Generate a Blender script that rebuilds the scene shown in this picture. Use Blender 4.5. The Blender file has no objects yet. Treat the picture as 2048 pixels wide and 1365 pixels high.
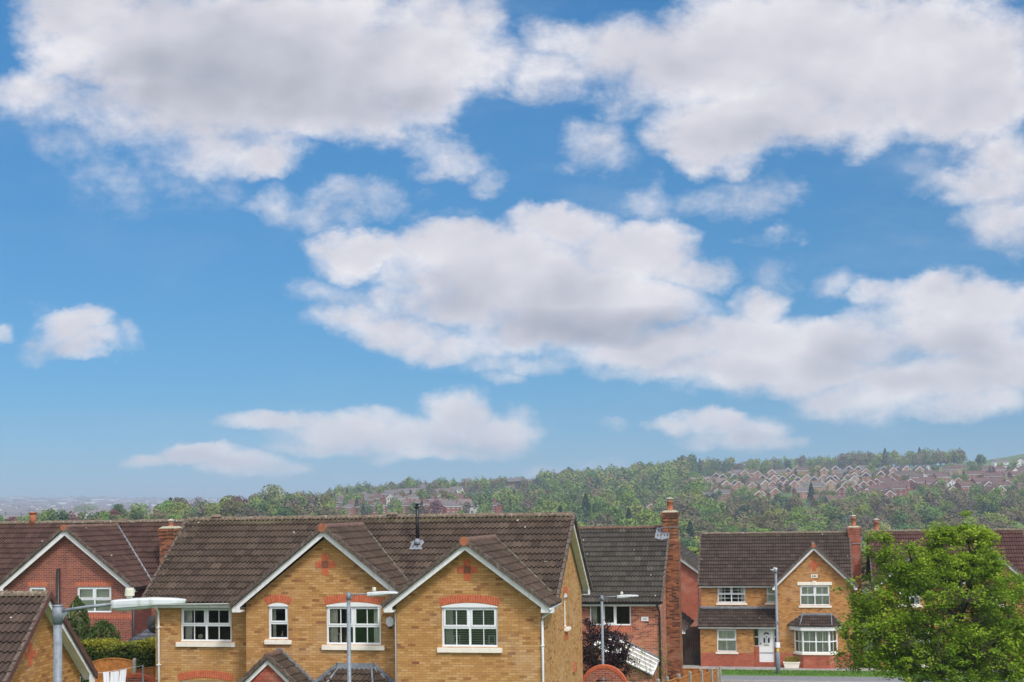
import bpy, math, random
import numpy as np
from mathutils import Vector, Matrix
from math import radians, sin, cos, tan, pi, floor, sqrt, atan2, hypot

sc = bpy.context.scene
col = sc.collection
# ---------------------------------------------------------------- camera
FPX = 2700.0; PCX, PCY = 1024.0, 897.0; TH = radians(2.5); RHO = 0.0145
CAM = np.array([0.0, 0.0, 8.0])
_F = np.array([0, cos(TH), sin(TH)]); _U = np.array([0, -sin(TH), cos(TH)]); _R = np.array([1.0, 0, 0])
_R2 = _R*cos(RHO)-_U*sin(RHO); _U2 = _U*cos(RHO)+_R*sin(RHO)
def ray(x, y): return _F+_R2*(x-PCX)/FPX-_U2*(y-PCY)/FPX
def at(px, py, Y):
    r = ray(px, py); p = CAM+r*Y/r[1]; return Vector((float(p[0]), float(p[1]), float(p[2])))
def proj(p):
    d = np.array(p)-CAM; w = d@_F; return PCX+FPX*(d@_R2)/w, PCY-FPX*(d@_U2)/w
cd = bpy.data.cameras.new('camera'); cam = bpy.data.objects.new('camera', cd); col.objects.link(cam)
cd.sensor_width = 36; cd.lens = FPX/2048*36; cd.shift_y = (PCY-682.5)/2048
cd.clip_start = 0.5; cd.clip_end = 40000
m = Matrix.Identity(4)
for i in range(3):
    m[i][0] = _R2[i]; m[i][1] = _U2[i]; m[i][2] = -_F[i]; m[i][3] = CAM[i]
cam.matrix_world = m; sc.camera = cam
sc.view_settings.view_transform = 'Standard'; sc.view_settings.look = 'None'
sc.view_settings.gamma = 1; sc.view_settings.exposure = 0.0
sc.cycles.max_bounces = 6; sc.cycles.transparent_max_bounces = 12; sc.cycles.volume_bounces = 0
sc.cycles.use_denoising = True

# ---------------------------------------------------------------- node helper
class NT:
    def __init__(s, tree): s.t = tree; s.t.nodes.clear()
    def n(s, typ, props=None, **kw):
        nd = s.t.nodes.new(typ)
        for k, v in (props or {}).items(): setattr(nd, k, v)
        for k, v in kw.items():
            key = int(k[1:]) if k[0] == 'i' and k[1:].isdigit() else k.replace('_', ' ')
            s.set(nd.inputs[key], v)
        return nd
    def set(s, sock, v):
        if isinstance(v, bpy.types.NodeSocket): s.t.links.new(v, sock)
        elif isinstance(v, bpy.types.Node): s.t.links.new(v.outputs[0], sock)
        else: sock.default_value = v
    def m(s, op, a, b=0.0, c=None, clamp=False):
        nd = s.n('ShaderNodeMath', {'operation': op, 'use_clamp': clamp}, i0=a, i1=b)
        if c is not None: s.set(nd.inputs[2], c)
        return nd.outputs[0]
    def v(s, op, a, b=(0, 0, 0), c=None):
        nd = s.n('ShaderNodeVectorMath', {'operation': op}); s.set(nd.inputs[0], a)
        if op not in ('LENGTH', 'NORMALIZE'): s.set(nd.inputs[1], b)
        if c is not None: s.set(nd.inputs[2], c)
        return nd.outputs[1] if op in ('LENGTH', 'DOT_PRODUCT') else nd.outputs[0]
    def mix(s, f, a, b, blend='MIX'):
        nd = s.n('ShaderNodeMix', {'data_type': 'RGBA', 'blend_type': blend})
        s.set(nd.inputs[0], f); s.set(nd.inputs[6], a); s.set(nd.inputs[7], b); return nd.outputs[2]
    def ss(s, x, a, b, lo=0.0, hi=1.0):
        nd = s.n('ShaderNodeMapRange', {'interpolation_type': 'SMOOTHSTEP'}); s.set(nd.inputs[0], x)
        nd.inputs[1].default_value = a; nd.inputs[2].default_value = b
        nd.inputs[3].default_value = lo; nd.inputs[4].default_value = hi; return nd.outputs[0]
    def lin(s, x, a, b, lo=0.0, hi=1.0):
        nd = s.n('ShaderNodeMapRange'); s.set(nd.inputs[0], x)
        nd.inputs[1].default_value = a; nd.inputs[2].default_value = b
        nd.inputs[3].default_value = lo; nd.inputs[4].default_value = hi; return nd.outputs[0]
    def noise(s, vec, scale, detail=3, rough=.5, dist=0, dim='3D'):
        nd = s.n('ShaderNodeTexNoise', {'noise_dimensions': dim}); s.set(nd.inputs['Vector'], vec)
        nd.inputs['Scale'].default_value = scale; nd.inputs['Detail'].default_value = detail
        nd.inputs['Roughness'].default_value = rough; nd.inputs['Distortion'].default_value = dist
        return nd.outputs[0], nd.outputs[1]
    def ramp(s, f, stops, interp='LINEAR'):
        nd = s.n('ShaderNodeValToRGB'); s.set(nd.inputs[0], f); cr = nd.color_ramp; cr.interpolation = interp
        while len(cr.elements) < len(stops): cr.elements.new(.5)
        for e, (p, c) in zip(cr.elements, stops): e.position = p; e.color = (*c[:3], 1)
        return nd.outputs[0]

# ---------------------------------------------------------------- sky and sun
SUN_EL, SUN_AZ = radians(48), radians(148)     # azimuth measured from +Y (view) towards +X: behind-right of the camera
world = bpy.data.worlds.new('World'); sc.world = world; world.use_nodes = True
# cloud masses: x, y, rx, ry, weight (positions are directions on the sky)
CLOUDS = [
 # great cloud upper left
 (160,40,150,95,1),(330,80,230,150,1.1),(560,90,280,160,1.2),(760,110,230,130,1.1),(860,190,110,75,.95),(640,200,240,85,1),(400,200,210,95,1),
 (60,180,110,50,.55),(230,215,200,50,.55),(420,270,190,58,.6),(540,300,95,42,.75),(130,300,50,40,.16),(270,250,130,45,.5),(880,40,130,100,.75),(960,150,120,60,.65),(130,95,100,60,.8),
 (900,295,75,32,.45),(965,335,42,32,.38),(835,280,45,25,.35),(240,340,60,40,.06),
 # great cloud upper right
 (1090,165,90,50,.6),(1150,90,120,60,.7),(1330,110,240,110,1),(1560,90,330,130,1.15),(1830,110,290,150,1.15),(1960,200,190,85,1),(1650,200,200,90,.8),
 (1480,240,200,82,1.1),(1580,240,105,48,1),(1420,285,120,40,.7),(1520,310,55,30,.5),(1240,235,45,28,.3),(1200,300,65,36,.28),(1300,170,150,70,.7),
 (1690,290,40,28,.35),(1730,270,70,24,.3),(1480,385,95,30,.2),(1515,455,40,12,.12),
 (1290,400,58,38,.3),(1310,365,24,26,.2),(1830,325,60,30,.28),(1960,360,130,60,.75),(2020,310,80,50,.6),(2010,450,90,70,.7),(1860,385,45,15,.2),(2030,500,50,30,.4),
 # mid left wisps
 (565,405,50,42,.42),(530,410,55,18,.3),(625,425,75,34,.3),(740,385,105,45,.42),(700,430,50,25,.3),(880,430,50,16,.15),(400,370,50,25,.04),
 # central cumulus
 (740,490,110,42,.95),(890,500,140,60,1.05),(1110,450,110,52,1),(1010,540,260,95,1.2),(1250,500,170,65,1.1),(1400,540,100,42,.8),(1180,600,250,75,1.1),(960,600,200,60,.95),(1120,660,220,48,.9),(1340,470,85,40,.8),
 (700,520,70,30,.5),(620,575,50,32,.3),(690,640,85,42,.7),(780,670,115,42,.7),(765,605,45,38,.4),(900,700,150,34,.7),(1020,730,130,28,.5),(1000,765,50,16,.3),(1540,540,42,38,.2),(660,590,60,30,.16),
 # right lower cumulus
 (1530,610,75,50,.85),(1500,680,180,70,1.1),(1330,700,210,48,.95),(1560,740,250,58,1.1),(1700,690,170,60,1),(1420,740,220,34,.7),
 (1860,600,120,44,.9),(1980,620,140,60,1.1),(1900,680,180,65,1.05),(1990,740,150,60,1),(1770,590,60,30,.6),(1840,770,190,50,.95),(1700,800,140,38,.8),(1910,810,130,30,.75),(2010,800,60,40,.7),(1690,560,45,22,.18),(1800,640,120,40,.55),
 # small left
 (160,650,85,46,.9),(185,690,78,32,.75),(5,655,34,20,.5),(110,690,60,26,.45),(275,680,26,20,.16),(85,600,30,16,.1),
 # low flat cumulus
 (910,835,72,50,1),(990,865,88,45,1),(840,870,130,38,.9),(700,860,150,40,.95),(560,838,118,20,.8),(660,888,120,22,.7),(900,905,140,18,.6),(480,845,45,12,.3),
 (405,908,85,24,1),(500,930,90,30,1),(310,912,60,13,.6),(570,930,55,16,.6),
 (1440,852,75,26,.8),(1370,850,65,20,.7),(1500,870,75,36,.8),(1550,890,48,18,.5),(1310,845,22,8,.2),(1420,880,70,16,.4),
 (1232,848,34,14,.4),(1075,955,45,22,.3),(1190,935,40,16,.12),(1330,940,60,14,.1),
]
# thick parts that read grey from below: x, y, rx, ry, weight
SHADE = [(430,150,340,100,1.0),(300,60,190,90,.45),(700,210,220,60,.7),(640,110,180,60,.3),(450,245,230,60,.4),(1180,650,230,42,1.25),(900,590,160,50,.45),(1000,600,240,50,.35),(1000,640,200,35,.5),
 (1450,270,150,45,.5),(1700,170,330,60,.3),(1900,230,160,60,.3),(1960,700,150,50,.55),(1750,720,200,40,.5),(1400,740,200,26,.35),(720,890,170,26,.45),(950,895,140,24,.45),(480,935,140,20,.45),(1480,890,90,16,.45),(160,700,80,18,.35),(1840,770,160,26,.4),(2000,390,90,50,.4),(1330,130,160,50,.2),(560,300,110,30,.25)]
def sky_uv(x, y):
    r = ray(x, y); return r[0]/r[1], r[2]/r[1]
def build_world():
    g = NT(world.node_tree)
    tc = g.n('ShaderNodeTexCoord').outputs['Generated']
    d = g.v('NORMALIZE', tc)
    sep = g.n('ShaderNodeSeparateXYZ', None, i0=d)
    ay = g.m('MAXIMUM', g.m('ABSOLUTE', sep.outputs[1]), .05)
    u = g.m('DIVIDE', sep.outputs[0], ay); v = g.m('DIVIDE', sep.outputs[2], ay)
    p = g.n('ShaderNodeCombineXYZ', None, i0=u, i1=v, i2=0.0).outputs[0]
    # lumpy warp of the cloud outlines
    # noise space squeezed towards the horizon, as flat cloud layers are
    pn = g.v('MULTIPLY', p, (1, 1.35, 1))
    _, w1 = g.noise(pn, 9, 2, .5)
    _, w2 = g.noise(pn, 34, 4, .62)
    off = g.v('MULTIPLY', g.v('SUBTRACT', w1, (.5, .5, .5)), (.075, .05, 0))
    off2 = g.v('MULTIPLY', g.v('SUBTRACT', w2, (.5, .5, .5)), (.034, .028, 0))
    calm = g.ss(v, .03, .20, .58, 1.0)
    def sc_(vec):
        nd_ = g.n('ShaderNodeVectorMath', {'operation': 'SCALE'}); g.set(nd_.inputs[0], vec); g.set(nd_.inputs['Scale'], calm); return nd_.outputs[0]
    q = g.v('ADD', g.v('ADD', p, sc_(off)), sc_(off2))
    def field(lst, q, acc0):
        acc = acc0
        for (x, y, rx, ry, wt) in lst:
            cu, cv = sky_uv(x, y); su, sv = FPX/(rx*1.10), FPX/(ry*1.10)
            ln = g.v('DOT_PRODUCT', *(lambda t: (t, t))(g.v('MULTIPLY_ADD', q, (su, sv, 0), (-cu*su, -cv*sv, 0))))
            e = g.m('MULTIPLY_ADD', ln, -wt, wt)
            acc = g.m('SMOOTH_MAX', acc, e, .16)
        return acc
    D = field(CLOUDS, q, -1.0)
    # broken cloud deck over the rest of the dome, above and behind the view
    nd, _ = g.noise(d, 3.2, 4, .55)
    hi = g.m('MAXIMUM', g.ss(sep.outputs[2], .40, .52), g.m('MULTIPLY', g.ss(sep.outputs[1], .05, -.25), g.ss(sep.outputs[2], .02, .2)))
    D = g.m('MAXIMUM', D, g.m('MULTIPLY_ADD', hi, 2.6, g.m('MULTIPLY_ADD', nd, 2.4, -2.6)))
    n1, _ = g.noise(pn, 15, 9, .60)
    n2, _ = g.noise(pn, 58, 5, .60)
    # relief from the same noise, looked up a little towards the light
    n1a, _ = g.noise(pn, 11, 3, .45); n1b, _ = g.noise(g.v('ADD', pn, (-.014, .028, 0)), 11, 3, .45)
    n3, _ = g.noise(pn, 36, 6, .6); n3b, _ = g.noise(g.v('ADD', pn, (-.005, .010, 0)), 36, 6, .6)
    dens = g.m('ADD', D, g.m('MULTIPLY', g.m('ADD', g.m('MULTIPLY_ADD', n1, 1.75, -.875), g.m('MULTIPLY_ADD', n2, .5, -.25)), g.ss(v, .03, .18, .88, 1.0)))
    alpha = g.ss(dens, -.22, .86)
    alpha = g.m('POWER', alpha, 1.05)
    sh = field(SHADE, g.v('ADD', p, off), 0.0)
    relief = g.m('ADD', g.m('MULTIPLY', g.m('SUBTRACT', n1b, n1a), -.75), g.m('MULTIPLY', g.m('MULTIPLY', g.m('SUBTRACT', n3b, n3), g.ss(D, 1.1, .1, .15, 1.0)), -.62))
    thick = g.ss(D, .25, 1.15)
    L = g.m('ADD', g.m('MULTIPLY_ADD', thick, -.17, .93), relief)
    L = g.m('SUBTRACT', L, g.m('MULTIPLY', sh, .36), clamp=True)
    cc = g.ramp(L, [(.25, (.37, .40, .47)), (.52, (.52, .53, .60)), (.75, (.68, .67, .73)), (1, (.86, .84, .87))])
    sky = g.n('ShaderNodeTexSky'); sky.sky_type = 'NISHITA'; sky.sun_disc = False
    sky.sun_elevation = SUN_EL; sky.sun_rotation = SUN_AZ; sky.altitude = 50; sky.air_density = 1.0; sky.dust_density = .4; sky.ozone_density = 2.0
    # blue of this day: the physical sky, its tint graded with elevation
    el = g.m('MAXIMUM', sep.outputs[2], 0.0)
    tint = g.mix(1.0, g.mix(1.0, sky.outputs[0], (.86, .92, .935, 1), 'MULTIPLY'), g.ramp(g.m('DIVIDE', el, .4), [(0.0225, (0.54, 0.799, 1.285)), (0.0775, (0.458, 0.717, 1.139)), (0.1525, (0.405, 0.687, 1.043)), (0.2425, (0.354, 0.706, 1.021)), (0.375, (0.362, 0.751, 1.044)), (0.5125, (0.375, 0.812, 1.093)), (0.675, (0.413, 0.914, 1.205)), (0.85, (0.408, 0.984, 1.306))]), 'MULTIPLY')
    toward = g.m('MAXIMUM', g.v('DOT_PRODUCT', d, (sin(SUN_AZ)*cos(SUN_EL), cos(SUN_AZ)*cos(SUN_EL), sin(SUN_EL))), 0.0)
    vl, _ = g.noise(g.v('MULTIPLY', pn, (1, 2.2, 1)), 4.2, 6, .6); vl = g.m('MULTIPLY', g.ss(vl, .48, .78), g.ss(u, -.42, .05, .25, 1.0))
    tint = g.mix(g.m('MULTIPLY', vl, .20), tint, (6.6, 7.0, 8.0, 1))
    cl = g.mix(1.0, cc, (10.4, 10.4, 10.4, 1), 'MULTIPLY')
    cl = g.v('SCALE', cl); cl.node.inputs['Scale'].default_value = 1.0
    g.set(cl.node.inputs['Scale'], g.m('MULTIPLY_ADD', g.m('MULTIPLY', g.m('POWER', toward, 1.5), hi), 1.5, 1.0))
    cl = g.mix(g.ss(el, .0, .12, .22, 0.0), cl, (4.1, 5.2, 6.4, 1))
    up = g.ss(sep.outputs[2], -.01, .0)
    fin = g.mix(g.m('MULTIPLY', g.m('MULTIPLY', alpha, .97), up), tint, cl)
    bg = g.n('ShaderNodeBackground', None, Color=fin, Strength=0.1)
    out = g.n('ShaderNodeOutputWorld', None, Surface=bg)
build_world()
world.cycles.sampling_method = 'MANUAL'; world.cycles.sample_map_resolution = 512
sd = bpy.data.lights.new('sun', 'SUN'); sd.energy = 2.6; sd.angle = radians(10); sd.color = (1, .955, .89)
sun = bpy.data.objects.new('sun', sd); col.objects.link(sun)
sv = Vector((sin(SUN_AZ)*cos(SUN_EL), cos(SUN_AZ)*cos(SUN_EL), sin(SUN_EL)))
sun.rotation_euler = sv.to_track_quat('Z', 'Y').to_euler(); sun.location = sv*100
#__END_SKY__

# ---------------------------------------------------------------- mesh helper
RNG = random.Random(7)
class MB:
    """collects polygons in metres; UVs are metres on the face's own plane unless given"""
    def __init__(s, T=None): s.v = []; s.f = []; s.uv = []; s.mi = []; s.T = T; s.mat = 0; s.smooth = []
    def P(s, p):
        s.v.append(tuple(s.T @ Vector(p)) if s.T is not None else tuple(p)); return len(s.v)-1
    def face(s, pts, uv=None, smooth=False):
        ids = [s.P(p) for p in pts]; s.f.append(ids); s.mi.append(s.mat); s.smooth.append(smooth)
        if uv is None:
            q = [s.v[i] for i in ids]; a, b, c = Vector(q[0]), Vector(q[1]), Vector(q[2])
            n = (b-a).cross(c-a)
            if n.length < 1e-9 and len(q) > 3: n = (c-a).cross(Vector(q[3])-a)
            ax, ay, az = abs(n.x), abs(n.y), abs(n.z)
            if az > 1.2*max(ax, ay): uv = [(p[0], p[1]) for p in q]
            elif ax > ay: uv = [(p[1], p[2]) for p in q]
            else: uv = [(p[0], p[2]) for p in q]
        s.uv.append(uv); return ids
    def box(s, a, b, skip=''):
        x0, x1 = sorted((a[0], b[0])); y0, y1 = sorted((a[1], b[1])); z0, z1 = sorted((a[2], b[2]))
        F = {'-z': [(x0,y0,z0),(x0,y1,z0),(x1,y1,z0),(x1,y0,z0)], '+z': [(x0,y0,z1),(x1,y0,z1),(x1,y1,z1),(x0,y1,z1)],
             '-y': [(x0,y0,z0),(x1,y0,z0),(x1,y0,z1),(x0,y0,z1)], '+y': [(x1,y1,z0),(x0,y1,z0),(x0,y1,z1),(x1,y1,z1)],
             '-x': [(x0,y1,z0),(x0,y0,z0),(x0,y0,z1),(x0,y1,z1)], '+x': [(x1,y0,z0),(x1,y1,z0),(x1,y1,z1),(x1,y0,z1)]}
        for k, f in F.items():
            if k not in skip: s.face(f)
    def prism(s, poly, d0, d1, plane='xz'):
        """extrude a polygon: plane xz -> along y, yz -> along x, xy -> along z"""
        f = {'xz': lambda a, b, d: (a, d, b), 'yz': lambda a, b, d: (d, a, b), 'xy': lambda a, b, d: (a, b, d)}[plane]
        n = len(poly)
        s.face([f(a, b, d0) for a, b in poly]); s.face([f(a, b, d1) for a, b in reversed(poly)])
        for i in range(n):
            (a, b), (c, e) = poly[i], poly[(i+1) % n]
            s.face([f(a, b, d1), f(c, e, d1), f(c, e, d0), f(a, b, d0)])
    def tube(s, pts, r, n=8, cap=True, smooth=True):
        pts = [Vector(p) for p in pts]; rs = r if isinstance(r, (list, tuple)) else [r]*len(pts)
        rings = []
        for i, p in enumerate(pts):
            d = (pts[min(i+1, len(pts)-1)]-pts[max(i-1, 0)]).normalized()
            up = Vector((0, 0, 1)) if abs(d.z) < .9 else Vector((1, 0, 0))
            a = d.cross(up).normalized(); b = d.cross(a).normalized()
            rings.append([p+(a*cos(2*pi*k/n)+b*sin(2*pi*k/n))*rs[i] for k in range(n)])
        L = 0
        for i in range(len(pts)-1):
            l2 = L+(pts[i+1]-pts[i]).length
            for k in range(n):
                k2 = (k+1) % n
                s.face([rings[i][k], rings[i][k2], rings[i+1][k2], rings[i+1][k]], [(k/n, L), ((k+1)/n, L), ((k+1)/n, l2), (k/n, l2)], smooth)
            L = l2
        if cap: s.face(rings[0][::-1]); s.face(rings[-1])
    def loft(s, rings, cap=True, smooth=True):
        n = len(rings[0])
        for i in range(len(rings)-1):
            for k in range(n):
                k2 = (k+1) % n
                s.face([rings[i][k], rings[i][k2], rings[i+1][k2], rings[i+1][k]], None, smooth)
        if cap: s.face(list(rings[0])[::-1]); s.face(rings[-1])
    def build(s, name, mats, parent=None, merge=False):
        me = bpy.data.meshes.new(name); me.from_pydata(s.v, [], s.f)
        for mm in (mats if isinstance(mats, (list, tuple)) else [mats]): me.materials.append(mm)
        uvl = me.uv_layers.new(name='UVMap'); flat = [c for f in s.uv for p in f for c in p]
        uvl.data.foreach_set('uv', flat)
        me.polygons.foreach_set('material_index', s.mi); me.polygons.foreach_set('use_smooth', s.smooth)
        if merge or any(s.smooth):
            import bmesh
            bm = bmesh.new(); bm.from_mesh(me); bmesh.ops.remove_doubles(bm, verts=bm.verts, dist=1e-5); bm.to_mesh(me); bm.free()
        me.update(); o = bpy.data.objects.new(name, me); col.objects.link(o)
        if parent is not None: o.parent = parent
        return o
def np_mesh(name, V, F, UV, mats, MI=None, smooth=False):
    me = bpy.data.meshes.new(name); me.vertices.add(len(V)); me.vertices.foreach_set('co', np.asarray(V, np.float32).ravel())
    F = np.asarray(F, np.int32); k = F.shape[1]
    me.loops.add(F.size); me.loops.foreach_set('vertex_index', F.ravel())
    me.polygons.add(len(F)); me.polygons.foreach_set('loop_start', np.arange(0, F.size, k, dtype=np.int32))
    me.polygons.foreach_set('loop_total', np.full(len(F), k, np.int32))
    if MI is not None: me.polygons.foreach_set('material_index', np.asarray(MI, np.int32))
    if smooth: me.polygons.foreach_set('use_smooth', np.ones(len(F), bool))
    if UV is not None:
        ul = me.uv_layers.new(name='UVMap'); ul.data.foreach_set('uv', np.asarray(UV, np.float32).ravel())
    for mm in mats: me.materials.append(mm)
    me.update(calc_edges=True); me.validate(); return me
def obj(name, me, parent=None):
    o = bpy.data.objects.new(name, me); col.objects.link(o)
    if parent is not None: o.parent = parent
    return o
def tag(o, label=None, cat=None, group=None, kind=None):
    if label: o['label'] = label
    if cat: o['category'] = cat
    if group: o['group'] = group
    if kind: o['kind'] = kind
    return o
def thing(name, label, cat, loc=(0, 0, 0), rz=0.0, group=None):
    o = bpy.data.objects.new(name, None); col.objects.link(o); o.empty_display_size = .2
    o.location = loc; o.rotation_euler = (0, 0, rz); return tag(o, label, cat, group)

# ---------------------------------------------------------------- materials
def newmat(name):
    mt = bpy.data.materials.new(name); mt.use_nodes = True; return mt, NT(mt.node_tree)
def finish(g, bsdf): g.n('ShaderNodeOutputMaterial', None, Surface=bsdf)
def plain(name, c, rough=.6, metal=0.0, var=.12, scale=3.0, spec=.4, bump=0.0, dirt=None):
    mt, g = newmat(name)
    tc = g.n('ShaderNodeTexCoord').outputs['Object']
    f, _ = g.noise(tc, scale, 5, .6)
    cc = g.mix(g.ss(f, .3, .7), (*[x*(1-var) for x in c], 1), (*[min(1, x*(1+var)) for x in c], 1))
    if dirt:
        f2, _ = g.noise(g.v('MULTIPLY', tc, (6, 6, 1.2)), 1.5, 5, .65)
        cc = g.mix(g.ss(f2, .52, .72, 0, dirt[1]), cc, (*dirt[0], 1))
    b = g.n('ShaderNodeBsdfPrincipled', None, Base_Color=cc, Roughness=rough, Metallic=metal); b.inputs['Specular IOR Level'].default_value = spec
    if bump: g.set(b.inputs['Normal'], g.n('ShaderNodeBump', None, Strength=bump, Distance=.02, Height=f))
    finish(g, b); return mt
def brick(name, stops, mortar, bw=.225, bh=.075, mw=.010, patchy=.35, stain=((.05, .04, .03), .25), soldier=False):
    mt, g = newmat(name)
    uv = g.n('ShaderNodeUVMap').outputs[0]; sp = g.n('ShaderNodeSeparateXYZ', None, i0=uv)
    U, V = sp.outputs[0], sp.outputs[1]
    if soldier: U, V = V, U
    rv = g.m('DIVIDE', V, bh); row = g.m('FLOOR', rv)
    cu = g.m('ADD', g.m('DIVIDE', U, bw), g.m('MULTIPLY', row, .5)); cl = g.m('FLOOR', cu)
    fx, fy = g.m('FRACT', cu), g.m('FRACT', rv)
    idv = g.n('ShaderNodeCombineXYZ', None, i0=cl, i1=row, i2=0.0).outputs[0]
    wn = g.n('ShaderNodeTexWhiteNoise', {'noise_dimensions': '2D'}); g.set(wn.inputs['Vector'], idv)
    big, _ = g.noise(g.v('MULTIPLY', uv, (.9, 3.2, 1)), 1.0, 3, .6, dim='2D')
    fine, _ = g.noise(uv, 38, 3, .6, dim='2D')
    r = g.m('ADD', g.m('MULTIPLY_ADD', wn.outputs[0], 1-patchy*.6, patchy*.3), g.m('MULTIPLY_ADD', big, patchy*1.6, -patchy*.8), clamp=True)
    c = g.ramp(r, stops)
    c = g.mix(g.lin(fine, .3, .7, 0, .35), c, g.mix(1, c, (.62, .60, .58, 1), 'MULTIPLY'))
    mask = g.m('MAXIMUM', g.m('LESS_THAN', fx, mw/bw), g.m('LESS_THAN', fy, mw/bh))
    c = g.mix(mask, c, (*mortar, 1))
    st, _ = g.noise(g.v('MULTIPLY', uv, (1.6, .35, 1)), 1.1, 5, .6, dim='2D')
    c = g.mix(g.ss(st, .55, .8, 0, stain[1]), c, (*stain[0], 1))
    st2, _ = g.noise(g.v('MULTIPLY', uv, (.5, .9, 1)), .8, 5, .7, dim='2D')
    c = g.mix(g.ss(st2, .52, .75, 0, .22), c, (.56, .47, .36, 1))
    b = g.n('ShaderNodeBsdfPrincipled', None, Base_Color=c, Roughness=.86); b.inputs['Specular IOR Level'].default_value = .25
    g.set(b.inputs['Normal'], g.n('ShaderNodeBump', None, Strength=.5, Distance=.006, Height=g.m('SUBTRACT', 1.0, mask)))
    finish(g, b); return mt
def tiles(name, c1, c2, lichen=.5, vtop=13, moss=.5, streak=.35):
    mt, g = newmat(name)
    uv = g.n('ShaderNodeUVMap').outputs[0]; tc = g.n('ShaderNodeTexCoord').outputs['Object']
    sp = g.n('ShaderNodeSeparateXYZ', None, i0=uv)
    idv = g.v('FLOOR', uv); wn = g.n('ShaderNodeTexWhiteNoise', {'noise_dimensions': '2D'}); g.set(wn.inputs['Vector'], idv)
    big, _ = g.noise(tc, .55, 4, .6); mid, _ = g.noise(tc, 6, 5, .65)
    f = g.m('ADD', g.m('MULTIPLY', wn.outputs[0], .45), g.m('MULTIPLY', big, .35))
    c = g.mix(g.lin(f, .2, .85), (*[v_*.66 for v_ in c1], 1), (*[v_*.80 for v_ in c2], 1))
    c = g.mix(g.m('MULTIPLY', g.m('GREATER_THAN', wn.outputs[0], .98), .2), c, (*[v_*1.35 for v_ in c2], 1))
    c = g.mix(g.m('MULTIPLY', g.m('LESS_THAN', wn.outputs[0], .03), .25), c, (*[v_*.4 for v_ in c1], 1))
    sk, _ = g.noise(g.v('MULTIPLY', uv, (1.6, .14, 1)), 1.0, 4, .6, dim='2D'); c = g.mix(g.ss(sk, .55, .8, 0, .22), c, (.045, .042, .034, 1))
    c = g.mix(g.ss(mid, .35, .75, 0, streak), c, g.mix(1, c, (.5, .5, .48, 1), 'MULTIPLY'))
    # mossy green-grey crust near ridge, edges and at random
    mo = g.m('ADD', g.ss(sp.outputs[1], vtop-1.6, vtop), g.m('MULTIPLY_ADD', big, 1.5, -.85))
    f3, _ = g.noise(tc, 11, 4, .7)
    c = g.mix(g.m('MULTIPLY', g.ss(g.m('ADD', mo, g.m('MULTIPLY_ADD', f3, 2.0, -1.0)), .35, .9), moss), c, (.115, .105, .055, 1))
    vo = g.n('ShaderNodeTexVoronoi', None); g.set(vo.inputs['Vector'], tc); vo.inputs['Scale'].default_value = 3.3
    vs = g.n('ShaderNodeSeparateXYZ', None, i0=vo.outputs[1])
    rad = g.m('MULTIPLY', g.m('POWER', vs.outputs[0], 5.0), .17)
    dots = g.m('MULTIPLY', g.m('LESS_THAN', g.m('ADD', vo.outputs[0], g.m('MULTIPLY_ADD', f3, .10, -.05)), rad), g.m('GREATER_THAN', vs.outputs[1], 1-lichen))
    c = g.mix(g.m('MULTIPLY', dots, .85), c, (.52, .52, .46, 1))
    b = g.n('ShaderNodeBsdfPrincipled', None, Base_Color=c, Roughness=.8); b.inputs['Specular IOR Level'].default_value = .3
    g.set(b.inputs['Normal'], g.n('ShaderNodeBump', None, Strength=.35, Distance=.01, Height=f3))
    finish(g, b); return mt
def leafmat(name, stops, trans=.35, rough=.55, obj_var=.0, scale=1.0):
    """leaf colours: the leaf's own random number (UV.x) and slow variation through the crown; obj_var varies whole trees"""
    mt, g = newmat(name)
    uv = g.n('ShaderNodeUVMap').outputs[0]; sp = g.n('ShaderNodeSeparateXYZ', None, i0=uv)
    tc = g.n('ShaderNodeTexCoord').outputs['Object']
    big, _ = g.noise(tc, .7*scale, 2, .5)
    vr = .25 if obj_var else .65
    f = g.m('ADD', g.m('MULTIPLY_ADD', sp.outputs[0], vr, (.65-vr)/2), g.m('MULTIPLY_ADD', big, .9, -.28), clamp=True)
    c = g.ramp(f, stops)
    if obj_var:
        oi = g.n('ShaderNodeObjectInfo').outputs['Random']
        h = g.n('ShaderNodeHueSaturation'); g.set(h.inputs['Hue'], g.m('MULTIPLY_ADD', oi, -.05*obj_var, .5+.025*obj_var))
        g.set(h.inputs['Value'], g.m('MULTIPLY_ADD', g.m('FRACT', g.m('MULTIPLY', oi, 7.31)), .6*obj_var, 1-.3*obj_var))
        g.set(h.inputs['Saturation'], g.m('MULTIPLY_ADD', g.m('FRACT', g.m('MULTIPLY', oi, 3.77)), .4*obj_var, 1-.2*obj_var))
        g.set(h.inputs['Color'], c); c = h.outputs[0]
    b = g.n('ShaderNodeBsdfPrincipled', None, Base_Color=c, Roughness=rough); b.inputs['Specular IOR Level'].default_value = .25
    t = g.n('ShaderNodeBsdfTranslucent', None, Color=c)
    finish(g, g.n('ShaderNodeMixShader', None, i0=trans, i1=b, i2=t)); return mt
def glassmat():
    mt, g = newmat('window_glass')
    fr = g.n('ShaderNodeFresnel', None, IOR=1.55).outputs[0]
    f = g.m('ADD', g.m('MULTIPLY', fr, 1.4), .03, clamp=True)
    t = g.n('ShaderNodeBsdfTransparent', None, Color=(.90, .93, .89, 1)); gl = g.n('ShaderNodeBsdfGlossy', None, Roughness=.03, Color=(.62, .88, .60, 1))  # green reflection of unseen trees is put into the gloss colour
    finish(g, g.n('ShaderNodeMixShader', None, i0=f, i1=t, i2=gl)); return mt

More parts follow.
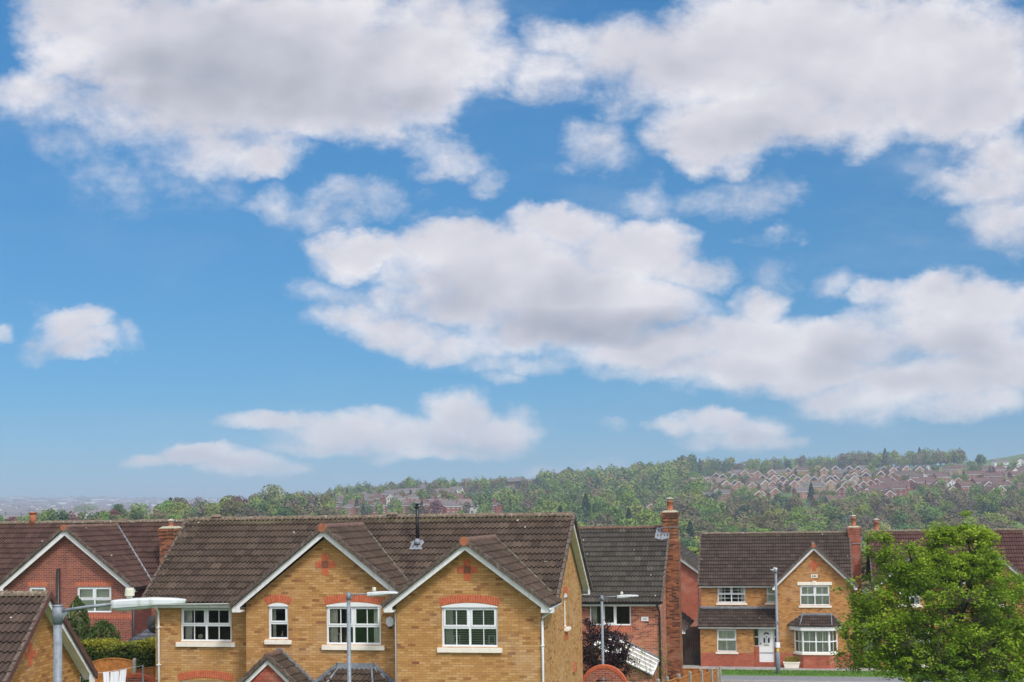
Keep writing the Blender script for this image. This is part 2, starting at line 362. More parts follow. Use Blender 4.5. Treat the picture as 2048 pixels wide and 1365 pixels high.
BUFF = [(0, (.22, .085, .045)), (.07, (.34, .15, .055)), (.16, (.45, .235, .078)), (.5, (.505, .270, .095)), (.8, (.56, .32, .12)), (1, (.59, .37, .165))]
M = {}
M['buff'] = brick('buff_brick', BUFF, (.26, .15, .068), patchy=.17)
M['buff_far'] = brick('buff_brick_orange', [(0, (.20, .075, .03)), (.1, (.30, .12, .04)), (.25, (.42, .19, .055)), (.7, (.50, .24, .07)), (1, (.56, .30, .11))], (.38, .24, .13), patchy=.2)
M['buff_garage'] = brick('buff_brick_garage', [(0, (.21, .08, .03)), (.12, (.34, .15, .05)), (.6, (.47, .235, .065)), (1, (.54, .29, .10))], (.22, .12, .05), patchy=.16)
M['red'] = brick('red_brick', [(0, (.18, .058, .042)), (.4, (.27, .078, .050)), (1, (.36, .115, .072))], (.44, .33, .28), stain=((.09, .05, .05), .3))
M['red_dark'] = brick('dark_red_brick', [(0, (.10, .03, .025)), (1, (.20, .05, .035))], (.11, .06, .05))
M['red_base'] = brick('red_plinth_brick', [(0, (.30, .06, .03)), (1, (.45, .11, .055))], (.48, .27, .20))
M['multi'] = brick('multi_red_brick', [(0, (.10, .045, .04)), (.14, (.19, .07, .05)), (.35, (.34, .11, .06)), (.7, (.44, .155, .08)), (1, (.52, .24, .13))], (.46, .33, .25), patchy=.10)
M['chimney'] = brick('weathered_chimney_brick', [(0, (.06, .035, .028)), (.2, (.12, .05, .03)), (.5, (.25, .09, .045)), (1, (.38, .15, .07))], (.17, .10, .065), patchy=.12, stain=((.06, .05, .02), .8))
M['soldier'] = brick('soldier_red_brick', [(0, (.42, .085, .035)), (1, (.56, .14, .06))], (.62, .42, .34), bw=.225, bh=.075, soldier=True)
M['t_main'] = tiles('brown_concrete_tiles', (.082, .056, .040), (.140, .100, .072), .5, 13, .75)
M['t_cross'] = tiles('brown_gable_tiles', (.092, .060, .043), (.150, .103, .074), .35, 99, .35)
M['t_redbr'] = tiles('red_brown_tiles', (.092, .048, .038), (.142, .078, .060), .3, 13, .45)
M['t_dark'] = tiles('dark_grey_tiles', (.066, .058, .047), (.108, .097, .080), .6, 16, .4)
M['t_gar'] = tiles('garage_brown_tiles', (.082, .054, .042), (.122, .083, .064), .15, 11, .25)
M['t_right'] = tiles('umber_tiles', (.072, .048, .037), (.112, .078, .060), .5, 15, .35)
M['t_red2'] = tiles('maroon_tiles', (.110, .048, .040), (.160, .075, .060), .3, 14, .35)
M['t_slate'] = tiles('blue_grey_tiles', (.10, .11, .13), (.19, .20, .23), .1, 99, .1)
M['ridge'] = plain('mossy_ridge', (.16, .12, .085), .9, var=.5, scale=16, bump=.6, dirt=((.42, .41, .34), .8))
M['terra'] = plain('terracotta', (.34, .12, .06), .8, var=.2, scale=8, dirt=((.12, .06, .04), .5))
M['terra_ridge'] = plain('terracotta_ridge', (.14, .082, .060), .85, var=.35, scale=9, bump=.3, dirt=((.10, .085, .06), .6))
M['upvc'] = plain('white_upvc', (.78, .80, .82), .35, var=.03, dirt=((.5, .5, .47), .25))
M['white'] = plain('white_painted_board', (.78, .78, .78), .5, var=.06, dirt=((.38, .37, .32), .45))
M['cream'] = plain('cream_stone', (.84, .78, .68), .7, var=.06, dirt=((.5, .45, .36), .3))
M['lead'] = plain('lead_flashing', (.20, .225, .25), .55, .0, var=.25, scale=6)
M['zinc'] = plain('galvanised_steel', (.20, .23, .26), .55, .15, var=.22, scale=14, dirt=((.33, .35, .36), .3))
M['lantern'] = plain('lantern_plastic', (.56, .60, .62), .5, var=.08, dirt=((.20, .22, .12), .55))
M['bowl'] = plain('lantern_bowl', (.55, .60, .60), .2, var=.1)
M['photocell'] = plain('photocell_plastic', (.62, .62, .50), .45, var=.12, dirt=((.3, .3, .18), .4))
M['black'] = plain('black_pipe', (.018, .019, .021), .4, var=.2)
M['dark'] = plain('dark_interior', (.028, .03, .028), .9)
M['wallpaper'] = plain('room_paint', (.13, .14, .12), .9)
M['curtain'] = plain('curtain_cloth', (.86, .85, .78), .9, var=.12)
M['blind'] = plain('blind_slat', (.60, .62, .55), .6)
M['fence'] = plain('orange_timber', (.40, .155, .035), .8, var=.3, scale=5, dirt=((.17, .08, .025), .5))
M['post'] = plain('concrete_post', (.30, .29, .25), .9, var=.2, scale=10, dirt=((.13, .13, .10), .5))
M['bark'] = plain('bark', (.060, .048, .036), .95, var=.4, scale=9, bump=.8)
M['concrete'] = plain('concrete_path', (.30, .29, .27), .9, var=.15, scale=2)
M['asphalt_p'] = plain('grey_pavement', (.17, .18, .19), .9, var=.12, scale=4)
M['asphalt_r'] = plain('pinkish_road', (.26, .225, .215), .9, var=.12, scale=2)
M['kerb'] = plain('kerb_stone', (.33, .32, .30), .9, var=.12)
M['cloth'] = plain('white_cotton', (.80, .82, .88), .8, var=.04)
M['glass'] = glassmat()
M['doorw'] = plain('white_door', (.80, .82, .84), .35, var=.02)
M['brass'] = plain('brass', (.42, .30, .07), .35, .7)
M['iron'] = plain('wrought_iron', (.02, .018, .016), .5)
M['poly'] = plain('white_polycarbonate', (.40, .38, .32), .45, var=.08, scale=1)
M['blackglass'] = plain('dark_glazing', (.02, .025, .025), .12, spec=.7)
M['fishscale'] = brick('fishscale_tiles', [(0, (.30, .06, .035)), (.5, (.42, .09, .05)), (1, (.50, .15, .09))], (.10, .03, .02), bw=.20, bh=.13, mw=.012)

# ---------------------------------------------------------------- house pieces
GOLD = [(0, 0), (.018, .044), (.056, .044), (.074, 0), (.145, 0), (.163, .044), (.206, .044), (.224, 0)]
def tile_slope(mb, O, U, V, width, length, n, ulim=None, cover=.30):
    """interlocking tiles as real courses. O eaves corner, U along the eaves, V up the slope"""
    O, U, V = Vector(O), Vector(U).normalized(), Vector(V).normalized(); N = U.cross(V)
    g = length/n; us = [(0.0, 0.0)]; nt = int(math.ceil(width/cover))
    prof = [(t*cover+a*cover/.30, h) for t in range(nt) for a, h in GOLD]+[(nt*cover, 0)]
    for j in range(n):
        s0, s1 = j*g-.02, (j+1)*g+.01
        a0, b0 = (0, width) if ulim is None else ulim(max(0, s0)); a1, b1 = (0, width) if ulim is None else ulim(s1)
        jit = RNG.uniform(-.004, .004); rows = []
        pr = [(u, h) for u, h in prof if u < width+.001]
        if pr[-1][0] < width: pr.append((width, 0))
        for (s, off, a, b, hk) in ((s0, .004, a0, b0, 0), (s0, .060+jit, a0, b0, 1), (s1, .010, a1, b1, 1)):
            rows.append([O+U*min(max(u, a), b)+V*s+N*(off+h*hk) for u, h in pr])
        if b0-a0 < .03: continue
        base = len(mb.v)
        for r in rows:
            for p in r: mb.P(p)
        m_ = len(pr)
        for r, (v0, v1) in enumerate(((j+.02, j+.05), (j+.05, j+.98))):
            for k in range(m_-1):
                u0, u1 = pr[k][0], pr[k+1][0]
                if u1 <= a0 or u0 >= b0: 
                    if u1 <= a1 or u0 >= b1: continue
                i0 = base+r*m_+k; mb.f.append([i0, i0+1, i0+1+m_, i0+m_]); mb.mi.append(mb.mat); mb.smooth.append(False)
                c0 = int(u0/cover+1e-6); x0 = u0/cover; x1 = min(u1/cover, c0+.999)
                mb.uv.append([(x0, v0), (x1, v0), (x1, v1), (x0, v1)])
def slab(mb, O, U, V, width, length, t=.05, off=-.012):
    O, U, V = Vector(O), Vector(U).normalized(), Vector(V).normalized(); N = U.cross(V)
    c = [O+N*off, O+U*width+N*off, O+U*width+V*length+N*off, O+V*length+N*off]; d = [p-N*t for p in c]
    mb.face(c); mb.face(d[::-1])
    for i in range(4): k = (i+1) % 4; mb.face([d[i], d[k], c[k], c[i]])
def verge(mb, O, U, V, length, side, w=.085, h=.105, lip=.03):
    """cloaked tile edge along a verge (side -1 at the U=0 end, +1 at the far end, O already at that end)"""
    O, U, V = Vector(O), Vector(U).normalized(), Vector(V).normalized(); N = U.cross(V)
    a = O-U*(w*.3*side)+N*(-.05); n = int(length/.33)+1; g = length/n
    for j in range(n):
        p = a+V*(j*g); j_ = .006*(j % 2); o1 = U*side*(w+j_); q = p+V*(g*.985)
        A = [p, p+o1, p+o1+N*(h+lip), p+N*(h+lip)]; B = [q, q+o1, q+o1+N*(h+lip*.3), q+N*(h+lip*.3)]
        for i in range(4): k = (i+1) % 4; mb.face([A[i], A[k], B[k], B[i]])
        mb.face(A[::-1]); mb.face(B)
def ridge_run(mb, A, B, r=.115, seg=.45, wob=.006):
    A, B = Vector(A), Vector(B); L = (B-A).length; n = max(1, round(L/seg)); d = (B-A)/n
    D = d.normalized(); S = D.cross(Vector((0, 0, 1))).normalized(); Z = Vector((0, 0, 1))
    for i in range(n):
        w = Vector((0, 0, RNG.uniform(-wob, wob)))
        p, q = A+d*i+w, A+d*(i+1)*1+w+Vector((0, 0, RNG.uniform(-wob, wob)*.5))
        rr = r*(1+.04*(i % 2)); R0 = []; R1 = []
        for k in range(9):
            a = pi*k/8; o = S*cos(a)*rr+Z*(sin(a)*rr-.03); R0.append(p+o); R1.append(q+o-d*.02)
        for k in range(8): mb.face([R0[k], R1[k], R1[k+1], R0[k+1]], None, False)
        mb.face(R0); mb.face(R1[::-1])
def moss_clumps(mb, A, B, n, spread=.10, size=(.012, .035)):
    A, B = Vector(A), Vector(B)
    for i in range(n):
        t = RNG.random(); p = A.lerp(B, t)+Vector((RNG.uniform(-.02, .02), RNG.uniform(-spread, spread), 0)); p.z += .06+(.05 if abs(p.y-A.y) < .05 else -.02)+RNG.uniform(-.02, .02)
        s = RNG.uniform(*size); pts = [p+Vector((RNG.uniform(-s, s), RNG.uniform(-s, s), RNG.uniform(-s*.3, s))) for _ in range(4)]
        for f in ((0, 1, 2), (0, 2, 3), (0, 3, 1), (1, 3, 2)): mb.face([pts[k] for k in f])
def wall_rect(mb, x0, x1, z0, z1, y, ops=(), t=.12, T=None):
    """front wall at depth y with real openings (ox0, ox1, oz0, oz1) and reveals; T maps (along, inward, up)"""
    old = mb.T
    if T is not None: mb.T = T
    xs = sorted({x0, x1, *[o[0] for o in ops], *[o[1] for o in ops]}); zs = sorted({z0, z1, *[o[2] for o in ops], *[o[3] for o in ops]})
    for i in range(len(xs)-1):
        for j in range(len(zs)-1):
            cx, cz = (xs[i]+xs[i+1])/2, (zs[j]+zs[j+1])/2
            if any(o[0] < cx < o[1] and o[2] < cz < o[3] for o in ops): continue
            mb.face([(xs[i], y, zs[j]), (xs[i+1], y, zs[j]), (xs[i+1], y, zs[j+1]), (xs[i], y, zs[j+1])])
    for a, b, c, d in ops:
        mb.face([(a, y, c), (a, y+t, c), (a, y+t, d), (a, y, d)]); mb.face([(b, y+t, c), (b, y, c), (b, y, d), (b, y+t, d)])
        mb.face([(a, y+t, c), (a, y, c), (b, y, c), (b, y+t, c)]); mb.face([(a, y, d), (a, y+t, d), (b, y+t, d), (b, y, d)])
    mb.T = old
def gable_poly(mb, x0, x1, xc, ze, za, y, T=None):
    old = mb.T
    if T is not None: mb.T = T
    mb.face([(x0, y, ze), (x1, y, ze), (xc, y, za)]); mb.T = old
def side_T(X, sgn=1):
    """local frame for a side wall at x=X: along=+y, inward=-x for the right side; the mirrored one for the left"""
    return Matrix(((0, -1, 0, X), (1, 0, 0, 0), (0, 0, 1, 0), (0, 0, 0, 1))) if sgn > 0 else Matrix(((0, 1, 0, X), (-1, 0, 0, 0), (0, 0, 1, 0), (0, 0, 0, 1)))
def barge(mb, xl, xc, xr, ze, za, yf, w=.17, t=.035, foot=.26, flat=True):
    """white bargeboards of a gable facing -y, xl/xr the eaves ends, za the apex of their upper edge"""
    for x0, s in ((xl, 1), (xr, -1)):
        sl = (za-ze)/abs(xc-x0); L = Vector((abs(xc-x0), za-ze)).length; dz = w/cos(atan2(za-ze, abs(xc-x0)))
        xi = x0+s*foot
        zi = ze+sl*foot
        poly = [(x0, ze), (xc, za), (xc, za-dz), (xi, zi-dz), (xi, zi-dz-.02), (x0+s*.02, ze-dz*.55)] if not flat else [(x0, ze), (xc, za), (xc, za-dz), (xi, zi-dz), (xi, ze-.17), (x0+s*.02, ze-.17), (x0, ze-.13)]
        if s < 0: poly = poly[::-1]
        mb.prism(poly, yf, yf+t)
def soffit(mb, xl, xc, xr, ze, za, y0, y1, foot=.26, drop=.09):
    for x0, s in ((xl, 1), (xr, -1)):
        a, b = (x0, ze-drop), (xc, za-drop); n = .02
        poly = [a, b, (b[0], b[1]-n), (a[0], a[1]-n)]
        if s < 0: poly = poly[::-1]
        mb.prism(poly, y0, y1)
        mb.box((x0+s*.01, y0, ze-.16), (x0+s*foot*.96, y1, ze-.10))
def window(parent, x0, x1, z0, z1, y, T=None, cols=2, transom=.47, bars=True, sill=None, sillmat='cream', name='window', blind=False, curtains=True, topw=.05, rec=.05, split=None, barsrows=False, vblind=False, label=None, fr=.055):
    f = MB(T); W = x1-x0; H = z1-z0; yf = y+rec; yb = yf+.06
    def bar(a, b, c, d, p=0.0): f.box((a, yf-p, c), (b, yb, d))
    f.box((x0, yf, z0), (x0+fr, yb, z1)); f.box((x1-fr, yf, z0), (x1, yb, z1)); f.box((x0+fr, yf, z1-fr), (x1-fr, yb, z1)); f.box((x0+fr, yf, z0), (x1-fr, yb, z0+fr))
    f.box((x0-.0, yf-.03, z0-.02), (x1+.0, yf-.001, z0+.035))
    xs = [x0+fr+(W-2*fr)*t for t in (split or [i/cols for i in range(cols+1)])]; zt = z0+H*transom if transom else None
    for x in xs[1:-1]: f.box((x-.03, yf-.004, z0+fr), (x+.03, yb, z1-fr))
    gl = MB(T)
    for i in range(len(xs)-1):
        a, b = xs[i]+(.03 if i else 0), xs[i+1]-(.03 if i < len(xs)-2 else 0)
        if zt: f.box((a, yf-.002, zt-.03), (b, yb, zt+.03)); segs = [(z0+fr, zt-.03, 0), (zt+.03, z1-fr, 1)]
        else: segs = [(z0+fr, z1-fr, 1 if i % 2 else 0)]
        for c, d, sash in segs:
            if sash:
                e = topw; f.box((a, yf-.018, c), (a+e, yf-.003, d)); f.box((b-e, yf-.018, c), (b, yf-.003, d)); f.box((a+e, yf-.018, c), (b-e, yf-.003, c+e)); f.box((a+e, yf-.018, d-e), (b-e, yf-.003, d)); a2, b2, c2, d2 = a+e, b-e, c+e, d-e
            else: a2, b2, c2, d2 = a, b, c, d
            if bars: xm = (a2+b2)/2; f.box((xm-.011, yf+.004, c2), (xm+.011, yf+.03, d2))
            if barsrows: zm = (c2+d2)/2; f.box((a2, yf+.006, zm-.010), (b2, yf+.028, zm+.010))
            gl.face([(a2-.005, yf+.034, c2-.005), (b2+.005, yf+.034, c2-.005), (b2+.005, yf+.034, d2+.005), (a2-.005, yf+.034, d2+.005)])
    w = f.build(name, M['upvc'], parent); gl.build('glass', M['glass'], w)
    if label: w['label'] = label
    if sill:
        s = MB(T); ov, h, dp = sill; s.box((x0-ov, y-dp, z0-.02-h), (x1+ov, y+.04, z0-.022)); s.build('sill', M[sillmat], w)
    if blind:
        s = MB(T); n = int(H/.052)
        for i in range(n):
            z = z0+.06+i*.052
            s.box((x0+.07, yb+.05, z), (x1-.07, yb+.075, z+.012))
        s.build('blind', M['blind'], w)
    if curtains:
        for side in ((0,) if curtains == 1 else (0, 1)):
            s = MB(T); cw = min(.24, W*.17); a = x0+.05 if side == 0 else x1-.05-cw; k = 10; pts = []
            for i in range(k+1): pts.append((a+cw*i/k, yb+.12+.02*(i % 2)))
            for i in range(k): s.face([(pts[i][0], pts[i][1], z0+.04), (pts[i+1][0], pts[i+1][1], z0+.04), (pts[i+1][0], pts[i+1][1], z1-.03), (pts[i][0], pts[i][1], z1-.03)])
            s.build('curtain', M['curtain'], w)
    if vblind:
        s = MB(T); n = int(W/.085)
        for i in range(n):
            a = x0+.05+i*(W-.1)/n; s.face([(a, yb+.06, z0+.04), (a+.070, yb+.08, z0+.04), (a+.070, yb+.08, z1-.04), (a, yb+.06, z1-.04)])
        s.build('blind', M['curtain'], w)
    return w
def arch_header(parent, x0, x1, zs, rise, h, y, T=None):
    """segmental arch of red soldier bricks; zs is the springing height of its underside"""
    W = x1-x0; R = (W*W/4+rise*rise)/(2*rise); xc = (x0+x1)/2; zc = zs+rise-R; a0 = math.asin((W/2)/R)
    n = max(6, round(2*a0*(R+h/2)/.078)); mb = MB(T); g = .10
    for i in range(n):
        t0 = -a0+2*a0*(i+g/2)/n; t1 = -a0+2*a0*(i+1-g/2)/n
        q = [(xc+R*sin(t0), zc+R*cos(t0)), (xc+R*sin(t1), zc+R*cos(t1)), (xc+(R+h)*sin(t1), zc+(R+h)*cos(t1)), (xc+(R+h)*sin(t0), zc+(R+h)*cos(t0))]
        mb.mat = 0; mb.prism(q, y-.012, y+.02)
    # bed joint behind
    k = 12; mb.mat = 1; lo = [(xc+R*sin(-a0+2*a0*i/k), zc+R*cos(-a0+2*a0*i/k)) for i in range(k+1)]; hi = [(xc+(R+h)*sin(-a0+2*a0*i/k), zc+(R+h)*cos(-a0+2*a0*i/k)) for i in range(k+1)]
    for i in range(k): mb.face([(lo[i][0], y-.006, lo[i][1]), (lo[i+1][0], y-.006, lo[i+1][1]), (hi[i+1][0], y-.006, hi[i+1][1]), (hi[i][0], y-.006, hi[i][1])])
    o = mb.build('brick_arch', [M['archbrick'], M['joint']], parent)
    return R, zc, a0, xc
def arch_infill(parent, x0, x1, zs, rise, y, T=None):
    W = x1-x0; R = (W*W/4+rise*rise)/(2*rise); xc = (x0+x1)/2; zc = zs+rise-R; a0 = math.asin((W/2)/R); k = 12
    poly = [(xc+R*sin(-a0+2*a0*i/k), zc+R*cos(-a0+2*a0*i/k)) for i in range(k+1)]
    poly = [(x0, zs-.03)]+poly+[(x1, zs-.03)]
    mb = MB(T); mb.prism(poly[::-1], y-.018, y+.03); mb.build('arch_board', M['upvc'], parent)
M['archbrick'] = plain('arch_brick', (.50, .12, .05), .85, var=.18, scale=9)
M['joint'] = plain('lime_joint', (.62, .45, .36), .9)
def brick_cross(parent, xc, zc, y, T=None, s=.21, grille=True, white=False):
    mb = MB(T)
    for dx, dz in ((0, 1), (0, -1), (1, 0), (-1, 0)):
        for k in (-1, 1):
            if dx: mb.box((xc+dx*s-s/2+.004, y-.012, zc+(k-1)*s/4+.008 if k < 0 else zc+.006), (xc+dx*s+s/2-.004, y+.02, zc-.006 if k < 0 else zc+s/2-.008))
            else: mb.box((xc+(k-1)*s/4 if k < 0 else xc+.005, y-.012, zc+dz*s-s/2), (xc-.005 if k < 0 else xc+s/2, y+.02, zc+dz*s+s/2))
    if not grille: mb.box((xc-s/2+.01, y-.012, zc-s/2+.01), (xc+s/2-.01, y+.02, zc+s/2-.01))
    o = mb.build('brick_cross', M['archbrick'], parent)
    if grille:
        g = MB(T)
        n = 6
        for i in range(n+1):
            t = -s/2+s*i/n; g.box((xc+t-.006, y-.010, zc-s/2), (xc+t+.006, y+.0, zc+s/2)); g.box((xc-s/2, y-.012, zc+t-.006), (xc+s/2, y-.002, zc+t+.006))
        gg = g.build('air_grille', M['terra'], o)
        d = MB(T); d.face([(xc-s/2, y-.003, zc-s/2), (xc+s/2, y-.003, zc-s/2), (xc+s/2, y-.003, zc+s/2), (xc-s/2, y-.003, zc+s/2)]); d.build('grille_void', M['black'], o)
def gutter(mb, A, B, r=.055):
    A, B = Vector(A), Vector(B); D = (B-A).normalized(); S = D.cross(Vector((0, 0, 1))); n = 8; rings = []
    for p in (A, B):
        rings.append([p+S*cos(pi+pi*k/n)*r+Vector((0, 0, sin(pi+pi*k/n)*r)) for k in range(n+1)]+[p+S*cos(pi*2-pi*k/n)*r*.9+Vector((0, 0, .001+sin(pi*2-pi*k/n)*r*.85)) for k in range(n+1)])
    mb.loft(rings, cap=True, smooth=False)
def chimney_pot(parent, x, y, z, r=.12, h=.42, mat='terra', cowl=True):
    mb = MB(); prof = [(r*1.15, 0), (r*1.15, .05), (r*.95, .07), (r*.92, h*.8), (r*1.12, h*.84), (r*1.12, h*.94), (r*.95, h)]
    n = 16; rings = [[(x+cos(2*pi*k/n)*a, y+sin(2*pi*k/n)*a, z+b) for k in range(n)] for a, b in prof]; mb.loft(rings)
    p = mb.build('chimney_pot', M[mat], parent)
    if cowl:
        c = MB()
        for k in range(6):
            a = 2*pi*k/6; c.box((x+cos(a)*r*.8-.012, y+sin(a)*r*.8-.012, z+h-.01), (x+cos(a)*r*.8+.012, y+sin(a)*r*.8+.012, z+h+.10))
        rings = [[(x+cos(2*pi*k/n)*a, y+sin(2*pi*k/n)*a, z+b) for k in range(n)] for a, b in ((r*1.3, h+.09), (r*1.3, h+.115), (r*.5, h+.15), (.01, h+.16))]; c.loft(rings)
        c.build('cowl', M['cowl'], p)
M['cowl'] = plain('pale_clay_cowl', (.52, .45, .38), .8, var=.2)
def stack(parent, x0, x1, y0, y1, zb, zt, mat='chimney', cap=.42, band=None, breast=None, pots=((.5, .5),), potr=.12, poth=.42, cowl=True, step=True):
    mb = MB(); mb.box((x0, y0, zb), (x1, y1, zt-cap), '-z')
    if breast:
        bx0, bx1, by0, by1, bz = breast; mb.box((bx0, by0, zb), (bx1, by1, bz), '-z')
    # corbelled head
    e = .0
    for i, (h0, h1, o) in enumerate(((0, .08, .03), (.08, .155, .0), (.155, .30, .035), (.30, cap, .06))):
        mb.box((x0-o, y0-o, zt-cap+h0*cap/.42), (x1+o, y1+o, zt-cap+min(h1, .42)*cap/.42))
    c = mb.build('chimney', M[mat], parent)
    f = MB()
    a, b = (x0-.03, y0-.03, zt), (x1+.03, y1+.03, zt+.07)
    xm0, xm1, ym0, ym1 = x0+.10, x1-.10, y0+.10, y1-.10
    r0 = [(a[0], a[1], zt), (b[0], a[1], zt), (b[0], b[1], zt), (a[0], b[1], zt)]; r1 = [(xm0, ym0, zt+.09), (xm1, ym0, zt+.09), (xm1, ym1, zt+.09), (xm0, ym1, zt+.09)]
    f.loft([r0, r1], smooth=False); f.build('mortar_cap', M['capm'], c)
    for (px_, py_) in pots: chimney_pot(c, x0+(x1-x0)*px_, y0+(y1-y0)*py_, zt+.07, potr, poth, 'terra', cowl)
    return c
M['capm'] = plain('lichened_mortar', (.34, .33, .24), .9, var=.3, scale=12)
def flat(parent, name, mat, pts_list, **k):
    mb = MB()
    for p in pts_list: mb.face(p)
    return mb.build(name, M[mat], parent)
def house_root(name, label, O, group=None, phi=12): return thing(name, label, 'house', O, -radians(phi), group)
def main_roof(parent, x0, x1, ye, ze, yr, zr, n, mat, ridgemat='ridge', moss=0, yb=None, zb=None, left_verge=True, right_verge=True, seg=.45, ulim=None, vmat='t_main'):
    W = x1-x0; dy, dz = yr-ye, zr-ze; L = sqrt(dy*dy+dz*dz); V = (0, dy/L, dz/L)
    mb = MB(); mb.mat = 0; tile_slope(mb, (x0, ye, ze), (1, 0, 0), V, W, L, n, ulim)
    mb.mat = 1
    slab(mb, (x0+.02, ye+.03, ze+.02), (1, 0, 0), V, W-.04, L-.05)
    if yb is None: yb, zb = 2*yr-ye, ze
    dy2 = yb-yr; dz2 = zr-zb; L2 = sqrt(dy2*dy2+dz2*dz2); V2 = (0, -dy2/L2, dz2/L2)
    mb.mat = 0; tile_slope(mb, (x1, yb, zb), (-1, 0, 0), V2, W, L2, n)
    mb.mat = 1; slab(mb, (x1-.02, yb-.03, zb+.02), (-1, 0, 0), V2, W-.04, L2-.05)
    mb.mat = 1
    if left_verge: verge(mb, (x0, ye, ze), (1, 0, 0), V, L, -1); verge(mb, (x0, yb, zb), (-1, 0, 0), V2, L2, 1)
    if right_verge: verge(mb, (x1, ye, ze), (1, 0, 0), V, L, 1); verge(mb, (x1, yb, zb), (-1, 0, 0), V2, L2, -1)
    r = mb.build('roof', [M[mat], M['vergem']], parent)
    rb = MB(); ridge_run(rb, (x0-.02, yr, zr+.03), (x1+.02, yr, zr+.03), seg=seg); rb.build('ridge_tiles', M[ridgemat], r)
    if moss:
        mm = MB(); moss_clumps(mm, (x0, yr-.05, zr), (x1, yr-.05, zr), moss, .14); tag(mm.build('roof_moss', M['mossw'], r), kind='stuff')
    return r
M['vergem'] = plain('weathered_verge', (.10, .075, .06), .9, var=.5, scale=14, dirt=((.30, .29, .24), .5))
M['mossw'] = plain('moss_and_lichen', (.23, .21, .14), .95, var=.7, scale=25)
def cross_gable(parent, xl, xc, xr, ze, za, yf, yb, n, mat='t_cross', ridgemat='terra_ridge', name='gable_roof', disc=True, main=None):
    hl, hr = xc-xl, xr-xc; mb = MB(); Wd = yb-yf
    def ymax(z): return min(yb, main[0]+(z-main[1])/main[2]+.16) if main else yb
    for (x0, h, s) in ((xl, hl, 1), (xr, hr, -1)):
        L = sqrt(h*h+(za-ze)**2); V = (s*h/L, 0, (za-ze)/L); U = (0, -1, 0) if s > 0 else (0, 1, 0)
        O = (x0, yb, ze) if s > 0 else (x0, yf, ze)
        lim = (lambda q: (yb-ymax(ze+V[2]*q), Wd)) if s > 0 else (lambda q: (0, ymax(ze+V[2]*q)-yf))
        mb.mat = 0; tile_slope(mb, O, U, V, Wd, L, n, lim)
        mb.mat = 1; Nv = Vector(U).cross(Vector(V)); c = [(x0, yf+.02, ze), (x0, ymax(ze), ze), (xc, ymax(za), za), (xc, yf+.02, za)]
        A = [Vector(q)-Nv*.012 for q in c]; B = [Vector(q)-Nv*.06 for q in c]
        mb.face(A); mb.face(B[::-1])
        for i in range(4): k_ = (i+1) % 4; mb.face([B[i], B[k_], A[k_], A[i]])
        Ov = (x0, yf, ze); verge(mb, Ov, U, V, L, 1 if s > 0 else -1)
    r = mb.build(name, [M[mat], M['vergem']], parent)
    rb = MB(); ridge_run(rb, (xc, yf-.02, za+.03), (xc, yb, za+.03)); rb.build('ridge_tiles', M[ridgemat], r)
    if disc:
        d = MB(); n_ = 16; d.loft([[(xc+cos(2*pi*k/n_)*.135, y, za+.0+sin(2*pi*k/n_)*.135) for k in range(n_)][::-1] for y in (yf-.07, yf-.03)], smooth=False)
        d.build('ridge_end', M['terra'], r)
    return r
#__END_HELP__

# ================================================================ near houses
def shell_sides(mb, x0, x1, y0, y1, z1, yr, za, left=True, right=True, back=True, right_ops=(), left_ops=(), z0=-1.2):
    """back wall and the two gable end walls of a house whose ridge runs along x"""
    if right:
        T = side_T(x1, 1); wall_rect(mb, y0, y1, z0, z1, 0, right_ops, T=T); gable_poly(mb, y0, y1, yr, z1, za, 0, T)
    if left:
        T = side_T(x0, -1); wall_rect(mb, -y1, -y0, z0, z1, 0, left_ops, T=T); gable_poly(mb, -y1, -y0, -yr, z1, za, 0, T)
    if back: mb.face([(x1, y1, z0), (x0, y1, z0), (x0, y1, z1), (x1, y1, z1)])
def room(parent, x0, x1, y0, y1, zs=(2.55, 5.0)):
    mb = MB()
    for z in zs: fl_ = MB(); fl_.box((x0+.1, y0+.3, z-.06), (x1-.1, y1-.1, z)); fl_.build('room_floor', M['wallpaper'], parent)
    mb.box((x0+.1, y0+3.0, 0), (x1-.1, y0+3.1, zs[-1]-.07)); mb.build('room_partition', M['wallpaper'], parent)

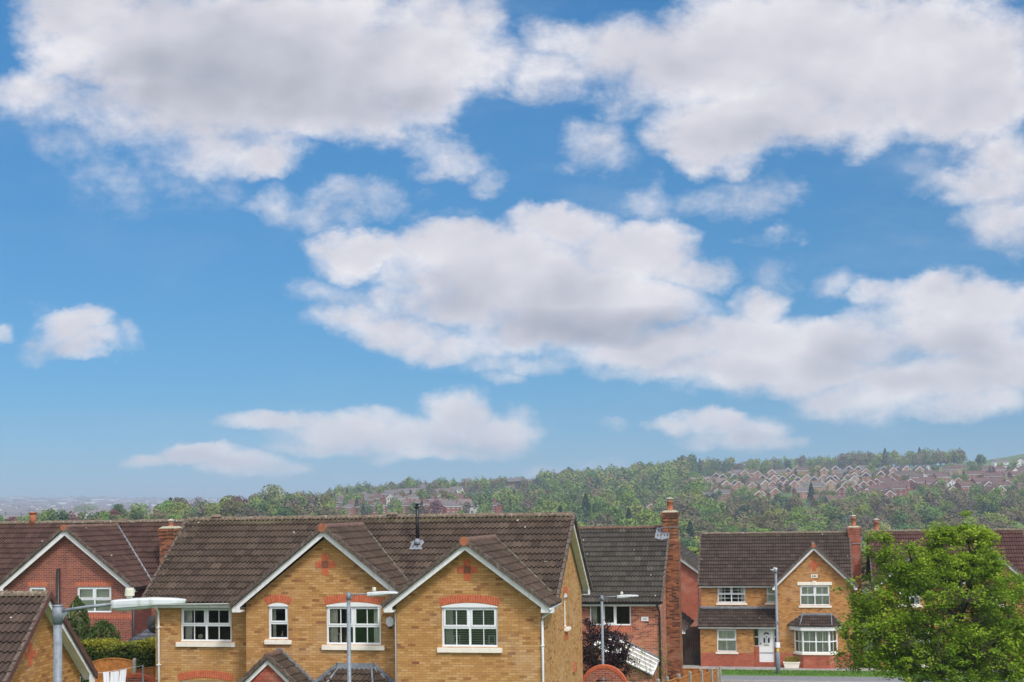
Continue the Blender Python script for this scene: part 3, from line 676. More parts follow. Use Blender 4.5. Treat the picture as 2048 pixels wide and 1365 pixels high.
# ---- the big buff detached house in the middle
def build_main():
    H = house_root('detached_house', 'large buff brick house with two white edged gables and long mossy brown roof', (.775, 39.6, 0))
    w = MB(); z0 = -1.2; ZE = 5.13
    winR = (-3.0, -1.3, 3.9, 5.09); winM = (-6.86, -5.11, 3.87, 5.06); winS = (-8.75, -8.1, 4.02, 5.06); winL = (-12.03, -10.29, 3.86, 4.95)
    wall_rect(w, -4.4, 0, z0, ZE, 0, [winR, (-3.0, -1.3, .9, 2.3)]); gable_poly(w, -4.4, 0, -2.18, ZE, 6.80, 0)
    wall_rect(w, -9.49, -4.4, z0, ZE-.02, .7, [winM, winS]); gable_poly(w, -9.49, -4.12, -6.8, ZE-.02, 7.20, .7)
    wall_rect(w, -12.9, -9.49, z0, ZE-.0, 1.4, [winL, (-12.06, -10.3, 1.1, 2.6)])
    # returns between the three planes
    w.face([(-4.4, 1.4, z0), (-4.4, 0, z0), (-4.4, 0, ZE), (-4.4, 1.4, ZE)]); w.face([(-9.49, 1.4, z0), (-9.49, .7, z0), (-9.49, .7, ZE), (-9.49, 1.4, ZE)])
    T = side_T(0, 1); wall_rect(w, 0, 7.5, z0, ZE, 0, [(3.98, 4.48, 4.12, 5.1)], T=T); gable_poly(w, 1.25, 7.55, 4.45, ZE, 7.52, 0, T)
    T2 = side_T(-12.9, -1); wall_rect(w, -7.5, -1.4, z0, ZE, 0, (), T=T2); gable_poly(w, -7.55, -1.25, -4.45, ZE, 7.52, 0, T2)
    w.face([(0, 7.5, z0), (-12.9, 7.5, z0), (-12.9, 7.5, ZE), (0, 7.5, ZE)])
    W = w.build('wall', M['buff'], H)
    room(H, -12.9, 0, 1.4, 7.5); 
    
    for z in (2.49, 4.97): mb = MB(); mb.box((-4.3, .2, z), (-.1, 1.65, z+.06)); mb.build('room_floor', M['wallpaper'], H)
    # roofs
    main_roof(H, -13.2, .27, 1.02, 5.11, 4.45, 7.70, 13, 't_main', moss=1500, yb=7.88, zb=5.11, seg=.45)
    cross_gable(H, -4.72, -2.18, .36, 5.13, 7.02, -.38, 3.6, 10, main=(1.02, 5.11, 2.59/3.43))
    cross_gable(H, -9.86, -6.82, -3.78, 5.06, 7.46, .33, 4.2, 12, main=(1.02, 5.11, 2.59/3.43))
    b = MB(); barge(b, -4.69, -2.18, .33, 5.105, 6.975, -.34); soffit(b, -4.66, -2.18, .30, 5.10, 6.975, -.305, -.004); b.build('bargeboard', M['white'], H)
    b = MB(); barge(b, -9.82, -6.82, -3.84, 5.04, 7.41, .37); soffit(b, -9.78, -6.82, -3.84, 5.04, 7.41, .405, .696); b.build('bargeboard', M['white'], H)
    # right end: boards along both slopes of the end gable
    T = side_T(.22, 1); b = MB(T); 
    sl = (7.70-5.11)/3.43
    for s, ye in ((1, 1.06), (-1, 7.84)):
        poly = [(ye, 5.10), (4.45, 7.66), (4.45, 7.46), (ye+s*.30, 5.10+sl*.30-.20), (ye+s*.30, 4.93), (ye, 4.93)]
        b.prism(poly if s > 0 else poly[::-1], -.03, 0)
        sp = [(ye, 5.02), (4.45, 7.58), (4.45, 7.56), (ye, 5.0)]; b.prism(sp if s > 0 else sp[::-1], .0, .215)
    b.box((7.56, -.0, 4.93), (7.82, .215, 4.95))
    b.build('bargeboard', M['white'], H)
    # windows
    wR = window(H, *winR, 0, sill=(.13, .14, .075), blind=True, curtains=1, topw=.055)
    arch_infill(wR, -3.0, -1.3, 5.09, .10, 0); arch_header(wR, -3.04, -1.26, 5.11, .10, .225, 0)
    wS = window(H, *winS, .7, cols=1, bars=False, sill=(.11, .13, .075), curtains=1)
    arch_infill(wS, -8.75, -8.1, 5.06, .08, .7); arch_header(wS, -8.80, -8.05, 5.08, .09, .225, .7)
    wM = window(H, *winM, .7, sill=(.13, .14, .075), curtains=2)
    arch_infill(wM, -6.86, -5.11, 5.06, .10, .7); arch_header(wM, -6.90, -5.07, 5.08, .10, .225, .7)
    wL = window(H, *winL, 1.4, sill=(.14, .14, .075), curtains=1)
    T = side_T(0, 1); wN = window(H, 3.98, 4.48, 4.12, 5.1, 0, T=T, cols=1, transom=None, bars=False, sill=(.06, .09, .12), curtains=0)
    arch_infill(wN, 3.98, 4.48, 5.1, .10, 0, T); arch_header(wN, 3.94, 4.52, 5.12, .10, .225, 0, T)
    mb = MB(T)
    for k in range(7): mb.box((3.94+k*.083, -.012, 3.72), (3.94+k*.083+.073, .02, 3.94))
    mb.build('brick_course', M['archbrick'], wN)
    wG = window(H, -12.06, -10.3, 1.1, 2.6, 1.4, sill=(.13, .14, .075), curtains=2); arch_header(wG, -12.1, -10.26, 2.6, .12, .225, 1.4)
    wG2 = window(H, -3.0, -1.3, .9, 2.3, 0, sill=(.13, .14, .075), curtains=2)
    brick_cross(H, -2.2, 6.17, 0); brick_cross(H, -6.88, 6.32, .7, s=.215)
    # fascia, gutters, downpipes
    g = MB(); g.box((-12.95, 1.12, 4.96), (-9.86, 1.15, 5.10)); g.box((-12.95, 1.15, 4.95), (-9.5, 1.395, 4.97)); g.build('fascia', M['white'], H)
    g = MB(); gutter(g, (-13.1, 1.02, 5.08), (-9.83, 1.02, 5.12)); 
    g.tube([(-12.72, 1.02, 5.05), (-12.72, 1.05, 4.98), (-12.76, 1.31, 4.80), (-12.76, 1.335, 4.7), (-12.76, 1.335, 0)], .036, 8)
    for z in (4.3, 3.1, 1.9): g.box((-12.82, 1.29, z), (-12.70, 1.395, z+.03))
    g.build('gutter_and_downpipe', M['upvc'], H)
    g = MB(); gutter(g, (.36, -.40, 5.08), (.38, 1.1, 5.12)); g.tube([(.36, -.2, 5.03), (.33, -.15, 4.95), (.06, -.055, 4.78), (.05, -.05, 4.66), (.045, -.05, 0)], .036, 8)
    g.box((.0, -.10, 3.95), (.10, -.004, 3.98)); g.box((.30, -.34, 4.93), (.42, -.1, 5.07)); g.build('gutter_and_downpipe', M['upvc'], H)
    g = MB(); g.tube([(-4.78, .3, 5.1), (-4.76, .3, 5.04), (-4.46, .10, 4.93), (-4.445, .08, 4.8), (-4.445, .08, 0)], .030, 8); gutter(g, (-4.80, -.40, 5.09), (-4.80, .62, 5.12)); g.build('gutter_and_downpipe', M['upvc'], H)
    # lead valley tray between the gables
    g = MB(); g.face([(-4.62, .34, 5.24), (-3.95, .34, 5.30), (-3.95, .95, 5.55), (-4.60, .95, 5.50)]); g.face([(-4.62, .34, 5.24), (-4.62, .34, 5.0), (-4.1, .34, 5.0), (-3.95, .34, 5.30)]); g.build('lead_tray', M['lead'], H)
    # flue with flashing
    g = MB(); g.tube([(-4.65, 3.25, 6.8), (-4.65, 3.25, 7.98)], .062, 12); g.tube([(-4.65, 3.25, 7.70), (-4.65, 3.25, 7.73)], .078, 12); g.tube([(-4.65, 3.25, 7.98), (-4.65, 3.25, 8.03)], [.062, .045], 12); g.tube([(-4.65, 3.25, 8.03), (-4.65, 3.25, 8.08)], .085, 12); g.tube([(-4.65, 3.25, 8.08), (-4.65, 3.25, 8.14)], [.05, .05], 12); g.tube([(-4.65, 3.25, 8.13), (-4.65, 3.25, 8.17)], .085, 12)
    fl = g.build('flue_pipe', M['black'], H)
    g = MB(); th = atan2(2.59, 3.43); 
    def onroof(x, y, o): return (x, y, 5.11+(y-1.02)*tan(th)+o)
    g.loft([[onroof(-4.87, 3.0, .09), onroof(-4.43, 3.0, .09), onroof(-4.46, 3.38, .09), onroof(-4.84, 3.38, .09)], [onroof(-4.80, 3.08, .11), onroof(-4.50, 3.08, .11), onroof(-4.52, 3.34, .11), onroof(-4.78, 3.34, .11)]], smooth=False)
    g.tube([onroof(-4.65, 3.2, .08), (-4.65, 3.24, 7.02)], [.12, .07], 10); g.build('lead_flashing', M['lead'], fl)
    mm = MB()
    for i in range(520):
        s_ = RNG.random(); x = -13.18+abs(RNG.gauss(0, .38)) if i % 4 else RNG.uniform(-13, .2); y = 1.05+3.3*(s_ if i % 4 else 1-abs(RNG.gauss(0, .12))); y = min(y, 4.4); p = Vector(onroof(x, y, .075)); s = RNG.uniform(.012, .04)
        pts = [p+Vector((RNG.uniform(-s, s), RNG.uniform(-s, s), RNG.uniform(-s*.3, s*.6))) for _ in range(4)]
        for f in ((0, 1, 2), (0, 2, 3), (0, 3, 1), (1, 3, 2)): mm.face([pts[k] for k in f])
    tag(mm.build('roof_moss', M['mossw'], H), kind='stuff')
    # two terracotta ridge vents
    for x in (-12.15, -5.85):
        g = MB(); g.box((x-.16, 4.33, 7.72), (x+.16, 4.57, 7.82)); g.loft([[(x-.19, 4.30, 7.82), (x+.19, 4.30, 7.82), (x+.19, 4.60, 7.82), (x-.19, 4.60, 7.82)], [(x-.10, 4.42, 7.90), (x+.10, 4.42, 7.90), (x+.10, 4.48, 7.90), (x-.10, 4.48, 7.90)]], smooth=False)
        g.build('ridge_vent', M['ridge'], H)
    # valleys edged in lead
    for (xc, xh, ze, za, mat_) in ((-2.18, .36, 5.13, 7.02, 'lead'), (-6.82, -3.78, 5.06, 7.46, 'lead')):
        g = MB(); pts = []
        for t in (0, 1):
            z = ze+.22+(za-.06-ze-.22)*t; x = xc+(xh-xc)*(za-z)/(za-ze); y = 1.02+(z-5.11)/tan(th); pts.append(Vector((x, y, z+.085)))
        d = (pts[1]-pts[0]).normalized(); g.tube([pts[0], pts[1]], .03, 6); g.build('lead_valley', M['valley'], H)
    # alarm box: hexagonal, blue lens below
    mb = MB(); hexa = [(-4.80, 4.74), (-4.92, 4.68), (-4.94, 4.52), (-4.86, 4.42), (-4.74, 4.42), (-4.66, 4.52), (-4.68, 4.68)]
    mb.loft([[(a, .70, b) for a, b in hexa], [(a*.9-4.80*.1, .62, b*.9+4.57*.1) for a, b in hexa]], smooth=False); al = mb.build('alarm_box', M['upvc'], H)
    mb = MB(); mb.box((-4.85, .625, 4.375), (-4.75, .69, 4.42)); mb.build('alarm_lens', M['bluelens'], al)
    # small terracotta wall vent hood on the right wall
    T = side_T(0, 1); mb = MB(T); mb.prism([(5.45, 2.52), (5.75, 2.52), (5.6, 2.85)], -.10, 0); mb.build('wall_vent', M['terra'], H)
    # porch gable with fishscale tiles
    porch = cross_gable(H, -9.48, -8.38, -7.28, 2.60, 3.60, -.32, .69, 5, 't_main', 'terra_ridge', 'porch_roof', disc=False)
    b = MB(); barge(b, -9.44, -8.38, -7.32, 2.58, 3.55, -.28, w=.14, foot=.2); b.build('porch_bargeboard', M['white'], porch)
    b = MB(); b.face([(-9.2, -.22, 2.3), (-7.56, -.22, 2.3), (-7.56, -.22, 2.55), (-8.38, -.22, 3.36), (-9.2, -.22, 2.55)]); b.build('fishscale_tiling', M['fishscale'], porch)
    for x in (-9.2, -7.66): b = MB(); b.box((x, -.2, -.3), (x+.1, -.1, 2.3)); b.build('porch_post', M['white'], porch)
    g = MB()
    for i in range(11):      # stepped lead flashing down both sides
        for s in (1, -1):
            x = -8.38+s*(i*.105-.02); z = 3.66-i*.0955
            g.box((x, .672, z-.02), (x+s*.12, .698, z+.085))
    g.box((-8.45, .67, 3.62), (-8.31, .698, 3.76)); g.build('stepped_flashing', M['lead'], porch)
    d = MB(); d.box((-8.83, .60, 0), (-7.93, .68, 2.1)); d.build('front_door', M['doorw'], H)
    # bay window roof: hipped, tiles on three sides with lead hips
    bz0, bz1 = 2.45, 3.16
    def bay(parent, xa, xb, xta, xtb, yw, yo, z0, z1, mat, ang=.55, n=4):
        r = MB()
        Pf = [(xa+ang, yo), (xb-ang, yo)]; L = sqrt((yw-yo)**2+(z1-z0)**2); V = Vector((0, (yw-yo)/L, (z1-z0)/L))
        wd = xb-xa-2*ang
        # front plane spreads towards its base corners: clip as a trapezium
        xl0, xr0, xl1, xr1 = xa+ang, xb-ang, xta, xtb
        O = (min(xl0, xl1), yo, z0); w_ = max(xr0, xr1)-O[0]
        r.mat = 0; tile_slope(r, O, (1, 0, 0), V, w_, L, n, lambda s: (xl0+(xl1-xl0)*s/L-O[0], xr0+(xr1-xr0)*s/L-O[0]))
        for sgn, xo, xi, xt in ((-1, xa, xa+ang, xta), (1, xb, xb-ang, xtb)):
            a, b_, c, d_ = Vector((xo, yw-.02, z0)), Vector((xi, yo, z0)), Vector((xt, yw-.01, z1)), None
            U = (b_-a).normalized() if sgn < 0 else (a-b_).normalized(); O2 = a if sgn < 0 else b_
            mid = c-O2; V2 = (mid-U*mid.dot(U)); L2 = V2.length; V2.normalize(); wt = (b_-a).length; cu = mid.dot(U)
            lo = min(0, cu); O3 = O2+U*lo
            tile_slope(r, O3, U, V2, max(wt, cu)-lo, L2, n, lambda s, cu=cu, lo=lo, wt=wt, L2=L2: (-lo+(cu)*s/L2, wt-lo+(cu-wt)*s/L2))
        r.mat = 1
        N = len(r.f)
        r.face([(xa, yw, z0-.02), (xa+ang, yo, z0-.02), (xb-ang, yo, z0-.02), (xb, yw, z0-.02)])
        ro = r.build('bay_roof', [M[mat], M['vergem']], parent)
        l = MB()
        l.tube([(xa, yw-.03, z0+.03), (xta, yw-.03, z1+.03)], .05, 6); l.tube([(xb, yw-.03, z0+.03), (xtb, yw-.03, z1+.03)], .05, 6)
        l.box((xta-.04, yw-.09, z1-.03), (xtb+.04, yw-.004, z1+.10))
        l.tube([(xa+ang, yo, z0+.05), (xta+.02, yw-.06, z1+.05)], .035, 6); l.tube([(xb-ang, yo, z0+.05), (xtb-.02, yw-.06, z1+.05)], .035, 6)
        l.build('lead_flashing', M['lead'], ro)
        return ro
    bay(H, -7.35, -4.55, -6.45, -5.38, .7, -.15, bz0, bz1, 't_main')
    g = MB()
    for i in range(12):
        t = i/11
        for xa_, xb_ in ((-6.50, -7.45), (-5.33, -4.5)):
            x = xa_+(xb_-xa_)*t; z = bz1+.06-(bz1-bz0)*t; g.box((x-.06, .676, z), (x+.06, .698, z+.10))
    g.box((-6.55, .676, bz1+.06), (-5.30, .698, bz1+.15)); g.build('stepped_flashing', M['lead'], H)
    b = MB(); b.prism([(-7.25, .695), (-6.75, -.1), (-5.15, -.1), (-4.65, .695)], 1.2, 2.42, 'xy'); b.build('bay_window', M['upvc'], H)
    b = MB(); b.prism([(-7.2, .697), (-6.72, -.07), (-5.18, -.07), (-4.7, .697)], -.5, 1.195, 'xy'); b.build('bay_wall', M['buff'], H)
    return H, bay
M['valley'] = plain('mossy_valley', (.15, .15, .11), .9, var=.4, scale=12)
M['bluelens'] = plain('blue_lens', (.02, .03, .10), .3)
main_house, bay = build_main()

# ---- garage end at lower left
def build_garage():
    H = house_root('brick_garage', 'buff brick garage with brown tiled roof and red brick cross in its gable', (-11.34, 33.0, 1.3), phi=6)
    H['category'] = 'garage'
    # local z is 1.3 below; ridge at 4.76 local, walls
    zr = 4.72; p = tan(radians(39.5)); hw = 2.75; ze = zr-hw*p; x1 = -.28
    w = MB(); T = side_T(x1, 1); wall_rect(w, -hw+.3, hw-.3, -1.5, ze+.22, 0, (), T=T); gable_poly(w, -hw+.28, hw-.28, 0, ze+.22, zr-.10, 0, T)
    w.face([(-6, -hw+.3, -1.5), (x1, -hw+.3, -1.5), (x1, -hw+.3, ze+.22), (-6, -hw+.3, ze+.22)]); w.face([(x1, hw-.3, -1.5), (-6, hw-.3, -1.5), (-6, hw-.3, ze+.22), (x1, hw-.3, ze+.22)])
    w.face([(-6, hw-.3, -1.5), (-6, -hw+.3, -1.5), (-6, -hw+.3, ze+.22), (-6, hw-.3, ze+.22)]); gable_poly(w, -hw+.28, hw-.28, 0, ze+.22, zr-.10, 0, side_T(-6, -1))
    w.build('wall', M['buff_garage'], H)
    r = main_roof(H, -6.3, 0, -hw, ze, 0, zr, 11, 't_gar', 'ridge', moss=160, left_verge=True)
    # plum coloured verge capping and white board below it
    b = MB(side_T(0, 1)); L = hw/cos(radians(39.5))
    for s in (1, -1):
        poly = [(-s*hw, ze+.06), (0, zr+.10), (0, zr-.06), (-s*hw, ze-.10)]; b.prism(poly if s > 0 else poly[::-1], -.075, -.02)
    b.build('verge_capping', M['plum'], r)
    b = MB(side_T(-.03, 1))
    for s in (1, -1):
        poly = [(-s*(hw-.02), ze-.03), (0, zr-.05), (0, zr-.21), (-s*(hw-.30), ze+.04), (-s*(hw-.30), ze-.24), (-s*(hw-.02), ze-.24)]; b.prism(poly if s > 0 else poly[::-1], -.03, 0)
        sp = [(-s*hw*.98, ze-.10), (0, zr-.12), (0, zr-.14), (-s*hw*.98, ze-.12)]; b.prism(sp if s > 0 else sp[::-1], .0, .245)
    b.box((hw-.28, .0, ze-.22), (hw-.04, .245, ze-.20))
    b.build('bargeboard', M['white'], H)
    T = side_T(x1, 1)
    brick_cross(H, -.38, 3.33, 0, T=T, s=.19, grille=False)
    mb = MB(T); mb.box((-.52, -.10, 3.93), (-.36, 0, 4.15)); a = mb.build('alarm_box', M['upvc'], H); mb = MB(T); mb.box((-.50, -.09, 3.90), (-.38, -.01, 3.928)); mb.build('alarm_lens', M['black'], a)
    return H
M['plum'] = plain('plum_verge', (.105, .045, .04), .45, var=.15, scale=4)
build_garage()

# ---- red brick house, left
def build_left():
    H = house_root('red_brick_house', 'red brick house with white edged gable, left of the big buff house', (-21.36, 57.0, -.1))
    zo = .1; ZE = 4.98+zo
    w = MB(); ops = [(3.26, 4.82, 3.9+zo, 4.96+zo), (1.05, 1.83, 3.95+zo, 4.96+zo)]
    wall_rect(w, 0, 5.78, -1.5, ZE, 0, ops); gable_poly(w, .0, 5.78, 2.86, ZE, 7.25+zo, 0)
    w.face([(-4.5, 1.65, -1.5), (0, 1.65, -1.5), (0, 1.65, ZE), (-4.5, 1.65, ZE)]); w.face([(0, 1.65, -1.5), (0, 0, -1.5), (0, 0, ZE), (0, 1.65, ZE)])
    w.face([(5.78, 1.65, -1.5), (5.9, 1.65, -1.5), (5.9, 1.65, ZE), (5.78, 1.65, ZE)])
    shell_sides(w, -4.5, 5.9, 1.65, 7.0, ZE, 4.3, 7.46+zo)
    w.build('wall', M['red'], H)
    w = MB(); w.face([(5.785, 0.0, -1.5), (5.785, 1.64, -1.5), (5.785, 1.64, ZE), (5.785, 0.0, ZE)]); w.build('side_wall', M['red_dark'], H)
    room(H, -4.5, 5.8, 1.65, 7.0); 
    for z in (4.96+zo, 2.55): mb = MB(); mb.box((.1, .2, z), (5.7, 1.9, z+.05)); mb.build('room_floor', M['wallpaper'], H)
    main_roof(H, -4.9, 6.03, 1.3, 4.95+zo, 4.3, 7.57+zo, 12, 't_redbr', 'ridge', moss=350, yb=7.3, zb=4.95+zo)
    cross_gable(H, -.34, 2.86, 6.06, 4.92+zo, 7.42+zo, -.33, 4.2, 12, 't_redbr', 'terra_ridge', main=(1.3, 4.95+zo, 2.62/3.0))
    b = MB(); barge(b, -.32, 2.86, 6.04, 4.90+zo, 7.37+zo, -.30, w=.21, foot=.34); soffit(b, -.3, 2.86, 6.0, 4.9+zo, 7.37+zo, -.265, -.004); b.build('bargeboard', M['white'], H)
    window(H, *ops[0], 0, transom=.5, bars=False, curtains=0, vblind=True, sill=None); window(H, *ops[1], 0, cols=1, transom=.55, bars=False, curtains=0, vblind=True)
    for (a, b_, c, d) in ((3.2, 4.88, 4.965, 5.17), (.99, 1.89, 4.965, 5.17), (3.2, 5.77, 3.62, 3.84)): mb = MB(); mb.box((a, -.008, c+zo), (b_, .01, d+zo)); mb.build('soldier_course', M['soldier'], H)
    mb = MB(); mb.tube([(2.46, -.09, 5.72+zo), (2.46, -.09, 0)], .075, 10); mb.build('soil_pipe', M['black'], H)
    mb = MB(); mb.tube([(5.84, -.05, 4.8+zo), (5.84, -.03, 0)], .05, 8); gutter(mb, (6.10, -.3, 4.9+zo), (6.10, 2.0, 4.92+zo)); mb.tube([(6.08, -.2, 4.86+zo), (5.9, -.1, 4.72+zo), (5.84, -.05, 4.6+zo)], .045, 8); mb.build('gutter_and_downpipe', M['black'], H)
    g = MB(); th = 2.62/3.0; pts = []
    for z in (5.05+zo, 7.40+zo):
        x = 2.86+3.2*(7.42+zo-z)/2.5; pts.append(Vector((x, 1.3+(z-4.95-zo)/th, z+.07)))
    g.tube(pts, .055, 6); g.build('lead_valley', M['lead'], H)
    stack(H, 5.98, 6.6, 2.0, 2.9, -.5, 7.31+zo, 'chimney', pots=((.5, .5),), potr=.11, poth=.16, breast=None)
    mb = MB(); mb.tube([(-1.4, 4.3, 7.6), (-1.4, 4.3, 8.15)], [.17, .15], 12); mb.tube([(-1.4, 4.3, 8.13), (-1.4, 4.3, 8.19)], [.20, .19], 12); mb.build('chimney_pot', M['terra'], H)
    mb = MB(); mb.tube([(2.6, 4.3, 7.68+zo), (3.3, 4.3, 7.68+zo)], .07, 6); mb.build('ridge_vent', M['ridge'], H)
    T = side_T(6.0, 1); b = MB(T)
    for s, ye in ((1, 1.35), (-1, 7.25)):
        poly = [(ye, 4.95+zo), (4.3, 7.53+zo), (4.3, 7.31+zo), (ye+s*.1, 4.78+zo)]; b.prism(poly if s > 0 else poly[::-1], -.03, 0)
    b.build('bargeboard', M['white'], H)
    return H
build_left()

# ---- house of mixed red brick with the tall side chimney
def build_multi():
    z_ = -1.3; H = house_root('mixed_brick_house', 'house of mottled red and dark brick with grey roof and tall side chimney', (2.92, 60.0, z_)); zo = 1.3
    w = MB(); op = (.42, 2.24, 2.74+zo, 3.72+zo); ZE = 3.80+zo
    wall_rect(w, -3.2, 3.45, -1.0, ZE, 0, [op]); shell_sides(w, -3.2, 3.45, 0, 8.0, ZE, 4.0, 6.86+zo, z0=-1.0); w.build('wall', M['multi'], H)
    room(H, -3.2, 3.4, 0, 8.0)
    main_roof(H, -3.5, 3.62, -.36, 3.76+zo, 4.0, 6.93+zo, 15, 't_dark', 'terra_ridge', moss=260)
    window(H, *op, 0, transom=None, bars=False, curtains=1, split=(0, .30, .64, 1), topw=.06)
    mb = MB(); mb.box((.36, -.010, 2.47+zo), (2.30, .01, 2.70+zo)); mb.build('soldier_course', M['soldier'], H)
    mb = MB(); mb.box((-3.25, -.30, 3.62+zo), (3.55, -.27, 3.78+zo)); mb.box((-3.2, -.27, 3.60+zo), (3.5, -.004, 3.63+zo)); mb.box((3.36, -.27, 3.6+zo), (3.56, .02, 3.76+zo)); mb.build('fascia', M['white'], H)
    mb = MB(); gutter(mb, (-3.3, -.38, 3.76+zo), (3.62, -.38, 3.74+zo)); mb.tube([(3.45, -.38, 3.72+zo), (3.43, -.34, 3.6+zo), (3.50, -.08, 3.32+zo), (3.50, -.06, 3.1+zo), (3.50, -.06, 0)], .045, 8); mb.build('gutter_and_downpipe', M['black'], H)
    mb = MB(); mb.box((2.70, -.035, 2.94+zo), (3.01, 0, 3.12+zo)); p = mb.build('wall_plaque', M['upvc'], H)
    mb = MB()
    for z in (3.00, 3.045): mb.box((2.76, -.038, z+zo), (2.95, -.0355, z+.014+zo))
    mb.build('plaque_lines', M['black'], p)
    c = stack(H, 3.34, 4.02, 3.5, 4.35, 5.5+zo, 7.66+zo, 'chimney', potr=.15, poth=.46)
    mb = MB(); mb.box((3.455, 3.42, -.8), (4.08, 4.42, 6.3+zo)); mb.loft([[(3.455, 3.42, 6.3+zo), (4.08, 3.42, 6.3+zo), (4.08, 4.42, 6.3+zo), (3.455, 4.42, 6.3+zo)], [(3.455, 3.5, 6.42+zo), (4.02, 3.5, 6.42+zo), (4.02, 4.35, 6.42+zo), (3.455, 4.35, 6.42+zo)]], smooth=False); mb.build('chimney_breast', M['chimney'], H)
    
    for bx in (((3.28, 3.455, 6.50+zo), (3.66, 3.495, 6.72+zo)), ((3.30, 3.47, 6.95+zo), (4.06, 4.40, 6.975+zo))): mb = MB(); mb.box(*bx); mb.build('lead_flashing', M['lead'], c)
    mb = MB(); tn = (6.93-3.76)/4.36; q = [(x, y, 3.76+zo+(y+.36)*tn+.10) for x, y in ((3.0, 3.25), (3.33, 3.12), (3.66, 3.25), (3.66, 3.46), (3.33, 3.5), (3.33, 3.95), (3.05, 3.9))]; mb.face(q); mb.build('lead_apron', M['lead'], c)
    return H
build_multi()

# ---- buff house on the right with porch roof, bay and white door
def build_right():
    H = house_root('buff_brick_house', 'buff and red brick house with white front door, bay window and tall red chimney', (11.49, 84.0, -1.96))
    o1 = (1.02, 2.20, .88, 2.24); up = (1.02, 2.74, 3.78, 4.83); gw = (6.10, 7.86, 3.73, 4.93); usw = (4.05, 4.66, 3.80, 4.83)
    w = MB(); wall_rect(w, 0, 3.23, .80, 2.5, 0, [o1]); wall_rect(w, 4.75, 9.15, .80, 4.95, 0, [gw]); gable_poly(w, 4.75, 9.15, 6.97, 4.95, 7.15, 0)
    wall_rect(w, 0, 4.75, 2.5, 4.9, 1.5, [up, usw]); w.face([(4.75, 1.5, .8), (4.75, 0, .8), (4.75, 0, 4.95), (4.75, 1.5, 4.95)])
    shell_sides(w, 0, 9.15, 0, 8.1, 2.4, 4, 2.5, z0=-1)
    T = side_T(9.15, 1); wall_rect(w, 0, 8.1, 2.4, 4.9, 0, T=T); gable_poly(w, 1.5, 8.1, 4.6, 4.9, 7.95, 0, T); T = side_T(0, -1); wall_rect(w, -8.1, -1.5, 2.4, 4.9, 0, T=T); gable_poly(w, -8.1, -1.5, -4.6, 4.9, 7.95, 0, T)
    w.face([(9.15, 8.1, 2.4), (0, 8.1, 2.4), (0, 8.1, 4.9), (9.15, 8.1, 4.9)])
    wall_rect(w, 3.23, 4.75, .8, 2.5, .32, [(3.30, 3.56, 1.2, 2.33), (3.56, 4.46, .8, 2.33), (4.46, 4.73, 1.2, 2.33)]); w.face([(3.23, 0, .8), (3.23, .32, .8), (3.23, .32, 2.5), (3.23, 0, 2.5)])
    w.build('wall', M['buff_far'], H)
    w = MB(); wall_rect(w, 0, 3.23, -.8, .80, 0); wall_rect(w, 4.75, 9.15, -.8, .80, 0); wall_rect(w, 3.23, 4.75, -.8, .8, .32, [(3.56, 4.46, .22, .8)]); w.face([(3.23, 0, -.8), (3.23, .32, -.8), (3.23, .32, .8), (3.23, 0, .8)]); w.face([(4.75, .32, -.8), (4.75, 0, -.8), (4.75, 0, .8), (4.75, .32, .8)])
    w.box((3.24, .315, .8), (3.55, .34, 1.17)); w.box((4.47, .315, .8), (4.74, .34, 1.17))
    w.build('plinth', M['red_base'], H)
    room(H, 0, 9.1, 1.5, 8.1)
    main_roof(H, -.15, 9.25, 1.18, 4.84, 4.6, 8.02, 15, 't_right', 'ridge', moss=300)
    cross_gable(H, 4.42, 6.97, 9.52, 4.86, 7.36, -.33, 4.05, 12, 't_right', 'ridge', disc=True, main=(1.18, 4.84, .93))
    b = MB(); barge(b, 4.45, 6.97, 9.49, 4.84, 7.30, -.30, w=.15, foot=.2); soffit(b, 4.5, 6.97, 9.45, 4.84, 7.30, -.265, -.004, foot=.2); b.build('bargeboard', M['white'], H)
    # lean-to roof over porch and front room
    L = sqrt(1.85**2+1.0**2); r = MB(); tile_slope(r, (-.12, -.34, 2.42), (1, 0, 0), (0, 1.82/L, .98/L), 4.87, L, 6); r.mat = 1; slab(r, (-.1, -.3, 2.44), (1, 0, 0), (0, 1.82/L, .98/L), 4.83, L-.04); verge(r, (-.12, -.34, 2.42), (1, 0, 0), (0, 1.82/L, .98/L), L, -1)
    r = r.build('porch_roof', [M['t_right'], M['vergem']], H); mb = MB(); mb.box((-.05, 1.30, 3.42), (4.75, 1.496, 3.54)); mb.build('lead_flashing', M['lead'], r)
    mb = MB(); mb.box((-.1, -.30, 2.33), (4.74, -.27, 2.45)); mb.box((-.1, -.27, 2.31), (4.74, -.004, 2.33)); mb.build('fascia', M['white'], r)
    mb = MB(); mb.box((-.1, 1.22, 4.75), (4.45, 1.25, 4.88)); mb.box((-.1, 1.25, 4.73), (4.74, 1.495, 4.75)); mb.build('fascia', M['white'], H)
    window(H, *o1, 0, cols=1, sill=(.10, .12, .06), curtains=0, vblind=True, transom=.52)
    window(H, *up, 1.5, sill=(.10, .12, .06), curtains=2, transom=.5, barsrows=True); window(H, *usw, 1.5, cols=1, sill=(.10, .12, .06), curtains=0, vblind=True, bars=False)
    g_ = window(H, *gw, 0, sill=(.10, .12, .06), curtains=0, vblind=True, transom=.5)
    mb = MB(); mb.box((5.95, -.05, 4.95), (8.0, .0, 5.14)); mb.box((6.85, -.075, 4.94), (7.09, 0, 5.20)); mb.build('stone_lintel', M['cream'], g_)
    brick_cross(H, 6.97, 6.17, 0, s=.22, grille=False)
    mb = MB(); mb.box((6.78, -.03, 5.40), (7.17, 0, 5.60)); p = mb.build('house_plaque', M['cream'], H); mb = MB()
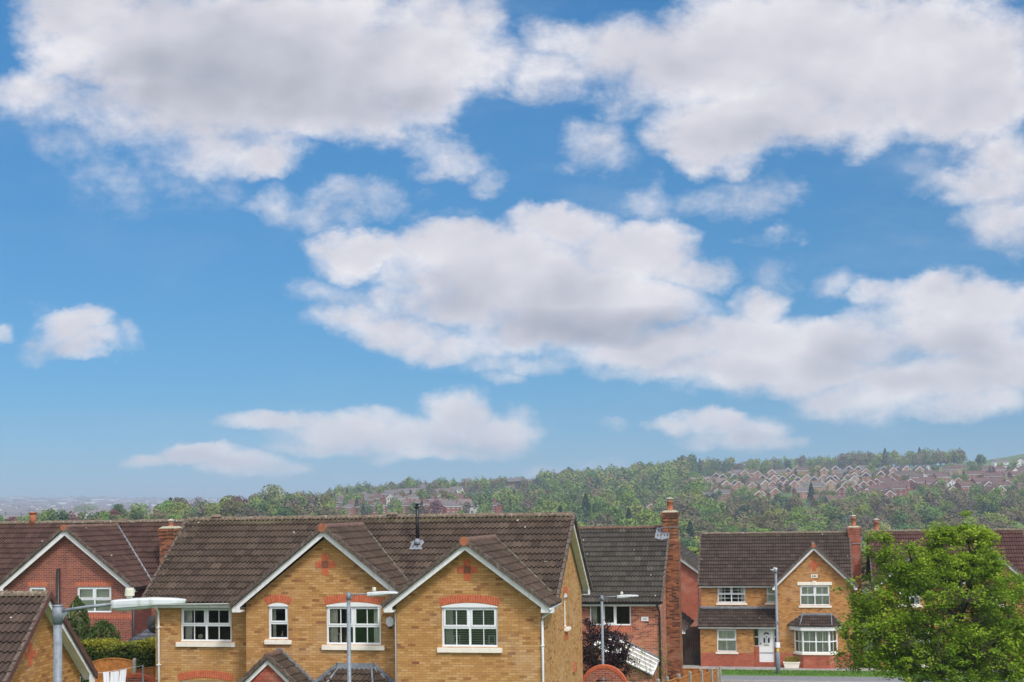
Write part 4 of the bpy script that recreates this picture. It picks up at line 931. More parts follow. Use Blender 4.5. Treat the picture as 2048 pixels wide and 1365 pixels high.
    for k in range(3): mb.box((6.845+k*.09, -.034, 5.455), (6.91+k*.09, -.031, 5.545))
    mb.build('plaque_marks', M['plaqueg'], p)
    # door and side lights
    d = MB(); d.box((3.56, .37, .22), (4.46, .42, 2.33)); D = d.build('front_door', M['doorw'], H)
    k = MB(); n = 10; k.mat = 0
    pts = [(4.01+.17*cos(pi*i/n), .365, 1.90+.15*sin(pi*i/n)) for i in range(n+1)]+[(4.01-.09, .365, 1.90), (4.01, .365, 1.965), (4.01+.09, .365, 1.90)]
    k.face(pts); k.box((3.83, .355, 1.40), (3.93, .368, 1.70)); k.box((4.10, .355, 1.40), (4.20, .368, 1.70)); k.build('door_glass', M['blackglass'], D)
    k = MB(); k.box((3.86, .345, 1.24), (4.16, .369, 1.29)); k.build('letterbox', M['brass'], D); k = MB(); k.box((3.61, .335, 1.33), (3.74, .352, 1.35)); k.box((3.61, .35, 1.26), (3.645, .369, 1.42)); k.build('door_handle', M['iron'], D)
    k = MB(); k.tube([(4.01, .35, 1.80), (4.01, .35, 1.74)], .03, 8); k.build('knocker', M['iron'], D)
    k = MB()
    for a, b_ in ((3.66, 3.98), (4.04, 4.36)):
        for c, e in ((.32, .72), (.78, 1.18)): k.box((a, .366, c), (b_, .369, c+.012)); k.box((a, .366, e), (b_, .369, e+.012)); k.box((a, .366, c), (a+.012, .369, e)); k.box((b_-.012, .366, c), (b_, .369, e))
    k.build('door_panel', M['curtain'], D)
    for a, b_ in ((3.24, 3.56), (4.46, 4.745)): window(H, a, b_, 1.18, 2.33, .32, cols=1, bars=False, curtains=0, sill=None, transom=.5, topw=.01, rec=.03, fr=.04)
    # bay
    br = bay(H, 5.33, 8.62, 6.2, 7.95, 0, -.85, 2.52, 3.15, 't_right', .7, 4)
    mb = MB(); mb.prism([(5.42, -.004), (6.08, -.80), (7.87, -.80), (8.53, -.004)], 2.26, 2.50, 'xy'); mb.build('fascia', M['white'], br)
    mb = MB(); base = [(5.62, -.004), (6.14, -.62), (7.81, -.62), (8.33, -.004)]; mb.prism(base, .78, .90, 'xy'); mb.build('bay_sill', M['cream'], H)
    mb = MB(); mb.prism([(5.70, -.004), (6.20, -.56), (7.75, -.56), (8.25, -.004)], -.8, .779, 'xy'); mb.build('bay_wall', M['red_base'], H)
    f = MB(); g = MB(); segs = [((5.70, 0), (6.18, -.57)), ((6.18, -.57), (7.77, -.57)), ((7.77, -.57), (8.25, 0))]
    cu = MB()
    for (A, B) in segs:
        A3, B3 = Vector((*A, 0)), Vector((*B, 0)); U = (B3-A3).normalized(); L = (B3-A3).length; N = Vector((-U.y, U.x, 0))
        T = Matrix(((U.x, N.x, 0, A3.x), (U.y, N.y, 0, A3.y), (0, 0, 1, 0), (0, 0, 0, 1))); f.T = T; g.T = T; cu.T = T
        f.box((0, 0, .90), (.07, .07, 2.26)); f.box((L-.07, 0, .90), (L, .07, 2.26)); f.box((.07, 0, .90), (L-.07, .07, .97)); f.box((.07, 0, 2.19), (L-.07, .07, 2.26)); f.box((.07, 0, 1.54), (L-.07, .07, 1.61))
        if L > 1: f.box((L/2-.04, -.003, .97), (L/2+.04, .07, 2.19))
        for t in ((.25, .75) if L > 1 else (.5,)): f.box((L*t-.012, .02, .97), (L*t+.012, .05, 2.19))
        g.face([(.07, .045, .97), (L-.07, .045, .97), (L-.07, .045, 2.19), (.07, .045, 2.19)])
        nn = int(L/.1)
        for i in range(nn): a = .06+i*(L-.12)/nn; cu.face([(a, .16, .92), (a+.075, .19, .92), (a+.075, .19, 2.2), (a, .16, 2.2)])
    bw = f.build('bay_window', M['upvc'], H); g.build('glass', M['glass'], bw); cu.build('blind', M['curtain'], bw)
    c = stack(H, 9.17, 9.93, 4.2, 5.1, -.5, 8.36, 'red_stack', pots=((.5, .5),), potr=.15, poth=.55)
    mb = MB(); mb.box((9.12, 4.15, 7.3), (9.98, 5.15, 7.34)); mb.build('lead_flashing', M['lead'], c)
    mb = MB(); mb.tube([(9.1, 4.6, 8.0), (9.1, 4.6, 9.0)], .018, 5); mb.tube([(8.85, 4.6, 8.93), (9.35, 4.6, 8.93)], .014, 5); 
    for k in range(5): mb.tube([(8.88+k*.11, 4.4, 8.93), (8.88+k*.11, 4.8, 8.93)], .010, 4)
    mb.build('tv_aerial', M['zinc'], H)
    mb = MB(); mb.tube([(-.06, .1, 4.75), (-.06, .1, 0)], .04, 6); mb.build('downpipe', M['black'], H)
    return H
M['red_stack'] = brick('red_stack_brick', [(0, (.20, .05, .03)), (.5, (.34, .085, .045)), (1, (.42, .13, .07))], (.40, .27, .22), stain=((.07, .05, .04), .7))
M['plaqueg'] = plain('plaque_green', (.03, .09, .05), .6)
build_right()

# ---- red roofed house behind the maple
def build_rr():
    H = house_root('red_roofed_house', 'house with maroon tiled roof and two gables behind the large maple', (11.49, 84.0, -1.96))
    w = MB(); x0, x1 = 10.7, 19.4
    gops = [(11.95, 13.15, 3.75, 4.8), (16.6, 18.0, 3.75, 4.8)]
    wall_rect(w, 10.75, 14.75, -.8, 4.95, 0, [gops[0], (11.4, 13.7, .05, 2.15)]); gable_poly(w, 10.75, 14.75, 12.7, 4.95, 6.55, 0); wall_rect(w, 15.6, 19.4, -.8, 4.95, 0, [gops[1]]); gable_poly(w, 15.6, 19.4, 17.45, 4.95, 6.65, 0)
    wall_rect(w, 14.75, 15.6, -.8, 4.9, 1.0); w.face([(14.75, 0, -.8), (14.75, 1, -.8), (14.75, 1, 4.9), (14.75, 0, 4.9)]); w.face([(15.6, 1, -.8), (15.6, 0, -.8), (15.6, 0, 4.9), (15.6, 1, 4.9)])
    T = side_T(19.4, 1); wall_rect(w, 0, 8.1, -1, 4.9, 0, T=T); gable_poly(w, 1.2, 8.1, 4.6, 4.9, 7.95, 0, T); T = side_T(10.75, -1); wall_rect(w, -8.1, 0, -1, 4.9, 0, T=T); gable_poly(w, -8.1, -1.2, -4.6, 4.9, 7.95, 0, T)
    w.face([(19.4, 8.1, -1), (10.75, 8.1, -1), (10.75, 8.1, 4.9), (19.4, 8.1, 4.9)])
    w.build('wall', M['buff_far'], H); room(H, 10.8, 19.3, 1.2, 8.1)
    main_roof(H, 10.45, 19.75, .85, 4.82, 4.6, 8.07, 14, 't_red2', 'ridge', moss=250)
    cross_gable(H, 10.45, 12.7, 14.95, 4.86, 6.82, -.33, 3.3, 9, 't_red2', 'ridge', main=(.85, 4.82, .867)); cross_gable(H, 15.2, 17.45, 19.7, 4.86, 6.88, -.33, 3.35, 9, 't_red2', 'ridge', main=(.85, 4.82, .867))
    b = MB(); barge(b, 10.48, 12.7, 14.92, 4.84, 6.76, -.30, w=.16); b.build('bargeboard', M['white'], H); b = MB(); barge(b, 15.23, 17.45, 19.67, 4.84, 6.82, -.30, w=.16); b.build('bargeboard', M['white'], H)
    mb = MB(); mb.box((16.2, -.01, 4.95), (18.4, .01, 5.2)); mb.build('soldier_course', M['soldier'], H)
    for g in gops: window(H, *g, 0, sill=(.1, .12, .06), curtains=2)
    mb = MB(); mb.box((11.4, .03, .05), (13.7, .08, 2.15)); d = mb.build('garage_door', M['doorw'], H); mb = MB()
    for k in range(6): mb.box((11.42, .022, .3+k*.33), (13.68, .029, .32+k*.33))
    mb.build('door_rib', M['curtain'], d)
    chimney_pot(H, 10.95, 4.7, 8.12, .17, .62, 'terra', True)
    return H
build_rr()

# ---- partly hidden red brick house between the tall chimney and the right house
def build_c():
    H = house_root('red_gabled_house', 'orange red brick house half hidden behind the tall side chimney', (6.7, 98.0, -2.3))
    w = MB(); wall_rect(w, 0, 7.1, -1, 5.2, 0); gable_poly(w, 0, 7.1, 3.55, 5.2, 7.8, 0); shell_sides(w, 0, 7.1, 0, 9, 5.2, 4.5, 5.3, z0=-1); w.build('wall', M['red_base'], H)
    cross_gable(H, -.3, 3.55, 7.4, 5.1, 7.98, -.35, 9.3, 14, 't_dark', 'ridge', 'roof')
    b = MB(); barge(b, -.28, 3.55, 7.38, 5.08, 7.92, -.32, w=.2); b.build('bargeboard', M['white'], H)
    mb = MB(); mb.tube([(7.2, .1, 5.0), (7.2, .1, 0)], .05, 6); mb.build('downpipe', M['black'], H)
build_c()
def build_cg():
    H = house_root('side_garage', 'small buff brick garage with brown roof beside the white doored house', (7.3, 84.5, -1.96)); H['category'] = 'garage'
    w = MB(); wall_rect(w, 0, 3.05, -.8, 2.3, 0); gable_poly(w, 0, 3.05, 1.5, 2.3, 3.4, 0); w.face([(3.05, 0, -.8), (3.05, 6, -.8), (3.05, 6, 2.3), (3.05, 0, 2.3)]); w.face([(0, 6, -.8), (0, 0, -.8), (0, 0, 2.3), (0, 6, 2.3)]); w.build('wall', M['buff_far'], H)
    cross_gable(H, -.3, 1.5, 3.35, 2.2, 3.75, -.3, 6.2, 7, 't_right', 'ridge', 'roof', disc=False)
    b = MB(); barge(b, -.28, 1.5, 3.33, 2.18, 3.68, -.27, w=.2, foot=.3); b.build('bargeboard', M['white'], H)
    # dark timber gate closing the passage to the house
    G = thing('passage_gate', 'dark timber gate in the passage left of the white doored house', 'gate', tuple(Vector(H.location)+Matrix.Rotation(-radians(12), 3, 'Z') @ Vector((3.1, 1.0, 0))), -radians(12))
    mb = MB()
    for k in range(7): mb.box((k*.145, 0, .03), (k*.145+.138, .03, 2.35))
    mb.build('gate_boards', M['darkwood'], G); mb = MB(); mb.box((0, .032, .4), (1.0, .06, .5)); mb.box((0, .032, 1.9), (1.0, .06, 2.0)); mb.build('gate_rail', M['darkwood'], G)
M['darkwood'] = plain('dark_brown_timber', (.035, .022, .017), .8, var=.3)
build_cg()
#__END_HOUSES__

# ================================================================ terrain
def Hpx(x): return 1015-.0145*(x-1024)
_D = np.array([100, 180, 300, 450, 600, 800, 1000, 1200, 1500, 2300, 3500, 5000, 6500.])
_C = {-600: [-2, -8, -10, -1, -4, -8, -8, -8, -8, -2, 14, 42, 66], 0: [-2, -8, -10, -1, -4, -8, -8, -8, -8, -2, 14, 42, 66],
 200: [-2, -8, -9, 1, -2, -5, -6, -7, -8, -2, 14, 42, 64], 400: [-2, -8, -8, 2, 4, 1, -2, -4, -6, -1, 14, 40, 62],
 600: [-2, -8, -10, -1, 4, 8, 6, 4, 0, 0, 12, 38, 58], 700: [-2, -8, -11, -6, 0, 10, 15, 12, 4, 0, 12, 35, 52],
 850: [-2, -8, -12, -5, 3, 12, 19, 16, 8, 0, 20, 40, 60], 1050: [-2, -8, -13, -8, 0, 8, 19, 20, 12, 0, 20, 40, 60],
 1200: [-2, -8, -14, -11, -4, 6, 18, 28, 22, 5, 20, 40, 60], 1400: [-2, -8, -15, -12, -3, 11, 25, 36, 32, 10, 20, 40, 60],
 1600: [-2, -8, -15, -12, -3, 11.5, 27, 38, 36, 10, 20, 40, 60], 1800: [-2, -8, -15, -12, -4, 11.5, 26, 38, 40, 10, 20, 40, 60],
 1950: [-2, -8, -15, -12, -4, 11, 25, 37, 51, 30, 20, 40, 60], 2100: [-2, -8, -15, -12, -4, 11, 25, 38, 60, 40, 20, 40, 60], 2700: [-2, -8, -15, -12, -4, 11, 25, 38, 66, 40, 20, 40, 60]}
_CX = np.array(sorted(_C)); _CT = np.array([_C[k] for k in _CX])
_NP = np.array([(0,0,2.5),(-5,15,1.6),(6,15,1.6),(-11,33,1.3),(-3,36,.2),(.8,40,0),(-10,42,.3),(-12,50,.5),(-18,57,0),(-30,57,.2),(-20,40,1.2),(3,48,0),(5,55,-1.1),(5,62,-1.35),(10,60,-1.3),(10,48,-.6),(16,50,-1.5),(26,50,-1.6),(12,30,.5),(30,30,.5),(7,75,-2),(6,98,-2.3),(-20,80,-1),(-10,100,-2),(0,-30,3.5),(30,-20,3.5),(-30,-20,3.5)])
def ground(X, Y):
    X = np.atleast_1d(np.asarray(X, float)); Y = np.atleast_1d(np.asarray(Y, float)); d = np.hypot(X, Y)
    w = 1/(((X[:, None]-_NP[None, :, 0])**2+(Y[:, None]-_NP[None, :, 1])**2)+9)**1.6; zn = (w*_NP[None, :, 2]).sum(1)/w.sum(1)
    px = np.clip(1024+2700*X/np.maximum(Y, .15*d+1e-6), -600, 2700)
    i = np.clip(np.searchsorted(_CX, px)-1, 0, len(_CX)-2); t = (px-_CX[i])/(_CX[i+1]-_CX[i]); t = t*t*(3-2*t)
    j = np.clip(np.searchsorted(_D, d)-1, 0, len(_D)-2); s = np.clip((d-_D[j])/(_D[j+1]-_D[j]), 0, 1)
    a = _CT[i, j]*(1-s)+_CT[i, j+1]*s; b = _CT[i+1, j]*(1-s)+_CT[i+1, j+1]*s; zf = a*(1-t)+b*t
    zf = zf+(np.sin(X*.013+1.3)*np.cos(Y*.011)*1.0+np.sin(X*.041)*np.sin(Y*.033)*.5)*np.clip((d-250)/300, 0, 1)
    zf = zf+(np.sin(X*.0021+.4)*5+np.sin(X*.0057+Y*.001)*2.5)*np.clip((d-2500)/2500, 0, 1)*.6
    k = np.clip((d-100)/80, 0, 1); k = k*k*(3-2*k); z = zn*(1-k)+zf*k
    bk = np.clip((Y/np.maximum(d, 1e-6)+.1)/.25, 0, 1); z = z*bk+(3.5+0*z)*(1-bk)*np.clip(d/60, 0, 1)+zn*(1-bk)*(1-np.clip(d/60, 0, 1))
    # level plots under the right-hand houses and road
    q = np.clip((X-6)/4, 0, 1)*np.clip((Y-64)/8, 0, 1)*np.clip((104-Y)/8, 0, 1)*np.clip((60-X)/10, 0, 1)
    return z*(1-q)+(-2.25)*q
def gz(x, y): return float(ground(x, y)[0])
def hit(px, py, dmin=250, dmax=2500):
    """where the sight line through a pixel meets the ground"""
    r = ray(px, py); ys = np.linspace(dmin, dmax, 900); P = CAM[None, :]+r[None, :]*(ys/r[1])[:, None]
    g = ground(P[:, 0], P[:, 1]); k = np.where(P[:, 2] <= g)[0]
    return Vector((float(P[k[0], 0]), float(P[k[0], 1]), float(g[k[0]]))) if len(k) else None
def build_terrain():
    na = 360; rr = np.concatenate([[0.01], np.geomspace(3, 6550, 190)])
    # finer angular steps in front
    ang = np.concatenate([np.linspace(-28, 28, 260), np.linspace(28, 332, 120)[1:-1]])
    A = np.radians(ang); X = rr[:, None]*np.sin(A)[None, :]; Y = rr[:, None]*np.cos(A)[None, :]; Z = ground(X.ravel(), Y.ravel())
    V = np.stack([X.ravel(), Y.ravel(), Z], 1); n = len(A); m_ = len(rr)
    i, j = np.meshgrid(np.arange(m_-1), np.arange(n), indexing='ij'); i, j = i.ravel(), j.ravel(); j2 = (j+1) % n
    F = np.stack([i*n+j, (i+1)*n+j, (i+1)*n+j2, i*n+j2], 1)
    mt, g = newmat('grassland')
    tc = g.n('ShaderNodeTexCoord').outputs['Object']
    f, _ = g.noise(tc, .02, 5, .6); f2, _ = g.noise(tc, 1.7, 4, .6); f3, _ = g.noise(tc, .0035, 4, .6)
    c = g.ramp(f, [(.3, (.050, .085, .022)), (.5, (.085, .15, .03)), (.7, (.12, .17, .05))]); c = g.mix(g.lin(f2, .3, .7, 0, .5), c, g.mix(1, c, (.6, .6, .6, 1), 'MULTIPLY'))
    c = g.mix(g.ss(f3, .5, .62, 0, .45), c, (.16, .145, .075, 1))
    b = g.n('ShaderNodeBsdfPrincipled', None, Base_Color=c, Roughness=.95); finish(g, b)
    o = obj('ground', np_mesh('ground', V, F, None, [mt], smooth=True)); tag(o, kind='structure')
build_terrain()

# ---------------------------------------------------------------- street surfaces before the right-hand house
HR = Matrix.Translation((11.49, 84.0, -1.96)) @ Matrix.Rotation(-radians(12), 4, 'Z')
def sheet(name, pts, z, mat, th=.25):
    mb = MB(HR); mb.prism(pts, z-th, z, 'xy'); o = mb.build(name, M[mat]); tag(o, kind='structure'); return o
M['grass'] = plain('mown_grass', (.105, .215, .035), .95, var=.35, scale=7, bump=.6)
sheet('path', [(-3.2, .6), (-3.2, -1.75), (26, -1.75), (26, -.02), (0, -.02), (0, .6)], -.03, 'concrete')
sheet('lawn', [(-1.2, -1.76), (-1.2, -4.35), (26, -4.35), (26, -1.76)], -.01, 'grass')
sheet('pavement', [(-8, -4.36), (-8, -6.5), (40, -6.5), (40, -4.36)], -.03, 'asphalt_p')
sheet('kerb', [(-8, -6.501), (-8, -6.64), (40, -6.64), (40, -6.501)], -.02, 'kerb')
sheet('road', [(-8, -6.642), (-8, -14.5), (40, -14.5), (40, -6.642)], -.14, 'asphalt_r')
def grass_blades():
    rng = np.random.default_rng(5); n = 9000
    x = rng.uniform(-1.2, 14, n); y = -1.8-rng.random(n)*2.5; h = rng.uniform(.03, .07, n); a = rng.random(n)*pi
    dx = np.cos(a)*.012; dy = np.sin(a)*.012; P = np.stack([x, y, np.full(n, -.01)], 1)
    V = np.stack([P+np.stack([-dx, -dy, 0*x], 1), P+np.stack([dx, dy, 0*x], 1), P+np.stack([dx*.3+rng.normal(0, .01, n), dy*.3+rng.normal(0, .01, n), h], 1), P+np.stack([-dx*.3, -dy*.3, h], 1)], 1).reshape(-1, 3)
    F = np.arange(4*n).reshape(-1, 4); u = np.repeat(rng.random(n), 4); UV = np.stack([u, u], 1)
    o = obj('lawn_grass', np_mesh('lawn_grass', V, F, UV, [leafmat('grass_blade', [(0, (.07, .16, .02)), (1, (.15, .28, .05))])])); o.matrix_world = HR; tag(o, 'short mown grass of the front lawn before the white doored house', 'grass', kind='stuff')
grass_blades()

# ---------------------------------------------------------------- street lamps
def street_lamp(label, px_pole, ytop, Y, zbase, arm, lan, s, arm_rise=.06, door=False, r=.05, yaw=0.0, cap=False):
    p = at(px_pole, ytop, Y); H = thing('street_lamp', label, 'street lamp', (p.x, p.y, zbase), yaw, 'street lamps on grey steel poles'); zt = p.z-zbase
    mb = MB(); mb.tube([(0, 0, -.3), (0, 0, 1.25), (0, 0, 1.32), (0, 0, zt)], [r*1.75, r*1.75, r*1.05, r*.92], 14); mb.build('pole', M['zinc'], H)
    mb = MB(); c = r*1.14; mb.tube([(0, 0, zt-.19*s), (0, 0, zt)], [c, c*1.03], 14); mb.tube([(0, 0, zt), (0, 0, zt+.015*s)], [c*1.1, c*.9], 14); mb.prism([(c*.8, zt-.17*s), (c*2.3, zt-.045*s), (c*.8, zt-.045*s)], -.006, .006); mb.build('pole_collar', M['zinc'], H)
    if arm:
        mb = MB(); mb.tube([(c*.5, 0, zt-.055*s), (arm*.5, 0, zt-.055*s+arm_rise*.55), (arm+.03, 0, zt-.055*s+arm_rise)], .019*s, 8); mb.build('bracket_arm', M['zinc'], H)
    z0 = zt-.055*s+arm_rise; x0 = arm
    def ring(x, hw, a, b, n=16):
        out = []; a *= .82; b *= .78
        for k in range(n):
            t = 2*pi*k/n; cy, cz = cos(t), sin(t); e = .42
            yy = hw*math.copysign(abs(cy)**e, cy); zz = (b if cz > 0 else -a)*abs(cz)**e; out.append((x, yy, z0+zz))
        return out
    L = lan; mb = MB(); mb.loft([ring(x0-.002, .07*s, .058*s, .030*s), ring(x0, .095*s, .078*s, .052*s), ring(x0+L*.25, .115*s, .058*s, .072*s), ring(x0+L*.55, .11*s, .030*s, .080*s), ring(x0+L*.85, .09*s, -.008*s, .066*s), ring(x0+L*.98, .06*s, -.026*s, .05*s), ring(x0+L, .03*s, -.03*s, .042*s)], smooth=False)
    ln = mb.build('lantern', M['lantern'], H)
    mb = MB(); mb.loft([ring(x0+.03, .08*s, .095*s, -.05*s), ring(x0+L*.2, .09*s, .098*s, -.04*s), ring(x0+L*.50, .085*s, .07*s, -.02*s), ring(x0+L*.56, .07*s, .05*s, -.02*s)]); mb.build('lamp_bowl', M['bowl'], ln)
    mb = MB(); xc = x0+L*.22; mb.tube([(xc, 0, z0+.06*s), (xc, 0, z0+.085*s)], .035*s, 12); mb.tube([(xc, 0, z0+.085*s), (xc, 0, z0+.15*s), (xc, 0, z0+.17*s)], [.053*s, .049*s, .043*s], 14, smooth=False); mb.build('photocell', M['photocell'], ln)
    return H, zt
street_lamp('large grey street lamp rising in front of the buff garage', 115.5, 1213, 15, gz(-5.05, 15), .62, .80, 1.0, .075)
street_lamp('grey street lamp before the double window of the big buff house', 697, 1186, 36, gz(-4.4, 36), .50, .82, 1.0, .02, r=.055)
street_lamp('grey street lamp beside the dark purple plum tree', 1203.5, 1192, 49, gz(3.2, 49), .55, .78, 1.0, .02, r=.05)
def far_lamp():
    z = -1.99; H, zt = street_lamp('tall grey street lamp on the lawn edge by the white front door', 1551.5, 1140, 79.6, z, .12, .75, 1.0, .01, r=.075, yaw=radians(98))
    mb = MB(); mb.tube([(0, 0, zt-.02), (0, 0, zt+.12)], [.10, .09], 10); mb.build('pole_cap', M['lantern'], H)
    mb = MB(); mb.box((-.13, -.11, 1.55), (.13, .11, 1.85)); mb.build('sign_plate', M['upvc'], H); mb = MB(); mb.tube([(0, 0, 1.15), (0, 0, 1.53)], .084, 12); mb.build('yellow_band', M['yellow'], H)
    mb = MB(); mb.box((-.1, -.085, 2.95), (.1, .085, 3.10)); mb.build('junction_box', M['zinc'], H)
M['yellow'] = plain('yellow_band', (.60, .45, .06), .5)
far_lamp()

# ---------------------------------------------------------------- leaves
def leaf_quads(P, size, rng, flat=.5, aspect=.75, up=(0, 0, 1), droop=0.0):
    n = len(P); nrm = rng.normal(0, 1, (n, 3)); nrm = nrm/np.linalg.norm(nrm, axis=1)[:, None]
    nrm = nrm*(1-flat)+(np.array(up)[None, :] if np.ndim(up) == 1 else up)*flat; nrm /= np.linalg.norm(nrm, axis=1)[:, None]
    t = rng.normal(0, 1, (n, 3)); a = np.cross(nrm, t); a /= np.linalg.norm(a, axis=1)[:, None]; b = np.cross(nrm, a)
    s = (size*rng.uniform(.6, 1.25, n))[:, None]; a = a*s; b = b*s*aspect
    V = np.stack([P-a*.5, P-b*.5+a*.08, P+a*.5, P+b*.5+a*.08], 1).reshape(-1, 3)
    return V, np.arange(4*n).reshape(-1, 4)
def mix_mesh(name, leaf, mb, mats):
    """leaf quads (mats[0]) only"""
    V, F, u = leaf; UV = np.stack([np.repeat(u, 4)]*2, 1); return np_mesh(name, V, F, UV, mats)
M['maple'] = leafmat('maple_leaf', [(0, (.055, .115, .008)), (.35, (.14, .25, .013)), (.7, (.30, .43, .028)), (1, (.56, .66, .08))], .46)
M['plumleaf'] = leafmat('plum_leaf', [(0, (.018, .009, .012)), (.6, (.035, .013, .018)), (1, (.075, .025, .03))], .2)
M['conifer'] = leafmat('conifer_leaf', [(0, (.030, .055, .012)), (.6, (.055, .095, .018)), (1, (.10, .15, .03))], .2)
M['hedge'] = leafmat('hedge_leaf', [(0, (.045, .075, .012)), (.45, (.10, .14, .018)), (.72, (.32, .31, .03)), (1, (.52, .46, .045))], .3)
def crown_from(ells, n, rng, shell=.55):
    """cluster centres inside a union of ellipsoids, denser towards the surface"""
    vol = np.array([a[3]*a[4]*a[5] for a in ells]); vol = vol**.75; out = []
    k = rng.choice(len(ells), n, p=vol/vol.sum())
    d = rng.normal(0, 1, (n, 3)); d /= np.linalg.norm(d, axis=1)[:, None]; r = rng.random(n)**(1/3.)*(1-shell)+shell*rng.uniform(.75, 1.03, n)
    C = np.array([a[:3] for a in ells])[k]; R = np.array([a[3:6] for a in ells])[k]
    return C+d*R*r[:, None]
def limb(mb, A, B, r0, r1, rng, n=6, bend=.12, up=.15):
    A, B = Vector(A), Vector(B); L = (B-A).length; pts = []; o = Vector((rng.normal(0, bend), rng.normal(0, bend), 0))*L
    for i in range(n+1):
        t = i/n; p = A.lerp(B, t)+o*sin(pi*t)+Vector((0, 0, -up*L*sin(pi*t)*.5)); pts.append(p+Vector((rng.normal(0, .012*L), rng.normal(0, .012*L), 0))*(0 < i < n))
    mb.tube(pts, [r0+(r1-r0)*i/n for i in range(n+1)], 6, cap=False); return pts
def build_tree(name, label, cat, base, fork_z, ells, limbs, nclu, nleaf, lsize, leafmat_, rng, spread=.32, flat=.5, trunk_r=.16, twig=.012, shell=.5, vertical=False):
    H = thing(name, label, cat, base); b = Vector(base); mb = MB()
    E_ = [(e[0]-b.x, e[1]-b.y, e[2]-b.z, *e[3:]) for e in ells]
    fz = fork_z-b.z; mb.tube([(0, 0, -.4), (0, 0, fz*.4), (.05, 0, fz)], [trunk_r*1.35, trunk_r, trunk_r*.85], 10)
    nodes = []
    for t in limbs:
        T = Vector(t)-b; pts = limb(mb, (.03, 0, fz-.05-rng.random()*.3), T, trunk_r*.55, .02, rng, 7); nodes += [(p, i) for i, p in enumerate(pts) if i > 1]
        for q in range(4):
            i = int(rng.integers(2, 6)); p = pts[i]; d = Vector(rng.normal(0, 1, 3)); d.z = abs(d.z)*.8+.3; d.normalize(); e = p+d*float(rng.uniform(.7, 1.5)); pp = limb(mb, p, e, .035, .010, rng, 4, .08); nodes += [(x, 9) for x in pp[2:]]
    C = crown_from(E_, nclu, rng, shell); NP_ = np.array([tuple(x[0]) for x in nodes])
    for c in C:
        dd = ((NP_-c)**2).sum(1)+np.maximum(NP_[:, 2]-c[2], 0)**2*2; p = NP_[int(dd.argmin())]
        m_ = p*.45+c*.55+np.array([0, 0, -.08]); mb.tube([tuple(p), tuple(m_), tuple(c)], [twig, twig*.8, twig*.5], 3, cap=False)
    mb.build('trunk', M['bark'], H)
    k = rng.integers(int(nleaf*.5), int(nleaf*1.5), nclu); idx = np.repeat(np.arange(nclu), k); n = len(idx)
    off = rng.normal(0, 1, (n, 3)); off /= np.maximum(np.linalg.norm(off, axis=1), 1e-6)[:, None]; off *= (rng.random(n)**.5)[:, None]; sp = rng.uniform(.6, 1.35, nclu)[idx]*spread
    off[:, 2] = off[:, 2]*(1.3 if vertical else .62); P = C[idx]+off*sp[:, None]
    V, F = leaf_quads(P, lsize, rng, flat)
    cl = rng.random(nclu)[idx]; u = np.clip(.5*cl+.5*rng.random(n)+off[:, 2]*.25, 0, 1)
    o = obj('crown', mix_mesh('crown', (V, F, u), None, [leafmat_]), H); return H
def E(px, py, Y, rx, rz, ry):      # ellipsoid from where it stands: size in photo pixels at its own distance
    p = at(px, py, Y); k = Y/FPX; return (p.x, p.y, p.z, rx*k, ry, rz*k)
def maple():
    rng = np.random.default_rng(11); Y = 50.0
    el = [E(1880, 1230, Y, 165, 130, 3.2), E(1925, 1120, Y, 72, 66, 1.7), E(1820, 1140, Y, 66, 56, 1.5), E(1758, 1092, Y, 26, 38, .6), E(2025, 1225, Y+.5, 80, 78, 2.2), E(1985, 1300, Y, 90, 70, 2.2), E(1765, 1265, Y-.5, 88, 70, 2.0), E(1900, 1320, Y-1.4, 165, 62, 2.2), E(1712, 1315, Y, 42, 24, 1.0), E(1930, 1036, Y, 10, 18, .3), E(1915, 1068, Y, 48, 24, .9), E(1965, 1080, Y, 26, 30, .6), E(1875, 1072, Y, 26, 26, .6), E(1965, 1068, Y, 18, 26, .5), E(1965, 1130, Y, 40, 34, 1.2), E(1700, 1185, Y, 26, 32, .7)]
    b = at(1880, 1380, Y); b.z = gz(b.x, b.y)
    L = [at(x, y, Y+dy) for x, y, dy in ((1930, 1045, 0), (1885, 1080, .3), (1815, 1095, -.2), (1758, 1075, 0), (1705, 1190, .3), (1700, 1300, -.6), (1960, 1095, .2), (2000, 1190, .5), (2040, 1240, -.3), (1850, 1200, 2.4), (1930, 1200, -2.6), (1820, 1290, -2.6), (1960, 1300, -2.2), (1900, 1160, 1.8))]
    build_tree('maple_tree', 'large maple with fresh bright green leaves hiding the red roofed house', 'tree', b, at(1880, 1330, Y).z, el, L, 1750, 56, .104, M['maple'], rng, spread=.33, flat=.55, trunk_r=.17)
maple()
def plum():
    rng = np.random.default_rng(3); Y = 50.5
    el = [E(1205, 1300, Y, 48, 50, .9), E(1185, 1262, Y, 22, 26, .5), E(1235, 1295, Y, 30, 34, .6), E(1245, 1330, Y, 26, 24, .5), E(1178, 1330, Y, 20, 40, .5)]
    b = at(1205, 1365, Y); b.z = gz(b.x, b.y); L = [at(x, y, Y) for x, y in ((1222, 1238), (1185, 1238), (1252, 1265), (1178, 1290), (1258, 1310), (1205, 1250))]
    build_tree('purple_plum_tree', 'dark purple leaved plum tree before the white lean-to roof', 'tree', b, at(1205, 1345, Y).z, el, L, 260, 34, .070, M['plumleaf'], rng, spread=.20, flat=.3, trunk_r=.07, twig=.008)
plum()
